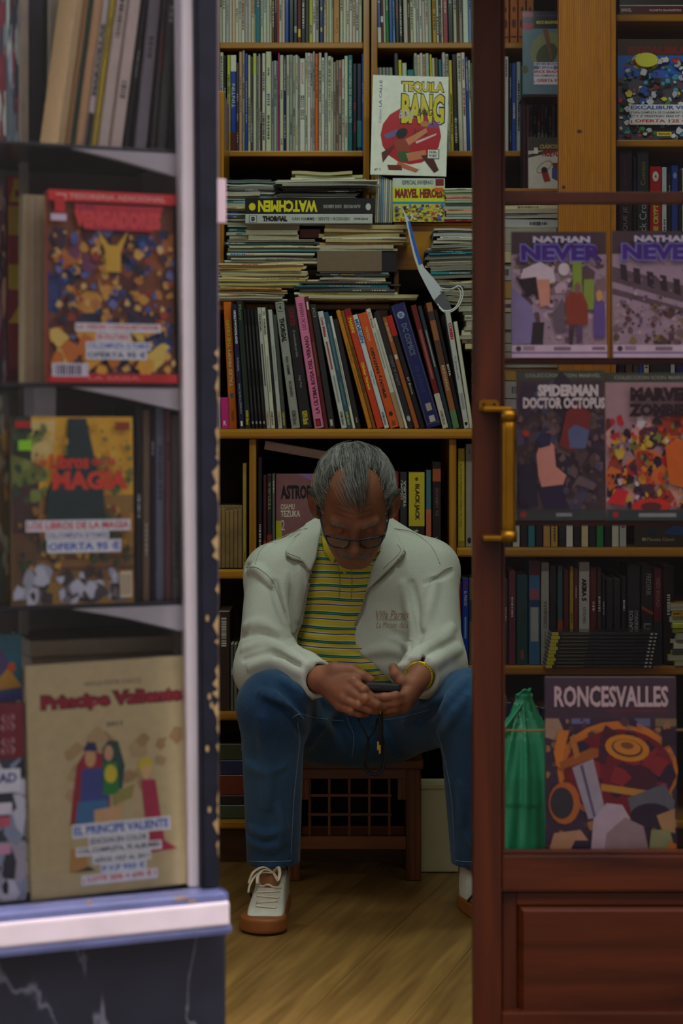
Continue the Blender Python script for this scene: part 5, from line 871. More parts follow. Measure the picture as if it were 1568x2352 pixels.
# --- compartments of the counter cabinet
YK = YB + .025
srow([(1051, 1067, 1030, (190, 170, 40), 'yellow-spined book with a long title', [('t', 'ALGO AHÍ PASANDO LAMIDO DE CASA', .3, .2, .7, .85, (90, 80, 20), -90), ('r', 0, 0, 1, .06, (150, 130, 20))]), (1069, 1086, 1020, (150, 142, 130), 'grey-beige book', [('e', .5, .06, .28, .03, 0, BK), ('t', 'A', .4, .9, .6, .95, BK)])] + [(1090 + i * 17.5, 1106 + i * 17.5, 1035 + (i * 37) % 30, c, nm) for i, (c, nm) in enumerate([(DG, 'dark grey book first'), (OW, 'off-white book second'), (BK, 'black book third'), (LG, 'light grey book fourth'), (BK, 'black book fifth'), (OW, 'off-white book sixth'), (BK, 'black book seventh'), (TE, 'teal-white book eighth'), (BK, 'black book ninth'), (TN, 'tan book tenth'), (MU, 'mustard book eleventh'), (BK, 'black book twelfth'), (WH, 'white pink-footed book thirteenth'), (BK, 'black book fourteenth'), (CR, 'cream book fifteenth'), (BK, 'black book sixteenth'), (GN, 'green book seventeenth'), (BK, 'black book eighteenth'), (OW, 'off-white book nineteenth'), (LG, 'light grey book twentieth')])], YK, ZS1R + .001, 'in the row under the counter by the cabinet upright', 'books in the row under the counter', d=.13)
PLC = [('r', 0, 0, 1, 1, (50, 44, 20)), ('t', 'Planeta Cómic', .16, .06, .5, .1, (150, 140, 110), 0, .02), ('e', .12, .08, .03, .02, 0, (150, 140, 110)), ('p', [(.34, .14), (.5, .24), (.68, .2), (.66, .12)], (30, 70, 110))] + blobs(111, 20, [(60, 54, 24), (40, 36, 20), (30, 50, 70)], (.02, .12, .98, .95), (.05, .12))
sface('comic_book', 1456, 1640, 1050, YK + .01, ZS1R + .001, (50, 44, 20), PLC, 'dark olive comic standing face-out under the counter beside the spines')
z2 = ZS2R + .001
srow([(1050, 1060, 1338, (120, 30, 28), 'slim dark red book'), (1061, 1076, 1328, (26, 60, 160), 'bright blue book with white lettering', [('t', 'EL PRECIO', .3, .68, .7, .85, WH, -90), ('t', 'Yves', .3, .88, .7, .96, RD, -90, .03), ('t', 'NORMA', .3, .02, .7, .1, YL, -90), ('r', .35, .3, .65, .55, LB)]), (1077, 1092, 1328, (130, 90, 60), 'brown picture-spined book', [('r', 0, .5, 1, .75, (60, 50, 50))])], YK, z2, 'on the lower shelf beside the man\'s elbow', 'books beside the elbow', d=.13)
srow([(1156, 1166, 1330, (60, 56, 66), 'slate book nearest the door stile'), (1168, 1184, 1310, (110, 50, 60), 'dull rose book'), (1186, 1212, 1320, (24, 70, 72), 'dark teal book', [('r', .4, .35, .6, .7, (60, 60, 30)), ('r', .35, .06, .65, .16, (150, 70, 40))]), (1214, 1240, 1288, (50, 110, 150), 'blue book with red head and white panel', [('r', 0, .86, 1, 1, (96, 30, 40)), ('t', 'BUDA', .15, .63, .9, .73, (200, 60, 60), 0, .05), ('r', .15, .22, .85, .55, (170, 170, 160)), ('r', 0, .56, 1, .62, (24, 60, 90))]), (1242, 1261, 1292, (165, 162, 150), 'pale grey book reading upwards', [('t', 'CHANBARA', .3, .36, .75, .62, (50, 50, 50), 90), ('t', 'Roberto', .35, .16, .65, .32, (70, 70, 70), 90), ('r', .35, .03, .65, .09, (150, 120, 30))]), (1262, 1278, 1300, BK, 'black book beside the pale grey one'), (1280, 1292, 1301, (50, 84, 84), 'teal and orange book', [('r', 0, 0, 1, .45, (150, 66, 30))]), (1294, 1306, 1308, (84, 26, 24), 'dark red book', [('t', 'LUCAS Y MAS ALLA', .3, .02, .7, .3, GY, 90)]), (1308, 1317, 1301, (170, 140, 40), 'slim mustard book'), (1318, 1327, 1306, (110, 36, 30), 'slim brick-red book'), (1329, 1354, 1291, (186, 184, 172), 'wide white book with large black lettering', [('t', 'AKIRA 5', .25, .62, .72, .84, BK, -90, .06), ('t', 'KATSUHIRO', .35, .4, .65, .56, DG, -90)]), (1355, 1370, 1306, (96, 30, 26), 'brownish red book beside the wide white one'), (1371, 1381, 1305, (60, 44, 36), 'dark brown book'), (1382, 1390, 1320, BK, 'thin black book after the dark brown one'),
      (1392, 1408, 1330, (36, 36, 38), 'black book with yellow number six label', [('r', .0, .14, 1, .32, (190, 180, 20)), ('t', '6', .3, .18, .7, .28, BK, 0, .04)]), (1409, 1425, 1330, (38, 38, 40), 'black book with yellow number eleven label', [('r', .0, .14, 1, .32, (190, 180, 20)), ('t', '11', .2, .18, .8, .28, BK, 0, .04)]), (1427, 1438, 1326, (30, 30, 34), 'black book with thin grey lettering'), (1440, 1470, 1300, (40, 38, 46), 'wide black book with two grey lettered lines', [('t', 'ERAMOS', .1, .3, .45, .55, GY, 90, .03), ('t', 'EL ENEMIGO', .55, .3, .85, .55, GY, 90, .02)]), (1472, 1500, 1300, (34, 32, 34), 'black book with large faded lettering', [('t', 'LUPUS', .2, .1, .8, .42, (130, 124, 110), -90, .04), ('t', 'FREDERIK', .4, .7, .8, .92, GY, -90), ('p', [(.0, .56), (1, .5), (1, .53), (0, .6)], (150, 70, 30))]), (1501, 1520, 1306, (96, 24, 30), 'dark red book near the stack', [('t', 'RED ROAD', .3, .6, .7, .9, (160, 120, 120), -90), ('r', 0, 0, 1, .45, (30, 34, 50))]), (1522, 1548, 1300, (34, 18, 14), 'dark brown-black book at the end')], YK, z2, 'on the shelf above the lettered album', 'books behind the horizontal stack', d=.13)
# horizontal stack sticking out over the shelf edge
zz = z2 - .0
nst = 10; tt = (ZP(1452, YB - .05) - z2) / nst
for i in range(nst):
    L = .262; x = XP(1384 + 1.6 * (i - 5), YB - .05); t = tt * .93
    art = [('r', 0, 0, .06 + .01 * (i % 3), 1, (196, 186, 20)), ('r', .1, .35, .35, .6, (110, 100, 40)), ('e', .93, .5, .015, .3, 0, LG), ('e', .97, .5, .012, .3, 0, LG), ('r', .45, .4, .8, .6, (60, 60, 60))]
    vs, fs = bookmesh(t, L, .17, .0008); o = link('album', pmesh('cover', vs, fs, col=lin((26, 26, 26))), BAGGED); tag(o, f'thin black album with yellow spine end, {"topmost" if i == nst - 1 else ORD[i + 1] + " from the bottom"} of its bagged stack', 'book', 'bagged stack of black albums')
    o.matrix_world = lying(x, YB - .05, zz + tt / 2, 0) @ Matrix.Translation((0, 0, -L / 2))
    vs, fs = pagemesh(t, L, .17, .0008, .0006); link('pages', pmesh('pages', vs, fs, col=lin((190, 196, 196))), PAGES, o)
    p = stf(link('spine_print', printm(art, L, t), BAGGED, o)); p.matrix_local = Matrix.Translation((-t / 2, -.0003, L)) @ Matrix.Rotation(R(90), 4, 'Y'); zz += tt
pile(1545, 1640, 1385, 1530, YB + .0, 12, [LY, DG, MU, OW], 35, 'yellow-edged pile at the end shelf', 'yellow-edged comics at the shelf end', zbase=z2, jit=3)
# lowest shelf behind the bag: dark books
zlow = ZP(1885, YB) + .001
srow([(1052 + i * 21, 1071 + i * 21, 1600 + (i * 53) % 50, c, f'{n} book, {ORD[i + 1]} from the upright') for i, (c, n) in enumerate([(NV, 'navy'), (BK, 'black'), ((30, 40, 60), 'slate-blue'), (BK, 'black'), ((60, 56, 60), 'grey'), (NV, 'navy'), ((34, 40, 60), 'dark blue'), (BK, 'black'), (DG, 'dark grey'), (NV, 'navy')])], YK, zlow, 'on the bottom shelf behind the green bag', 'books on the bottom shelf behind the bag', d=.13)
# centre compartment behind the man
zc3 = ZP(1308, YB) + .001; YQ = YB + .02
AST = [('r', 0, 0, 1, 1, (140, 92, 96)), ('p', [(0, .5), (.1, .5), (.14, 0), (0, 0)], (196, 190, 30)), ('p', [(.4, 1), (1, .86), (1, 1)], (150, 110, 170)), ('p', [(.7, 1), (.8, 1), (.86, .6), (.8, .6)], (210, 130, 60)), ('t', 'ASTROBOY', .09, .73, .92, .88, (20, 18, 20), 0, .05), ('t', 'OSAMU', .09, .62, .36, .68, (220, 210, 190), 0, .02), ('t', 'TEZUKA', .09, .54, .47, .61, (220, 210, 190), 0, .03), ('t', '2', .1, .40, .17, .51, (220, 210, 190)), ('p', ell(.62, .2, .2, .2, 0, 16), (190, 110, 50)), ('p', [(.14, .0), (.2, .3), (.26, .3), (.3, 0)], (40, 80, 140))]
sface('paperback', 634, 752, 1088, YQ + .03, zc3, (176, 110, 120), AST, 'pink-mauve paperback standing face-out behind the man with black capital title', t=.02, cat='paperback', tilt=0)
srow([(592, 602, 1050, BK, 'thin black book'), (604, 612, 1092, (76, 24, 30), 'thin maroon book', [('r', .1, 0, .9, .3, (150, 50, 30))]), (613, 624, 1090, (40, 34, 30), 'black author-lettered book', [('t', 'TEZUKA', .25, .62, .8, .92, (150, 150, 110), 90), ('r', 0, 0, 1, .36, (130, 50, 24))]), (625, 631, 1088, (100, 100, 96), 'thin grey bagged book')] + [(770 + i * 17, 786 + i * 17, 1096, c, n) for i, (c, n) in enumerate([(MR, 'maroon book hidden by the head'), (BK, 'black book hidden by the head'), (DG, 'dark grey book hidden by the head'), (BK, 'second black book hidden by the head'), (MR, 'second maroon book hidden by the head'), (BK, 'third black book hidden by the head'), (DG, 'grey book hidden by the head')])] + [(892, 916, 1084, (110, 26, 24), 'dark red book'), (918, 935, 1086, (44, 44, 44), 'black book with two-line white lettering', [('t', 'OSAMU', .1, .72, .42, .92, (190, 190, 180), 90, .02), ('t', 'TEZUKA', .5, .64, .85, .92, (190, 190, 180), 90, .03), ('r', 0, 0, 1, .42, (150, 70, 24))]), (937, 976, 1085, (36, 34, 30), 'wide yellow-panelled book', [('r', .02, .44, .98, 1, (200, 180, 30)), ('t', 'BLACK JACK', .34, .5, .68, .88, (40, 36, 10), -90, .05), ('e', .5, .93, .1, .02, 0, (80, 70, 20)), ('t', '4', .35, .34, .6, .41, (190, 180, 150), 90)]), (978, 990, 1080, (70, 110, 120), 'slim teal and salmon book', [('r', 0, 0, 1, .6, (190, 100, 70))]), (992, 1013, 1062, (34, 24, 22), 'black book with orange picture head', [('r', .05, .82, .95, .94, (170, 80, 30)), ('r', 0, .0, 1, .08, (150, 30, 24)), ('t', 'EL HÉROE', .3, .5, .7, .76, (140, 90, 80), 90), ('t', 'MATT WAGNER', .35, .1, .6, .3, (190, 180, 170), 90)])], YQ, zc3, 'in the compartment behind the seated man', 'books behind the seated man', d=.13)
book('card_strip', .022, .20, .02, (176, 146, 132), Matrix.Translation(W(608, 1022, YB + .03)) @ Matrix.Rotation(R(100), 4, 'Y') , 'dusty pink-brown strip of card slanting above the books behind the man', 'card', m=PRINT)
for i, c in enumerate([RD, BR, LG, DG, RD]):
    book('book', .018, .115 + .004 * (i % 2), .10, c, upright(XP(640 + i * 22, YQ + .16), YQ + .16, zc3), f'{CN[c]} pocket book, {ORD[i + 1]} of the back row behind the pink-mauve paperback', 'book', 'back row behind the paperback')
# left compartments
zl1 = ZP(1308, YB) + .001
pk = tag(link('bagged_books', None if False else bxm(XP(470, YQ), XP(556, YQ), YQ, YQ + .14, zl1, ZP(1160, YQ), .004), mat('aged_paper_bundle', (120, 96, 56), .4, .35, 8, bump=.4, coat=.8, stretch=(22, 1, .6))), 'block of aged magazines wrapped tight in clear film in the left compartment', 'bundle')
for i in range(9):
    x = XP(470 + (i + .5) * 9.5, YQ); link('magazine_spine', bxm(x - .0045, x + .0045, YQ - .004, YQ + .02, zl1 + .001, ZP(1166 + (i * 7) % 9, YQ), .002), mat('aged_spine', (134, 108, 66), .5, .3, 18), pk)
srow([(557, 566, 1064, (176, 150, 60), 'tall mustard book'), (440, 468, 1120, BK, 'black book')], YQ, zl1, 'beside the wrapped magazines in the left compartment', 'books in the left compartment')
zl2 = ZP(1636, YB) + .001
srow([(500, 528, 1405, (60, 40, 28), 'dark brown book'), (529, 536, 1480, (96, 96, 84), 'thin grey-green bagged book'), (537, 544, 1480, (110, 110, 90), 'second thin grey-green bagged book'), (545, 552, 1480, (90, 92, 80), 'third thin grey-green bagged book'), (553, 560, 1482, (80, 80, 90), 'thin grey-blue bagged book')], YQ, zl2, 'in the compartment by the man\'s sleeve', 'books by the sleeve')
zl3 = ZP(1885, YB) + .001
for i, (c, n, tk) in enumerate([((56, 60, 40), 'olive', .06), ((110, 40, 20), 'rust-orange', .05), ((30, 36, 60), 'navy-grey', .04), (NV, 'navy', .03), ((56, 64, 40), 'olive-green', .03)]):
    pass
zz = zl3
for i, (c, n, tk) in enumerate([((70, 84, 60), 'grey-green', .033), ((30, 30, 34), 'black', .024), ((116, 46, 26), 'rust', .05), ((34, 44, 84), 'navy', .036), ((60, 66, 40), 'olive', .04)]):
    x = XP(513, YQ); book('book', tk, .115, .16, c, lying(x, YQ, zz + tk / 2 + .0003, 0) @ Matrix.Translation((0, 0, -.0575)), f'{n} book lying in the bottom left compartment pile', 'book', 'flat pile in the bottom left compartment', hard=True); zz += tk + .0004
# white board leaning by the stool
wb = tag(link('white_box', bxm(XP(966, 4.53), XP(1052, 4.53), 4.53, 4.60, .002, ZP(1803, 4.53), .003), mat('off_white_board', (186, 182, 140), .6, .06, 10)), 'plain off-white flat box standing on the floor beside the stool', 'box')
link('lid_edge', bxm(XP(965, 4.53), XP(1053, 4.53), 4.528, 4.602, ZP(1812, 4.53), ZP(1801, 4.53), .002), mat('off_white_board', (186, 182, 140), .6), wb)
# ================================================================ implicit-surface modelling (for the man, his clothes and the bag)
def nrm(v): return np.sqrt((v * v).sum(-1))
def A3(p): return np.array([p[0], p[1], p[2]], dtype=np.float64)
def cone(P, a, b, ra, rb):
    a, b = A3(a), A3(b); ba = b - a; t = np.clip(((P - a) @ ba) / (ba @ ba), 0, 1); return nrm(P - a - t[:, None] * ba) - (ra + (rb - ra) * t)
def chain(P, pts, rs, k=.004):
    d = None
    for i in range(len(pts) - 1):
        c = cone(P, pts[i], pts[i + 1], rs[i], rs[i + 1]); d = c if d is None else smin(d, c, k)
    return d
def ellip(P, c, r, M=None):
    q = P - A3(c)
    if M is not None: q = q @ M
    r = np.array(r); k0 = nrm(q / r); k1 = nrm(q / (r * r)); return k0 * (k0 - 1) / np.maximum(k1, 1e-9)
def smin(a, b, k): h = np.clip(.5 + .5 * (b - a) / k, 0, 1); return b * (1 - h) + a * h - k * h * (1 - h)
def smax(a, b, k): return -smin(-a, -b, k)
def near(P, c, rad, fn):
    """fn only where it matters"""
    d = nrm(P - A3(c)) - rad; m = d < .03
    if m.any(): d = d.copy(); d[m] = fn(P[m])
    else: d = d + .0
    return d
def topx(P): return CX + FPX * P[:, 0] / P[:, 1], HOR + FPX * (CAMZ - P[:, 2]) / P[:, 1]
def poly2(x, y, pts):
    """signed distance to a polygon (negative inside)"""
    n = len(pts); d = np.full(x.shape, 1e9); s = np.ones(x.shape)
    for i in range(n):
        ax, ay = pts[i]; bx, by = pts[i - 1]; ex, ey = bx - ax, by - ay; wx, wy = x - ax, y - ay
        t = np.clip((wx * ex + wy * ey) / (ex * ex + ey * ey), 0, 1); d = np.minimum(d, (wx - ex * t) ** 2 + (wy - ey * t) ** 2)
        c1 = y >= ay; c2 = y < by; c3 = ex * wy > ey * wx; f = (c1 & c2 & c3) | (~c1 & ~c2 & ~c3); s = np.where(f, -s, s)
    return s * np.sqrt(d)
def mesh_sdf(f, lo, hi, h, name, proj=1):
    lo = np.array(lo, float); hi = np.array(hi, float); B = 8
    nb = np.ceil((hi - lo) / (h * B)).astype(int); N = nb * B + 1
    bi = np.stack(np.meshgrid(*[np.arange(n) for n in nb], indexing='ij'), -1).reshape(-1, 3)
    dc = f(lo + (bi + .5) * (B * h)); keep = np.abs(dc) < B * h * 1.35
    D = np.ones(N, np.float32)
    for b_, d_ in zip(bi[~keep], dc[~keep]):
        if d_ < 0: D[b_[0]*B:b_[0]*B+B+1, b_[1]*B:b_[1]*B+B+1, b_[2]*B:b_[2]*B+B+1] = -1
    kb = bi[keep]; g = np.stack(np.meshgrid(*[np.arange(B + 1)] * 3, indexing='ij'), -1).reshape(-1, 3)
    for s in range(0, len(kb), 1200):
        q = kb[s:s+1200]; idx = (q[:, None, :] * B + g[None]).reshape(-1, 3); D[idx[:, 0], idx[:, 1], idx[:, 2]] = f(lo + idx * h)
    S = D < 0; c = np.zeros(N - 1, np.int8)
    for i in (0, 1):
        for j in (0, 1):
            for k in (0, 1): c += S[i:N[0]-1+i, j:N[1]-1+j, k:N[2]-1+k]
    ac = np.argwhere((c > 0) & (c < 8)); idm = np.full(N - 1, -1, np.int32); idm[ac[:, 0], ac[:, 1], ac[:, 2]] = np.arange(len(ac))
    acc = np.zeros((len(ac), 3)); cnt = np.zeros(len(ac))
    for ax in range(3):
        o = [a for a in range(3) if a != ax]
        for u in (0, 1):
            for v in (0, 1):
                p0 = ac.copy(); p0[:, o[0]] += u; p0[:, o[1]] += v; p1 = p0.copy(); p1[:, ax] += 1
                d0 = D[p0[:, 0], p0[:, 1], p0[:, 2]]; d1 = D[p1[:, 0], p1[:, 1], p1[:, 2]]; m = (d0 < 0) != (d1 < 0)
                t = np.where(m, d0 / np.where(m, d0 - d1, 1), 0); q = p0.astype(float); q[:, ax] += t; acc[m] += q[m]; cnt[m] += 1
    V = lo + acc / np.maximum(cnt, 1)[:, None] * h
    F = []
    for ax in range(3):
        o = [(ax + 1) % 3, (ax + 2) % 3]; sl0 = [slice(1, -1)] * 3; sl1 = [slice(1, -1)] * 3; sl0[ax] = slice(0, -1); sl1[ax] = slice(1, None)
        s0 = S[tuple(sl0)]; s1 = S[tuple(sl1)]; e = np.argwhere(s0 != s1); inn = s0[e[:, 0], e[:, 1], e[:, 2]]
        e = e + 1; e[:, ax] -= 1
        def cell(du, dv): q = e.copy(); q[:, o[0]] += du; q[:, o[1]] += dv; return idm[q[:, 0], q[:, 1], q[:, 2]]
        quad = np.stack([cell(-1, -1), cell(0, -1), cell(0, 0), cell(-1, 0)], 1); quad[~inn] = quad[~inn][:, ::-1]; F.append(quad)
    F = np.concatenate(F); F = F[(F >= 0).all(1)]
    for _ in range(proj):
        e = h * .25; d = f(V); gr = np.stack([f(V + np.eye(3)[i] * e) - d for i in range(3)], -1) / e; gl = np.maximum(nrm(gr), .3)
        V = V - gr / gl[:, None] * np.clip(d / gl, -h, h)[:, None]
    me = bpy.data.meshes.new(name); me.vertices.add(len(V)); me.vertices.foreach_set('co', V.astype(np.float32).ravel())
    me.loops.add(F.size); me.loops.foreach_set('vertex_index', F.astype(np.int32).ravel())
    me.polygons.add(len(F)); me.polygons.foreach_set('loop_start', np.arange(0, F.size, 4, dtype=np.int32)); me.polygons.foreach_set('use_smooth', np.ones(len(F), bool))
    me.update(calc_edges=True); me.validate(); return me
def march(f, px, py, y0=3.80, y1=4.7):
    """where the view line through a photo pixel meets the surface"""
    px = np.atleast_1d(np.array(px, float)); py = np.atleast_1d(np.array(py, float)); d = np.stack([(px - CX) / FPX, np.ones(len(px)), (HOR - py) / FPX], -1)
    t = np.full(len(px), y0)
    for _ in range(70): t = np.minimum(t + f(np.array([0, 0, CAMZ]) + d * t[:, None]) * .75, y1)
    return np.array([0, 0, CAMZ]) + d * t[:, None], t < y1 - 1e-3
def onsurf(f, pts, off=0., n=5, **k):
    """spline of photo pixels dropped onto a surface"""
    s = spline([(p[0], p[1], 0) for p in pts], n); P, ok = march(f, [p.x for p in s], [p.y for p in s], **k); P = P[ok]
    if off: e = 1e-3; d = f(P); g = np.stack([f(P + np.eye(3)[i] * e) - d for i in range(3)], -1); g /= np.maximum(nrm(g), 1e-9)[:, None]; P = P + g * off
    return P
class Fold:
    def __init__(s, f, pts, r, depth=.15, k=.014, val=False):
        P = onsurf(f, pts, 0, 3); s.r, s.k, s.val = r, k, val
        e = 1e-3; d = f(P); g = np.stack([f(P + np.eye(3)[i] * e) - d for i in range(3)], -1); g /= np.maximum(nrm(g), 1e-9)[:, None]
        s.P = P + g * (r * depth if val else -r * depth); s.c = s.P.mean(0); s.R = nrm(s.P - s.c).max() + r + k + .02
    def __call__(s, Q, d):
        m = nrm(Q - s.c) < s.R
        if not m.any() or len(s.P) < 2: return d
        q = Q[m]; n = len(s.P); rr = [s.r * (.35 + .65 * math.sin(math.pi * (i + .5) / n)) for i in range(n)]; e = None
        for i in range(n - 1): c = cone(q, s.P[i], s.P[i+1], rr[i], rr[i+1]); e = c if e is None else np.minimum(e, c)
        d = d.copy(); d[m] = smax(d[m], -e, s.k) if s.val else smin(d[m], e, s.k); return d
def addfolds(f, spec):
    fl = [Fold(f, *a[:2], **(a[2] if len(a) > 2 else {})) for a in spec]
    def g(P):
        d = f(P)
        for x in fl: d = x(P, d)
        return d
    return g
wp = lambda px, py, Y: A3(W(px, py, Y))
# ---------------------------------------------------------------- head (local: -Y face, Z up), bowed over the phone
HC = A3((.0285, 4.145, .908)); TH_ = R(37); ct, st = math.cos(TH_), math.sin(TH_)
HM = np.array([[1, 0, 0], [0, ct, -st], [0, st, ct]])      # columns: local axes in world
def hl(P): return (P - HC) @ HM
def hw(q): return np.asarray(q, float) @ HM.T + HC
def f_skull(q): return f_head(q, False)
def f_head(q, ear=True):
    x = np.abs(q[:, 0]); Q = np.stack([x, q[:, 1], q[:, 2]], -1)
    d = ellip(Q, (0, .012, .036), (.0765, .097, .088))
    d = smin(d, ellip(Q, (0, -.030, -.030), (.064, .068, .082)), .03)
    d = smin(d, cone(Q, (.050, .0, -.055), (.018, -.068, -.093), .020, .022), .03)
    d = smin(d, ellip(Q, (0, -.078, -.096), (.027, .020, .018)), .018)
    d = smin(d, cone(Q, (.010, -.090, .010), (.044, -.076, .013), .0085, .0075), .014)          # brow
    d = smin(d, ellip(Q, (.046, -.066, -.030), (.022, .020, .018)), .02)                          # cheekbone
    d = smax(d, -ellip(Q, (.032, -.098, -.006), (.017, .016, .011)), .014)                        # socket
    d = smin(d, ellip(Q, (.032, -.0765, -.007), (.0135, .0125, .0105)), .004)                    # lid over eyeball
    d = smax(d, -cone(Q, (.022, -.0915, -.011), (.042, -.085, -.0115), .0013, .0012), .002)      # lid slit
    d = smin(d, cone(Q, (0, -.093, .004), (0, -.112, -.034), .0075, .0115), .010)                # nose
    d = smin(d, ellip(Q, (0, -.116, -.038), (.0125, .013, .0115)), .006)
    d = smin(d, ellip(Q, (.0135, -.104, -.042), (.0075, .0105, .0085)), .005)
    d = smax(d, -ellip(Q, (.0075, -.110, -.0505), (.0035, .006, .004)), .003)
    d = smin(d, cone(Q, (.020, -.090, -.050), (.030, -.080, -.075), .006, .007), .012)          # jowl fold
    d = smax(d, -cone(Q, (.019, -.100, -.046), (.034, -.084, -.072), .0016, .0016), .006)
    d = smin(d, ellip(Q, (0, -.092, -.060), (.028, .012, .010)), .012)                            # upper lip
    d = smin(d, ellip(Q, (0, -.093, -.078), (.020, .010, .0065)), .006)                           # lower lip
    d = smax(d, -cone(Q, (0, -.106, -.0705), (.026, -.094, -.0715), .002, .0015), .004)
    for i, z in enumerate((.030, .042, .054)): d = smax(d, -cone(Q, (0, -.0945 + i * .004, z), (.034, -.080 + i * .004, z + .003), .0009, .0006), .004)
    if not ear: return d
    eq = Q + .0; eq[:, 0] = Q[:, 0] - .45 * np.clip(Q[:, 1] - .004, 0, 1); e = ellip(eq, (.085, .016, -.012), (.0095, .022, .035)); e = smax(e, -ellip(eq, (.094, .010, -.008), (.007, .012, .021)), .004); e = smin(e, ellip(eq, (.077, .008, -.037), (.007, .009, .010)), .008)
    return smin(d, e, .006)
neck0 = hw([[0, .045, -.055]])[0]
# arms and hands
SHL, ELL, WRL = A3((-.155, 4.33, .737)), A3((-.172, 4.185, .535)), wp(737, 1560, 4.005)
SHR, ELR, WRR = A3((.203, 4.33, .747)), A3((.212, 4.19, .545)), wp(962, 1553, 4.00)
RH = dict(index=[(812, 1566, 3.948), (836, 1586, 3.926), (853, 1601, 3.928), (862, 1610, 3.934)], middle=[(803, 1586, 3.945), (838, 1607, 3.918), (864, 1619, 3.922), (881, 1624, 3.930)],
          ring=[(792, 1604, 3.948), (824, 1621, 3.922), (848, 1630, 3.926), (866, 1633, 3.934)], little=[(782, 1620, 3.960), (806, 1634, 3.936), (825, 1640, 3.938), (840, 1641, 3.944)])
RT = [(768, 1541, 3.985), (806, 1541, 3.972), (832, 1553, 3.964), (850, 1562, 3.963)]
LH = dict(index=[(934, 1594, 3.945), (908, 1600, 3.927), (882, 1601, 3.926), (864, 1599, 3.933)], middle=[(934, 1606, 3.945), (910, 1614, 3.930), (884, 1617, 3.933), (868, 1617, 3.940)],
          ring=[(930, 1616, 3.950), (910, 1626, 3.938), (890, 1631, 3.940), (876, 1634, 3.944)], little=[(926, 1624, 3.958), (908, 1633, 3.948), (893, 1638, 3.950), (882, 1641, 3.954)])
LT = [(946, 1572, 3.968), (923, 1566, 3.958), (909, 1549, 3.962), (903, 1533, 3.969)]
FR = dict(index=(.0118, .0100, .0092, .0078), middle=(.0118, .0102, .0094, .0080), ring=(.0114, .0096, .0088, .0076), little=(.0105, .0086, .0078, .0068))
def f_hand(P, wr, H, T, tb):
    d = None
    for k, pts in H.items():
        w = [wp(*p) for p in pts]; pal = cone(P, wr, w[0], .0215, .0135); d = pal if d is None else smin(d, pal, .012)
    d = smin(d, cone(P, wr, wp(*T[0]), .022, .018), .014)
    for k, pts in H.items():
        w = [wp(*p) for p in pts]; c = chain(P, w, FR[k], .003)
        for j in (0, 1): c = smin(c, nrm(P - (w[j] + A3((0, -.003, .003)))) - FR[k][j] * .86, .006)        # knuckle
        d = smin(d, c, .0045)
    w = [wp(*p) for p in T]; return smin(d, chain(P, w, (.0175, .0135, .0118, .0098), .005), .008)
HCR, HCL = wp(800, 1590, 3.95), wp(915, 1590, 3.955)
def f_body(P):
    d = near(P, HC, .16, lambda Q: f_head(hl(Q)))
    d = smin(d, cone(P, neck0, (.028, 4.345, .775), .054, .066), .025)
    t = smin(ellip(P, (.026, 4.36, .66), (.125, .085, .15)), ellip(P, (.024, 4.37, .48), (.12, .09, .13)), .05)
    d = smin(d, t, .05)
    for s, e, w in ((SHL, ELL, WRL), (SHR, ELR, WRR)):
        d = smin(d, cone(P, (.026 + .6 * (s[0] - .026), 4.35, .745), s, .05, .042), .03)
        d = smin(d, smin(cone(P, s, e, .042, .036), cone(P, e, w, .036, .0255), .02), .02)
    h = near(P, HCR, .115, lambda Q: f_hand(Q, WRL, RH, RT, 0)); d = smin(d, h, .010)
    h = near(P, HCL, .105, lambda Q: f_hand(Q, WRR, LH, LT, 0)); d = smin(d, h, .0025)
    for s, k, a in ((-1, KNL, ANL), (1, KNR, ANR)):
        hp = A3((.024 + s * .085, 4.39, .385)); d = smin(d, smin(cone(P, hp, k, .062, .046), cone(P, k, a, .044, .030), .02), .02)
    return d
KNL, ANL = A3((-.149, 4.035, .478)), A3((-.152, 4.185, .09)); KNR, ANR = A3((.277, 4.03, .482)), A3((.305, 4.185, .09))
# ---------------------------------------------------------------- clothes
def f_polo(P):
    d = smin(ellip(P, (.026, 4.345, .68), (.155, .108, .15)), ellip(P, (.026, 4.325, .535), (.152, .135, .125)), .06)
    d = smin(d, ellip(P, (.022, 4.38, .45), (.16, .12, .10)), .05)
    d = smin(d, cone(P, (-.09, 4.345, .77), (.15, 4.345, .772), .045, .045), .05)
    d = smin(d, ellip(P, (.026, 4.30, .785), (.062, .055, .035)), .04); d = smax(d, .468 - P[:, 2], .012)
    return smax(d, -cone(P, hw([[0, .05, -.05]])[0] + A3((0, -.03, .03)), (.028, 4.325, .785), .062, .058), .008)
f_polo = addfolds(f_polo, [([(700, 1462), (760, 1470), (830, 1492)], .006, dict(k=.012)), ([(690, 1490), (770, 1500), (850, 1530)], .007, dict(k=.014)), ([(720, 1440), (790, 1442), (820, 1450)], .005, dict(k=.012)), ([(700, 1525), (790, 1520), (860, 1550)], .006, dict(k=.014))])
OPEN = [(742, 1150), (737, 1215), (727, 1280), (713, 1314), (706, 1350), (697, 1400), (690, 1432), (670, 1454), (672, 1480), (688, 1512), (700, 1600), (930, 1640), (905, 1580), (892, 1562), (872, 1541), (850, 1520), (829, 1503), (816, 1487), (814, 1458), (819, 1428), (828, 1400), (842, 1352), (854, 1304), (872, 1268), (876, 1215), (872, 1150)]
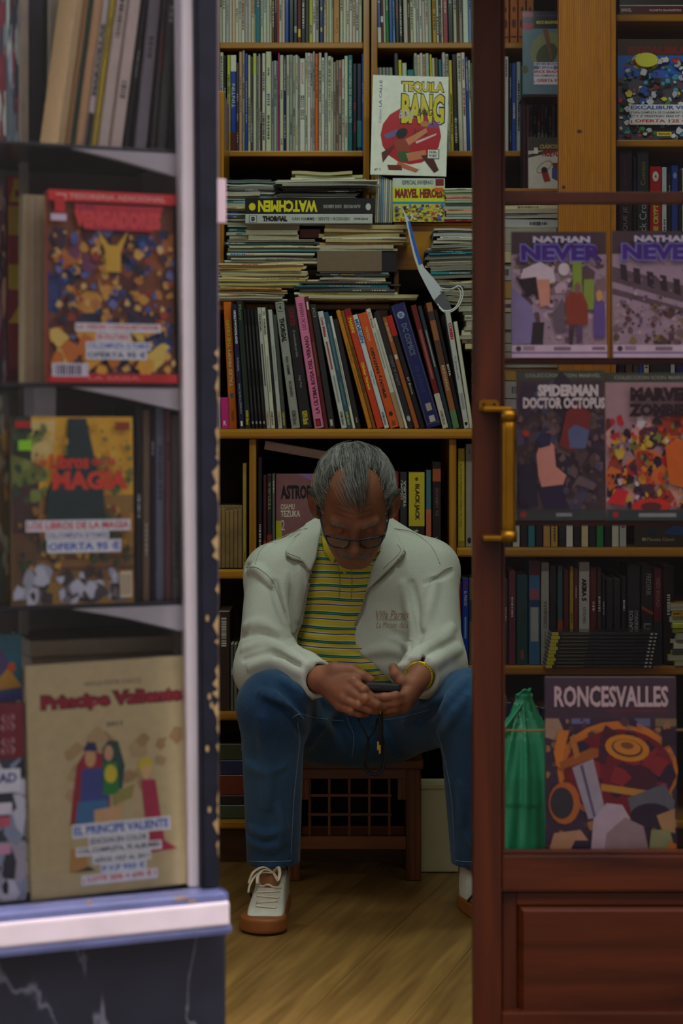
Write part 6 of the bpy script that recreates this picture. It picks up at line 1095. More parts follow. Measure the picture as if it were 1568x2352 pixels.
def f_torso_j(P):
    d = smin(ellip(P, (.026, 4.365, .69), (.195, .140, .155)), ellip(P, (.026, 4.345, .545), (.185, .155, .125)), .06)
    d = smin(d, cone(P, SHL, SHR, .064, .064), .05)
    d = smin(d, cone(P, SHL + A3((.02, .02, .01)), (-.02, 4.345, .845), .05, .042), .045); d = smin(d, cone(P, SHR + A3((-.02, .02, .01)), (.078, 4.345, .845), .05, .042), .045)
    px, py = topx(P); op = np.maximum(poly2(px, py, OPEN) * P[:, 1] / FPX, P[:, 1] - 4.345)
    d = smax(d, -op, .006)
    d = smax(d, .455 - P[:, 2] + np.clip(P[:, 1] - 4.2, 0, .3) * -.1, .012)
    return smax(d, -cone(P, neck0 + A3((0, -.06, .04)), (.028, 4.335, .79), .075, .062), .01)
def f_sleeves(P):
    d = None
    for s, e, w, sg in ((SHL, ELL, WRL, -1), (SHR, ELR, WRR, 1)):
        ax = (w - e) / np.linalg.norm(w - e); c = smin(cone(P, s, e, .066, .060), cone(P, e, w, .060, .041), .045)
        c = smin(c, cone(P, e + (w - e) * .25, e + (w - e) * .62, .057, .054), .03)
        cut = (P - w) @ ax + .008; c = smax(c, cut, .006)
        c = smax(c, -smax(cone(P, w - ax * .06, w + ax * .05, .030, .034), -((P - w) @ ax + .045), .004), .004)
        d = c if d is None else np.minimum(d, c)
    return d
def f_jacket0(P): return smin(f_torso_j(P), f_sleeves(P), .03)
JF = [([(566, 1302), (600, 1318), (640, 1372), (655, 1415)], .010, dict(val=True, k=.016)), ([(572, 1310), (592, 1308), (625, 1345)], .010, {}), 
      ([(552, 1440), (600, 1432), (655, 1462), (682, 1492)], .012, dict(k=.018)), ([(553, 1462), (610, 1456), (670, 1490)], .008, dict(val=True, k=.014)), ([(560, 1490), (620, 1478), (680, 1512), (712, 1530)], .012, dict(k=.018)), ([(575, 1535), (630, 1520), (690, 1545)], .011, dict(k=.016)), ([(560, 1515), (620, 1500), (690, 1530)], .007, dict(val=True, k=.012)),
      ([(655, 1320), (648, 1370), (662, 1430)], .010, dict(k=.016)), ([(680, 1330), (668, 1390), (676, 1440)], .007, dict(val=True, k=.012)), ([(690, 1300), (685, 1360), (682, 1420)], .009, dict(k=.014)), ([(630, 1340), (640, 1390), (660, 1440)], .009, dict(val=True, k=.014)),
      ([(925, 1345), (940, 1390), (950, 1450), (945, 1475)], .011, dict(k=.018)), ([(945, 1340), (958, 1400), (966, 1450)], .009, dict(val=True, k=.014)), ([(900, 1470), (930, 1478), (950, 1492), (935, 1505)], .009, dict(k=.014)), ([(1040, 1440), (1010, 1470), (960, 1498), (940, 1512)], .012, dict(k=.016)), ([(1050, 1470), (1010, 1492), (965, 1518)], .008, dict(val=True, k=.012)), ([(1056, 1490), (1010, 1512), (975, 1540)], .012, dict(k=.016)), 
      ([(975, 1440), (955, 1480), (945, 1500)], .008, dict(val=True, k=.012)), ([(1000, 1330), (985, 1390), (975, 1440)], .010, dict(k=.018)), ([(1038, 1312), (1015, 1325), (975, 1340)], .006, dict(val=True, k=.01)), ([(840, 1500), (880, 1492), (920, 1500)], .009, dict(k=.016)), ([(905, 1452), (925, 1462), (945, 1480)], .006, dict(val=True, k=.012)), ([(850, 1360), (880, 1330), (900, 1312)], .007, dict(val=True, k=.012)), ([(905, 1540), (925, 1530), (945, 1528)], .006, {}), ([(610, 1262), (640, 1240), (690, 1224)], .004, dict(val=True, k=.008)), ([(1010, 1262), (970, 1235), (915, 1220)], .004, dict(val=True, k=.008))]
f_jacket = addfolds(f_jacket0, [(a, r * (1.0 if k.get('val') else 1.3), {**k, 'k': k.get('k', .014) * .8}) for a, r, k in JF])
CLL = [(742, 1182), (722, 1190), (702, 1202), (680, 1232), (655, 1264), (658, 1276), (672, 1284), (694, 1290), (713, 1314), (726, 1282), (737, 1215)]
CLR = [(876, 1188), (892, 1196), (908, 1222), (930, 1262), (925, 1276), (900, 1302), (872, 1328), (846, 1352), (854, 1304), (872, 1268), (876, 1215)]
def f_flap(P, pl):
    px, py = topx(P); c = smax(np.abs(f_jacket0(P) - .006) - .0055, poly2(px, py, pl) * P[:, 1] / FPX, .006); return np.maximum(c, P[:, 1] - 4.36)
def f_collar(P): return np.minimum(f_flap(P, CLL), f_flap(P, CLR))
def f_jeans0(P):
    d = smin(ellip(P, (.022, 4.42, .395), (.175, .14, .105)), ellip(P, (.03, 4.33, .375), (.14, .10, .075)), .05)
    o = None
    for s, k, a in ((-1, KNL, ANL), (1, KNR, ANR)):
        hp = A3((.024 + s * .085, 4.39, .385)); c = smin(cone(P, hp, k, .088, .070), cone(P, k, a, .070, .0585), .035)
        c = smax(c, .108 - P[:, 2], .003); c = smax(c, -smax(cone(P, a + (k - a) * .25, a - (k - a) * .2, .053, .055), P[:, 2] - .16, .004), .003)
        o = c if o is None else smin(o, c, .02)
    return smin(d, o, .04)
NF = [([(690, 1650), (640, 1610), (600, 1590)], .008, dict(k=.016)), ([(695, 1690), (660, 1640), (612, 1612)], .006, dict(val=True, k=.012)), ([(720, 1612), (690, 1590), (650, 1560)], .007, dict(k=.014)), ([(700, 1640), (665, 1600), (640, 1575)], .006, dict(val=True, k=.012)), ([(760, 1640), (735, 1660), (705, 1720)], .009, dict(k=.02)), ([(800, 1690), (770, 1640), (740, 1610)], .010, dict(k=.018)), ([(780, 1720), (750, 1680), (720, 1650)], .009, dict(k=.018)), ([(860, 1660), (890, 1690), (905, 1740)], .009, dict(k=.018)), ([(1000, 1610), (970, 1640), (930, 1660)], .008, dict(k=.016)), ([(1030, 1600), (1000, 1630), (960, 1660)], .006, dict(val=True, k=.012)), ([(1070, 1560), (1040, 1600), (1012, 1640)], .008, dict(k=.016)), ([(1010, 1690), (1035, 1650), (1070, 1600)], .007, dict(k=.014)),
      ([(575, 1900), (610, 1915), (655, 1900)], .006, dict(k=.014)), ([(570, 1930), (615, 1945), (660, 1925)], .006, dict(k=.014)), ([(640, 1850), (650, 1900), (630, 1950)], .006, dict(k=.012)), ([(565, 1750), (600, 1770), (650, 1760)], .005, dict(k=.016)), ([(600, 1650), (615, 1750), (612, 1850)], .006, dict(k=.025)), ([(1060, 1900), (1075, 1930), (1085, 1950)], .005, dict(k=.012)), ([(1055, 1800), (1062, 1850), (1058, 1900)], .005, dict(k=.014))]
f_jeans = addfolds(f_jeans0, [(a, r * 1.9, {**k, 'k': k.get('k', .014) * .8}) for a, r, k in NF])
# ---------------------------------------------------------------- materials
def fabric(name, col, c2, sc=260., rough=.9, sheen=.2, bumpd=.0006, fade=None):
    m = bpy.data.materials.new(name); m.use_nodes = True; nt = m.node_tree; b = nt.nodes['Principled BSDF']
    tc = nt.nodes.new('ShaderNodeTexCoord'); n1 = nt.nodes.new('ShaderNodeTexNoise'); n1.inputs['Scale'].default_value = sc; n1.inputs['Detail'].default_value = 3
    n2 = nt.nodes.new('ShaderNodeTexNoise'); n2.inputs['Scale'].default_value = fade or 7; n2.inputs['Detail'].default_value = 4
    for n in (n1, n2): nt.links.new(tc.outputs['Object'], n.inputs['Vector'])
    ad = nt.nodes.new('ShaderNodeMath'); ad.operation = 'MULTIPLY_ADD'; ad.inputs[1].default_value = .45; nt.links.new(n1.outputs['Fac'], ad.inputs[0])
    ml = nt.nodes.new('ShaderNodeMath'); ml.operation = 'MULTIPLY'; ml.inputs[1].default_value = .55; nt.links.new(n2.outputs['Fac'], ml.inputs[0]); nt.links.new(ml.outputs[0], ad.inputs[2])
    rp = nt.nodes.new('ShaderNodeValToRGB'); rp.color_ramp.elements[0].position = .35; rp.color_ramp.elements[1].position = .65; rp.color_ramp.elements[0].color = lin(col); rp.color_ramp.elements[1].color = lin(c2)
    nt.links.new(ad.outputs[0], rp.inputs[0]); nt.links.new(rp.outputs[0], b.inputs['Base Color'])
    b.inputs['Roughness'].default_value = rough; b.inputs['Sheen Weight'].default_value = sheen; b.inputs['Specular IOR Level'].default_value = .15
    bp = nt.nodes.new('ShaderNodeBump'); bp.inputs['Distance'].default_value = bumpd; bp.inputs['Strength'].default_value = .6; nt.links.new(n1.outputs['Fac'], bp.inputs['Height']); nt.links.new(bp.outputs[0], b.inputs['Normal'])
    MATS[name] = m; return m
CREAM = fabric('cream_fleece', (192, 196, 182), (212, 216, 202), 420, .95, .25)
DENIM = fabric('blue_denim', (24, 50, 80), (58, 96, 130), 620, .9, .15, fade=5)
def stripes():
    m = bpy.data.materials.new('striped_pique'); m.use_nodes = True; nt = m.node_tree; b = nt.nodes['Principled BSDF']
    tc = nt.nodes.new('ShaderNodeTexCoord'); sx = nt.nodes.new('ShaderNodeSeparateXYZ'); nt.links.new(tc.outputs['Object'], sx.inputs[0])
    nz = nt.nodes.new('ShaderNodeTexNoise'); nz.inputs['Scale'].default_value = 9; nt.links.new(tc.outputs['Object'], nz.inputs['Vector'])
    a = nt.nodes.new('ShaderNodeMath'); a.operation = 'MULTIPLY_ADD'; a.inputs[1].default_value = .012; nt.links.new(nz.outputs['Fac'], a.inputs[0]); nt.links.new(sx.outputs['Z'], a.inputs[2])
    d = nt.nodes.new('ShaderNodeMath'); d.operation = 'DIVIDE'; d.inputs[1].default_value = .0305; nt.links.new(a.outputs[0], d.inputs[0])
    fr = nt.nodes.new('ShaderNodeMath'); fr.operation = 'FRACT'; nt.links.new(d.outputs[0], fr.inputs[0])
    rp = nt.nodes.new('ShaderNodeValToRGB'); cr = rp.color_ramp; cr.interpolation = 'CONSTANT'
    Yc, G, Wt, Pu = (206, 188, 52), (38, 104, 96), (206, 210, 190), (84, 66, 130)
    st_ = [(0, Yc), (.24, Wt), (.29, Pu), (.37, Wt), (.41, Yc), (.62, G), (.69, (90, 140, 130)), (.75, G), (.83, Wt), (.88, Yc)]
    cr.elements[0].color = lin(st_[0][1]); cr.elements[0].position = 0; cr.elements[1].position = .24; cr.elements[1].color = lin(Wt)
    for p, c in st_[2:]: e = cr.elements.new(p); e.color = lin(c)
    nt.links.new(fr.outputs[0], rp.inputs[0]); nt.links.new(rp.outputs[0], b.inputs['Base Color']); b.inputs['Roughness'].default_value = .9; b.inputs['Specular IOR Level'].default_value = .15
    MATS['striped_pique'] = m; return m
STRIPE = stripes()
def skinmat():
    m = mat('skin', (146, 93, 68), .55, .22, 28, bump=.25, spec=.35); b = m.node_tree.nodes['Principled BSDF']
    b.inputs['Subsurface Weight'].default_value = .12; b.inputs['Subsurface Radius'].default_value = (.008, .003, .0015); return m
SKIN = skinmat()
# ---------------------------------------------------------------- build
person = tag(link('person', mesh_sdf(f_body, (-.26, 3.88, .05), (.38, 4.47, 1.06), .0026, 'body'), SKIN), 'grey-haired man in cream zip jacket and jeans bowed over a phone on a low stool', 'person')
polo = link('polo_shirt', mesh_sdf(f_polo, (-.18, 4.14, .33), (.24, 4.52, .86), .0042, 'polo'), STRIPE, person)
jeans = link('jeans', mesh_sdf(f_jeans, (-.26, 3.92, .09), (.42, 4.58, .62), .0042, 'jeans'), DENIM, person)
jacket = link('jacket', mesh_sdf(f_jacket, (-.27, 3.93, .43), (.33, 4.53, .92), .0038, 'jacket'), CREAM, person)
for pl_, lo_, hi_ in ((CLL, (-.14, 4.12, .70), (-.02, 4.38, .92)), (CLR, (.04, 4.12, .68), (.17, 4.38, .92))): link('collar_flap', mesh_sdf(lambda P: f_flap(P, pl_), lo_, hi_, .003, 'collar'), CREAM, jacket)
SEAM = mat('cream_seam', (172, 170, 152), .9, .1, 60); ZIPM = mat('cream_zip', (150, 146, 126), .6, .15, 90)
def f_jc(P): return np.minimum(f_jacket(P), f_collar(P))
def seam(f, pts, r, m, name, parent, off=.0004, n=6):
    P = onsurf(f, pts, off, n)
    if len(P) > 2: return link(name, tube([tuple(p) for p in P], r, 6), m, parent)
for pts in ([(566, 1303), (590, 1304), (622, 1330), (640, 1365), (655, 1405)], [(586, 1296), (600, 1262), (640, 1228), (706, 1214)], [(1038, 1302), (1018, 1310), (985, 1338)], [(1010, 1296), (990, 1255), (950, 1224), (905, 1214)], [(675, 1235), (690, 1225)], [(660, 1270), (690, 1282)], [(912, 1250), (918, 1268), (880, 1306)]):
    seam(f_jc, pts, .0009, SEAM, 'seam', jacket)
for pts in ([(659, 1280), (690, 1293), (712, 1315), (705, 1352), (696, 1402), (688, 1434), (671, 1454)], [(929, 1268), (900, 1304), (872, 1331), (846, 1356), (832, 1400), (820, 1428), (814, 1458), (816, 1487), (829, 1505), (851, 1523), (873, 1544), (891, 1564)]):
    P = onsurf(f_jc, pts, .001, 14)
    if len(P) > 3:
        z_ = link('zip', tube([tuple(p) for p in P], .0034, 6), ZIPM, jacket)
        vs, fs = [], []
        for i in range(0, len(P)):
            b_ = len(vs); c_ = P[i]; s_ = .0017 if i % 2 else .0011
            for dx in (-s_, s_):
                for dz in (-.0011, .0011): vs += [(c_[0] + dx * 2.2, c_[1] - .0022, c_[2] + dz), (c_[0] + dx * 2.2, c_[1] - .0044, c_[2] + dz)]
            fs += [(b_+0, b_+1, b_+3, b_+2), (b_+4, b_+6, b_+7, b_+5), (b_+0, b_+4, b_+5, b_+1), (b_+2, b_+3, b_+7, b_+6), (b_+1, b_+5, b_+7, b_+3), (b_+0, b_+2, b_+6, b_+4)]
        stf(link('teeth', pmesh('teeth', vs, fs), ZIPM, z_))
# embroidered lettering dropped onto the chest
EMB = mat('tan_thread', (168, 142, 108), .8, .15, 200)
for tx, x0, y0, x1, y1, sh in (('Villa Parais', 864, 1421, 938, 1402, .35), ('La Maison du S', 864, 1442, 938, 1427, .3)):
    v, fs = textpoly(tx, -.002, sh); P, ok = march(f_jacket, x0 + v[:, 0] * (x1 - x0), y0 + v[:, 1] * (y1 - y0)); P[:, 1] -= .0012
    stf(link('embroidery', pmesh('emb', P, fs), EMB, jacket))
seam(f_jacket, [(864, 1424), (900, 1423.5), (934, 1423)], .0005, EMB, 'embroidery_line', jacket)
# polo collar, placket, button
YELW = fabric('yellow_rib', (196, 176, 48), (214, 196, 66), 300, .9, .1)
PC1 = [(745, 1190), (738, 1240), (744, 1268), (756, 1284), (766, 1296), (772, 1280), (762, 1262), (754, 1235), (752, 1200)]; PC2 = [(866, 1200), (868, 1240), (872, 1266), (856, 1276), (848, 1290), (842, 1276), (850, 1255), (856, 1230), (858, 1205)]
def f_pc(P, pl):
    px, py = topx(P); return np.maximum(smax(np.abs(f_polo(P) - .005) - .0045, poly2(px, py, pl) * P[:, 1] / FPX, .004), P[:, 1] - 4.36)
for pl_, lo_, hi_ in ((PC1, (-.06, 4.13, .70), (.02, 4.40, .90)), (PC2, (.04, 4.13, .70), (.12, 4.40, .90))): link('polo_collar', mesh_sdf(lambda P: f_pc(P, pl_), lo_, hi_, .003, 'pcol'), YELW, polo)
for pts in ([(776, 1300), (780, 1330), (778, 1372)], [(806, 1300), (808, 1335), (806, 1376)]): seam(f_polo, pts, .0008, mat('dull_yellow_thread', (150, 136, 50), .9), 'placket_seam', polo)
bt = onsurf(f_polo, [(792, 1315), (793, 1316)], .001, 1)
if len(bt): link('button', tube([tuple(bt[0] + A3((0, .001, 0))), tuple(bt[0] + A3((0, -.0015, 0)))], .004, 10), mat('button_yellow', (190, 176, 90), .4), polo)
# jeans stitching
ST = mat('jean_stitch', (120, 150, 175), .8, .1, 80)
for pts in ([(683, 1660), (688, 1700), (682, 1760), (674, 1840), (668, 1960)], [(556, 1700), (552, 1800), (551, 1960)], [(552, 1976), (600, 1979), (668, 1977)], [(672, 1648), (690, 1640), (730, 1650), (790, 1656)], [(795, 1640), (800, 1660), (812, 1690), (808, 1740)], [(860, 1655), (920, 1648), (985, 1630)], [(1007, 1690), (1020, 1740), (1036, 1830), (1044, 1960)], [(1046, 1976), (1070, 1979), (1086, 1979)]):
    seam(f_jeans, pts, .0009, ST, 'stitching', jeans)
# ---------------------------------------------------------------- hair, moustache, brows
def gcol(f, P, e=1e-3):
    d = f(P); g = np.stack([f(P + np.eye(3)[i] * e) - d for i in range(3)], -1); return g / np.maximum(nrm(g), 1e-9)[:, None]
def hairm(q):
    """how far inside the hairy scalp (positive = hair)"""
    x = np.abs(q[:, 0] - .004); y, z = q[:, 1], q[:, 2]
    fore = np.where(x < .017, -.086, np.where(x < .024, -.086 + (x - .017) / .007 * .062, np.where(x < .044, -.024, -.024 - (x - .044) * 1.3)))
    top = np.where(z > .045, y - fore, -1)
    side = np.where(z <= .085, np.minimum(y + .040 - np.clip(.03 - z, 0, 1) * .2, (x - .05) * 2), -1)
    side = np.where((z < .016) & (y < .042), np.minimum(side, np.where((y < -.012) & (z > -.022), .003, -.01)), side)
    back = np.where((y > .042) & (z > -.06), .02, -1)
    return np.maximum(np.maximum(top, side), back)
def f_cap(P):
    q = hl(P); m = hairm(q); fr = np.clip((-q[:, 1] - .01) / .05, 0, 1) * (q[:, 2] > .04)
    d = f_head(q) - .0042 + .004 * fr - .0016 * np.sin(q[:, 0] * 420 + q[:, 1] * 60) * np.clip(q[:, 2] * 12, 0, 1); return smax(d, -(m - .006 - .02 * fr) * .7, .006)
HAIRB = mat('grey_hair_base', (74, 70, 64), .7, .3, 120, bump=.3); HAIR1 = mat('silver_hair', (158, 158, 152), .4, .2, 60, spec=.5); HAIR2 = mat('steel_hair', (96, 94, 90), .4, .2, 60, spec=.5)
hair = link('hair', mesh_sdf(f_cap, HC - .15, HC + .15, .003, 'haircap'), HAIRB, person)
rs = np.random.RandomState(4)
def rootpts(n):
    v = rs.normal(size=(n, 3)); v /= nrm(v)[:, None]; q = A3((0, .012, .036)) + v * .05; d0 = v
    for _ in range(40): q = q - d0 * 0 + d0 * (-(f_skull(q)))[:, None] * .8
    return q
q = rootpts(18000); m = hairm(q) + rs.uniform(-.010, .003, len(q)); q = q[(m > 0) & (q[:, 2] > -.04)]
def strands(q, n, seglen, lift, rad, name, mt, dirfn, jit=.15, grav=0.):
    q = q[rs.permutation(len(q))[:n]]; n = len(q); path = [q + gcol(f_skull, q) * .002]; cc_ = q[rs.permutation(n)[:260]]; ci = np.argmin(((q[:, None] - cc_[None]) ** 2).sum(-1), 1); jt = rs.normal(size=(n, 3)) * jit * .45 + (rs.normal(size=(len(cc_), 3)) * jit * 1.5)[ci]; L = rs.uniform(.8, 1.25, n)[:, None]; lf = rs.uniform(.7, 1.2, n) * rs.uniform(.35, 1.6, len(cc_))[ci]; pull = (cc_[ci] - q) * .045
    for s in range(6):
        p = path[-1]; g = gcol(f_skull, p); t = dirfn(p) + jt; t = t - g * (t * g).sum(1)[:, None]; t /= np.maximum(nrm(t), 1e-6)[:, None]
        p = p + t * seglen * L + pull; tgt = lift * lf * (.5 + .5 * min(1, s / 2)) ; d = f_skull(p); g = gcol(f_skull, p); p = p + g * (tgt - d)[:, None]; path.append(p)
    path = np.stack(path, 1); K = path.shape[1]; vs = np.zeros((n, K, 3, 3)); 
    tg = np.gradient(path, axis=1); tg /= np.maximum(nrm(tg), 1e-9)[..., None]; up = gcol(f_skull, path.reshape(-1, 3)).reshape(n, K, 3); sd = np.cross(tg, up); sd /= np.maximum(nrm(sd), 1e-9)[..., None]
    w = rad * np.array([.8, 1, 1, 1, .9, .7, .25])[:K]
    for j in range(3):
        a = 2.0944 * j; vs[:, :, j] = path + (sd * math.cos(a) + up * math.sin(a)) * w[None, :, None]
    V = hw(vs.reshape(-1, 3)); base = (np.arange(n) * K * 3)[:, None, None]; kk = (np.arange(K - 1) * 3)[None, :, None]; F = []
    for j in range(3): F.append(np.stack([base + kk + j + 0 * kk, base + kk + (j+1) % 3, base + kk + 3 + (j+1) % 3, base + kk + 3 + j], -1).reshape(-1, 4))
    F = np.concatenate(F); return stf(link(name, pmesh(name, V, [tuple(f) for f in F.tolist()], smooth=True), mt, hair))
def comb(p):
    t = np.zeros_like(p); s = np.clip((p[:, 2] - .02) / .06, 0, 1); t[:, 1] = 1; t[:, 0] = np.sign(p[:, 0]) * (.25 * (1 - s)) + p[:, 0] * 2.5 * s; t[:, 2] = .5 * s + .12 * (1 - s); return t
strands(q, 3200, .0115, .0075, .00042, 'silver_strands', HAIR1, comb, .10); strands(q, 2400, .0115, .008, .00045, 'steel_strands', HAIR2, comb, .12)
qs = q[(np.abs(q[:, 0]) > .05)]; strands(qs, 1100, .010, .010, .00045, 'side_strands', HAIR1, comb, .16)
def tuft(c, rx, rz, n, dirv, name, mt, ln, rad=.0005):
    P0 = np.stack([rs.uniform(-rx, rx, n) + c[0], np.full(n, c[1]), rs.uniform(-rz, rz, n) + c[2]], -1)
    for _ in range(30): P0[:, 1] -= f_head(P0) * -.8 * -1
    vs, fs = [], []
    for p in P0:
        d = Vector((dirv[0] * (1 if p[0] > 0 else -1), dirv[1], dirv[2])) + Vector(rs.normal(size=3) * .3); d.normalize(); a = Vector(p); m_ = a + d * ln * .5; e = a + d * ln; e.y += ln * .15; b_ = len(vs)
        for k_, (pt, r_) in enumerate(((a, rad), (m_, rad), (e, rad * .3))):
            for j in range(3): an = 2.0944 * j; vs.append(hw([(pt.x + math.cos(an) * r_, pt.y - .0004, pt.z + math.sin(an) * r_)])[0])
        for k_ in range(2):
            for j in range(3): fs.append((b_ + k_*3 + j, b_ + k_*3 + (j+1) % 3, b_ + k_*3 + 3 + (j+1) % 3, b_ + k_*3 + 3 + j))
    return stf(link(name, pmesh(name, vs, fs, smooth=True), mt, person))
def drop(n, xs, zs):
    P0 = np.stack([xs, np.full(n, -.2), zs], -1)
    for _ in range(60): P0[:, 1] += f_head(P0) * .6
    return P0
def facehair(xs, zs, dfn, name, mt, ln, rad):
    P0 = drop(len(xs), xs, zs); vs, fs = [], []
    for p in P0:
        d = Vector(dfn(p)) + Vector(rs.normal(size=3) * .25); d.normalize(); b_ = len(vs)
        for k_, r_ in ((0, rad), (.5, rad), (1, rad * .3)):
            pt = Vector(p) + d * ln * k_ + Vector((0, -.0012 * math.sin(k_ * 2), 0))
            for j in range(3): an = 2.0944 * j; vs.append(hw([(pt.x + math.cos(an) * r_, pt.y, pt.z + math.sin(an) * r_)])[0])
        for k_ in range(2):
            for j in range(3): fs.append((b_ + k_*3 + j, b_ + k_*3 + (j+1) % 3, b_ + k_*3 + 3 + (j+1) % 3, b_ + k_*3 + 3 + j))
    return stf(link(name, pmesh(name, vs, fs, smooth=True), mt, person))
n_ = 220; facehair(rs.uniform(-.031, .031, n_), -.0585 + rs.uniform(-.006, .006, n_) , lambda p: (1.2 * np.sign(p[0]), -.15, -.9), 'moustache', HAIR1, .009, .00042)
n_ = 48
for s in (-1, 1): facehair(s * rs.uniform(.014, .046, n_), .015 + rs.uniform(-.0035, .0035, n_), lambda p: (.9 * np.sign(p[0]), -.3, .5), 'eyebrow', HAIR1, .008, .0004)
# ---------------------------------------------------------------- spectacles
FRM = mat('dark_blue_metal', (40, 52, 66), .25, .1, 60, metal=.7)
gl = link('glasses', tube([tuple(hw([p])[0]) for p in ((-.0625, -.100, -.006), (-.05, -.107, -.0045), (-.012, -.116, -.0055), (0, -.118, -.004), (.012, -.116, -.0055), (.05, -.107, -.0045), (.0625, -.100, -.006))], .0022, 8), FRM, person)
for s in (-1, 1):
    rim = spline([(s * a, b, c) for a, b, c in ((.012, -.116, -.0055), (.0135, -.1175, -.018), (.025, -.1155, -.0285), (.048, -.109, -.0285), (.060, -.1025, -.019), (.061, -.101, -.0065))], 5)
    link('rim', tube([tuple(hw([tuple(p)])[0]) for p in rim], .0014, 7), FRM, gl)
    link('lens', pmesh('lens', [hw([tuple(p)])[0] for p in rim], [tuple(range(len(rim)))]), glassmat('lens_glass', (225, 230, 230), .03, 1.5, .02), gl)
    link('temple', tube([tuple(hw([p])[0]) for p in spline([(s * .0625, -.100, -.006), (s * .068, -.088, -.004), (s * .077, -.03, .0), (s * .080, .004, .004), (s * .079, .022, -.01)], 5)], .0019, 7), FRM, gl)
# ---------------------------------------------------------------- wrist things and ring
GOLD = mat('gold', (206, 160, 50), .25, .1, 50, metal=1.)
axw = (WRR - ELR) / np.linalg.norm(WRR - ELR); s1 = np.cross(axw, [0, 0, 1]); s1 /= np.linalg.norm(s1); s2 = np.cross(s1, axw)
def ringpts(c, r1, r2, n=28): return [tuple(c + s1 * math.cos(2 * math.pi * i / n) * r1 + s2 * math.sin(2 * math.pi * i / n) * r2) for i in range(n)]
br = empty('bead_bracelet'); br.parent = person
cb = WRR + axw * .008
bd = []
for p in ringpts(cb, .0295, .0285, 40):
    bm = bmesh.new(); bmesh.ops.create_icosphere(bm, subdivisions=1, radius=.0022, matrix=Matrix.Translation(p)); me = bpy.data.meshes.new('b'); bm.to_mesh(me); bm.free(); bd.append(me)
stf(link('beads', joinm('beads', bd), mat('yellow_green_bead', (190, 190, 30), .25, .2, 90), br))
link('watch_band', tube(ringpts(WRR - axw * .002, .0300, .0295), .0028, 8, closed=True, flat=1.), GOLD, person)
rp_ = wp(875, 1634.5, 3.940); link('ring', tube([tuple(rp_ + A3((.0015 * math.cos(a), .0092 * math.cos(a), .0092 * math.sin(a)))) for a in [2 * math.pi * i / 18 for i in range(18)]], .0018, 6, closed=True), GOLD, person)
# ---------------------------------------------------------------- phone with lanyard (held: a thing of its own)
PH = Matrix.Translation(W(879, 1577, 3.925)) @ Matrix.Rotation(R(2.5), 4, 'Y') @ Matrix.Rotation(R(-15), 4, 'X')
ph = tag(link('mobile_phone', bxm(-.0375, .0375, 0, .152, -.0095, .0085, .0055), mat('black_rubber_case', (22, 23, 26), .5, .2, 40)), 'black mobile phone in a thick case held in the man\'s hands', 'phone'); ph.matrix_world = PH
link('screen', bxm(-.033, .033, .006, .145, .0082, .0089, .0002), mat('dark_screen', (12, 14, 18), .1, .1, 10, coat=.6), ph)
link('charging_port', bxm(-.0045, .0045, -.0005, .002, -.0015, .0015, .0005), mat('port_black', (8, 8, 8), .5), ph)
for x in (.024, .027, .030): link('speaker_hole', bxm(x - .0008, x + .0008, -.0004, .001, -.0008, .0008), mat('port_black', (8, 8, 8), .5), ph)
CORD = mat('black_cord', (12, 12, 14), .8, .1, 80)
ly = tag(empty('lanyard', W(870, 1640, 3.93)), 'black cord lanyard with brass clips hanging from the phone', 'lanyard'); L0 = ly.location.copy()
def lc(*a): return [tuple(W(x, y, Y) - L0) for x, y, Y in a]
link('cord', tube(spline(lc((820, 1640, 3.955), (826, 1660, 3.94), (843, 1694, 3.93), (846, 1720, 3.93), (836, 1750, 3.93), (838, 1768, 3.93), (852, 1779, 3.93), (870, 1778, 3.93), (882, 1760, 3.93), (884, 1720, 3.93), (876, 1680, 3.935), (872, 1650, 3.94)), 6), .0024, 7), CORD, ly)
link('cord', tube(spline(lc((866, 1650, 3.942), (860, 1676, 3.936), (845, 1700, 3.934), (838, 1735, 3.934), (842, 1760, 3.934), (856, 1776, 3.934), (868, 1773, 3.934), (877, 1750, 3.934), (876, 1700, 3.934), (868, 1655, 3.94)), 6), .0024, 7), CORD, ly)
link('cord', tube(spline(lc((873, 1636, 3.936), (874, 1670, 3.93), (873, 1710, 3.93)), 6), .0055, 8), CORD, ly)
for x, y in ((868, 1713), (872, 1721)): a = W(x, y, 3.926) - L0; link('clip', bxm(a.x - .0022, a.x + .0022, a.y - .002, a.y + .002, a.z - .009, a.z + .009, .0008), GOLD, ly)
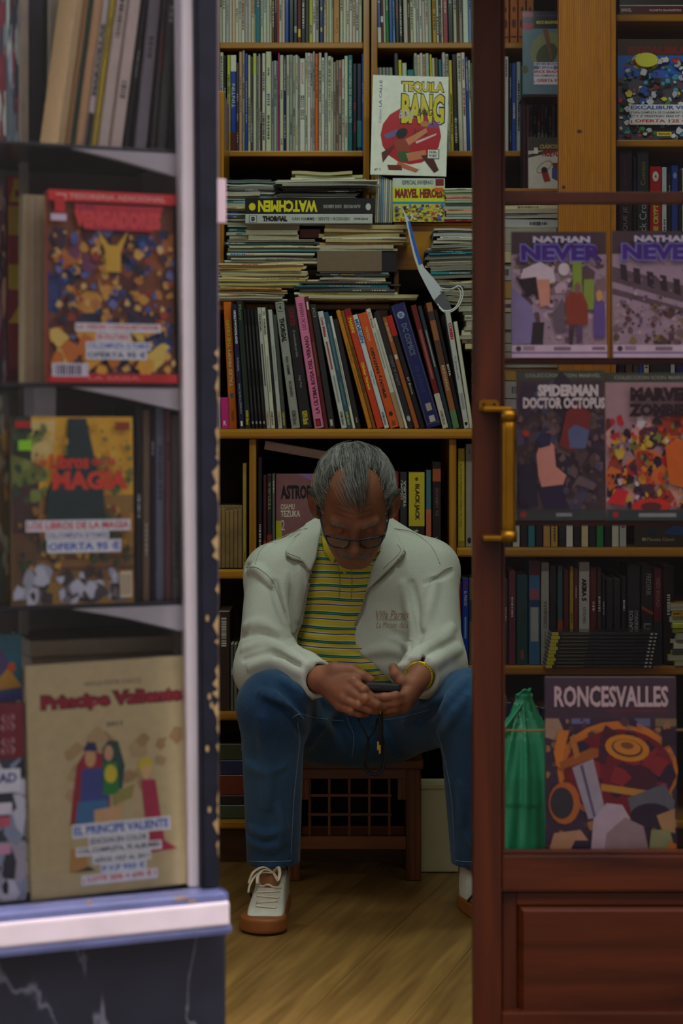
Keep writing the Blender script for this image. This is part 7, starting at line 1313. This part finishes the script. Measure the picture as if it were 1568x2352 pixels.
# ---------------------------------------------------------------- shoes
GUM = mat('gum_sole', (140, 84, 38), .5, .12, 40); LEA = mat('off_white_leather', (206, 206, 186), .5, .06, 60, bump=.15); LACE = mat('cream_lace', (224, 216, 186), .9, .1, 120); TONG = mat('tan_lining', (140, 96, 60), .8, .15, 60)
def shoe(heel, yaw):
    """local: +x towards the toe"""
    M = Matrix.Translation(heel) @ Matrix.Rotation(yaw, 4, 'Z')
    def plan(P): return cone(np.stack([P[:, 0], P[:, 1] + .006 * np.sin(P[:, 0] * 11), P[:, 0] * 0], -1), (.038, 0, 0), (.232, 0, 0), .037, .0515)
    def f_sole(P): d = smax(plan(P), np.abs(P[:, 2] - .0165 - np.clip(P[:, 0] - .2, 0, 1) * .05) - .0165, .008); return d
    def f_up(P):
        d = smin(cone(P, (.042, 0, .045), (.232, 0, .022), .0385, .040), cone(P, (.055, 0, .05), (.045, 0, .105), .040, .037), .03)
        d = smin(d, cone(P, (.10, 0, .078), (.205, 0, .040), .027, .027), .03); d = smax(d, plan(P) + .003, .008); d = smax(d, .026 - P[:, 2], .002)
        d = smax(d, P[:, 2] - .102 + np.clip(P[:, 0] - .06, 0, 1) * .35, .006)
        return smax(d, -cone(P, (.058, 0, .075), (.05, 0, .16), .030, .034), .004)
    def f_ton(P): c_, s_ = math.cos(.62), math.sin(.62); return ellip(P, (.124, 0, .100), (.008, .025, .044), np.array([[c_, 0, -s_], [0, 1, 0], [s_, 0, c_]]))
    def f_sock(P): return smax(cone(P, (.055, 0, .06), (.050, 0, .20), .031, .034), P[:, 2] - .2, .003)
    root = empty('shoe'); root.matrix_world = M; root.parent = person; root.matrix_parent_inverse = Matrix.Identity(4)
    lo, hi = (-.01, -.07, -.01), (.31, .07, .22)
    link('sole', mesh_sdf(f_sole, lo, hi, .003, 'sole'), GUM, root); up = link('upper', mesh_sdf(f_up, lo, hi, .003, 'upper'), LEA, root)
    link('tongue', mesh_sdf(f_ton, lo, hi, .0035, 'tongue'), TONG, root); link('sock', mesh_sdf(f_sock, lo, hi, .004, 'sock'), mat('dark_sock', (60, 44, 34), .9, .2, 80), root)
    def top(x, y, off=.002):
        z_ = .16
        for _ in range(60): z_ -= min(f_up(np.array([[x, y, z_]]))[0], f_ton(np.array([[x, y, z_]]))[0]) * .7
        return (x, y, max(z_, .03) + off)
    for i, x in enumerate((.148, .166, .184, .202, .220)):
        w = .026 - .001 * i; sk = (-1) ** i * .003
        link('lace', tube([top(x + sk * t / w, t) for t in np.linspace(-w, w, 9)], .0042, 6, flat=.5), LACE, root)
    k0 = Vector(top(.136, .006, .004))
    for pts in ([(0, 0, 0), (.012, -.018, .010), (.030, -.030, .0), (.040, -.030, -.014)], [(0, 0, 0), (.01, .012, .016), (.030, .018, .008), (.044, .016, -.004), (.03, .010, -.002), (.004, .002, 0)], [(0, 0, 0), (.02, -.030, .004), (.035, -.046, -.016), (.040, -.050, -.034)], [(0, 0, 0), (-.004, -.02, .012), (.012, -.042, .004), (.016, -.052, -.02)]):
        link('bow', tube([tuple(k0 + Vector(p)) for p in pts] if len(pts) < 3 else [tuple(k0 + v) for v in spline(pts, 5)], .0038, 6, flat=.4), LACE, root)
    link('stripe', prism(ell(.135, .05, .012, .012, 0, 10), -.0505, -.0495, 's') if False else tube([(.10, -.0445, .035), (.125, -.0455, .052)], .003, 6), mat('navy_trim', (30, 36, 60), .5), root)
    return root
shoe(Vector((-.146, 4.245, 0)), math.atan2(-1, -.075)); shoe(Vector((.285, 4.235, 0)), math.atan2(-1, .38))
# ---------------------------------------------------------------- stool
STW = wood('stool_wood', (84, 44, 14), (122, 68, 24), .4, 'X', 1.2, .3); STV = wood('stool_leg_wood', (84, 44, 14), (122, 68, 24), .4, 'Z', 1.2, .3)
YSf, YSb = 4.45, 4.592; stool = tag(empty('stool', (XP(812, YSf), YSf, 0)), 'low brown wooden stool with a lattice front under the seated man', 'stool')
sx = lambda px: XP(px, YSf); sz = lambda py: ZP(py, YSf)
ZSEAT = .288
part(stool, 'seat', bxm(sx(650), sx(972), YSf - .006, YSb, ZSEAT - .022, ZSEAT, .004), STW)
part(stool, 'apron', bxm(sx(690), sx(934), YSf + .002, YSf + .020, sz(1790), ZSEAT - .022, .002), STW)
for a in (655, 933):
    for y in (YSf, YSb - .034): part(stool, 'leg', bxm(sx(a), sx(a + 34), y, y + .034, 0, ZSEAT - .022, .003), STV)
for y in (YSf + .004, YSb - .026): part(stool, 'stretcher', bxm(sx(689), sx(933), y, y + .02, sz(1952), sz(1922), .002), STW)
for a in (690, 913): part(stool, 'corner_bracket', bxm(sx(a), sx(a + 20), YSf + .004, YSf + .018, sz(1838), sz(1790), .001), STV)
for x in (711, 756, 802, 848, 894): part(stool, 'lattice_bar', bxm(sx(x - 3.2), sx(x + 3.2), YSf + .012, YSf + .019, sz(1922), sz(1790), .001), STV)
for y in (1829, 1873): part(stool, 'lattice_bar', bxm(sx(706), sx(900), YSf + .009, YSf + .014, sz(y + 3.2), sz(y - 3.2), .001), STW)
# ---------------------------------------------------------------- green carrier bag on the floor behind the door
BAGC = A3((XP(1205, 3.66), 3.66, 0))
def f_bag(P):
    q = P - BAGC; z_ = q[:, 2]; th = np.arctan2(q[:, 1], q[:, 0] + .004)
    prof = np.interp(z_, [0, .02, .12, .28, .40, .47, .52, .548, .558], [.060, .076, .082, .080, .064, .042, .020, .011, .012])
    pl_ = np.interp(z_, [0, .2, .35, .5, .56], [.001, .0018, .0045, .0045, .003])
    r = np.sqrt((q[:, 0] * .82) ** 2 + (q[:, 1] * 1.15) ** 2); wob = pl_ * (np.sin(th * 9 + z_ * 6) + .6 * np.sin(th * 17 - z_ * 11 + 1)) + .004 * np.sin(z_ * 23 + th * 2) * (z_ < .35)
    return np.maximum((r - prof - wob) * .6, np.abs(z_ - .2805) - .2795)
GRN = mat('green_plastic', (20, 148, 92), .35, .12, 20, bump=.2, coat=.2, stretch=(1, 1, .3))
gb = tag(link('plastic_bag', mesh_sdf(f_bag, (BAGC[0] - .13, 3.54, -.01), (BAGC[0] + .13, 3.78, .58), .0045, 'bag'), GRN), 'tall green plastic carrier bag with gathered top standing on the floor behind the door', 'bag')
def bagl(pts): return [tuple(BAGC + A3(p)) for p in pts]
link('handle', tube(spline(bagl([(-.004, -.005, .545), (-.018, -.012, .525), (-.045, -.02, .49), (-.075, -.02, .45), (-.085, -.02, .41)]), 5), [.006] * 5 * 4 + [.004], 8, flat=.5), GRN, gb)
link('knot', tube(spline(bagl([(-.010, -.004, .556), (-.002, -.006, .566), (.006, -.004, .562), (.010, 0, .568)]), 4), .0045, 7, flat=.6), GRN, gb)
bpy.context.view_layer.update()
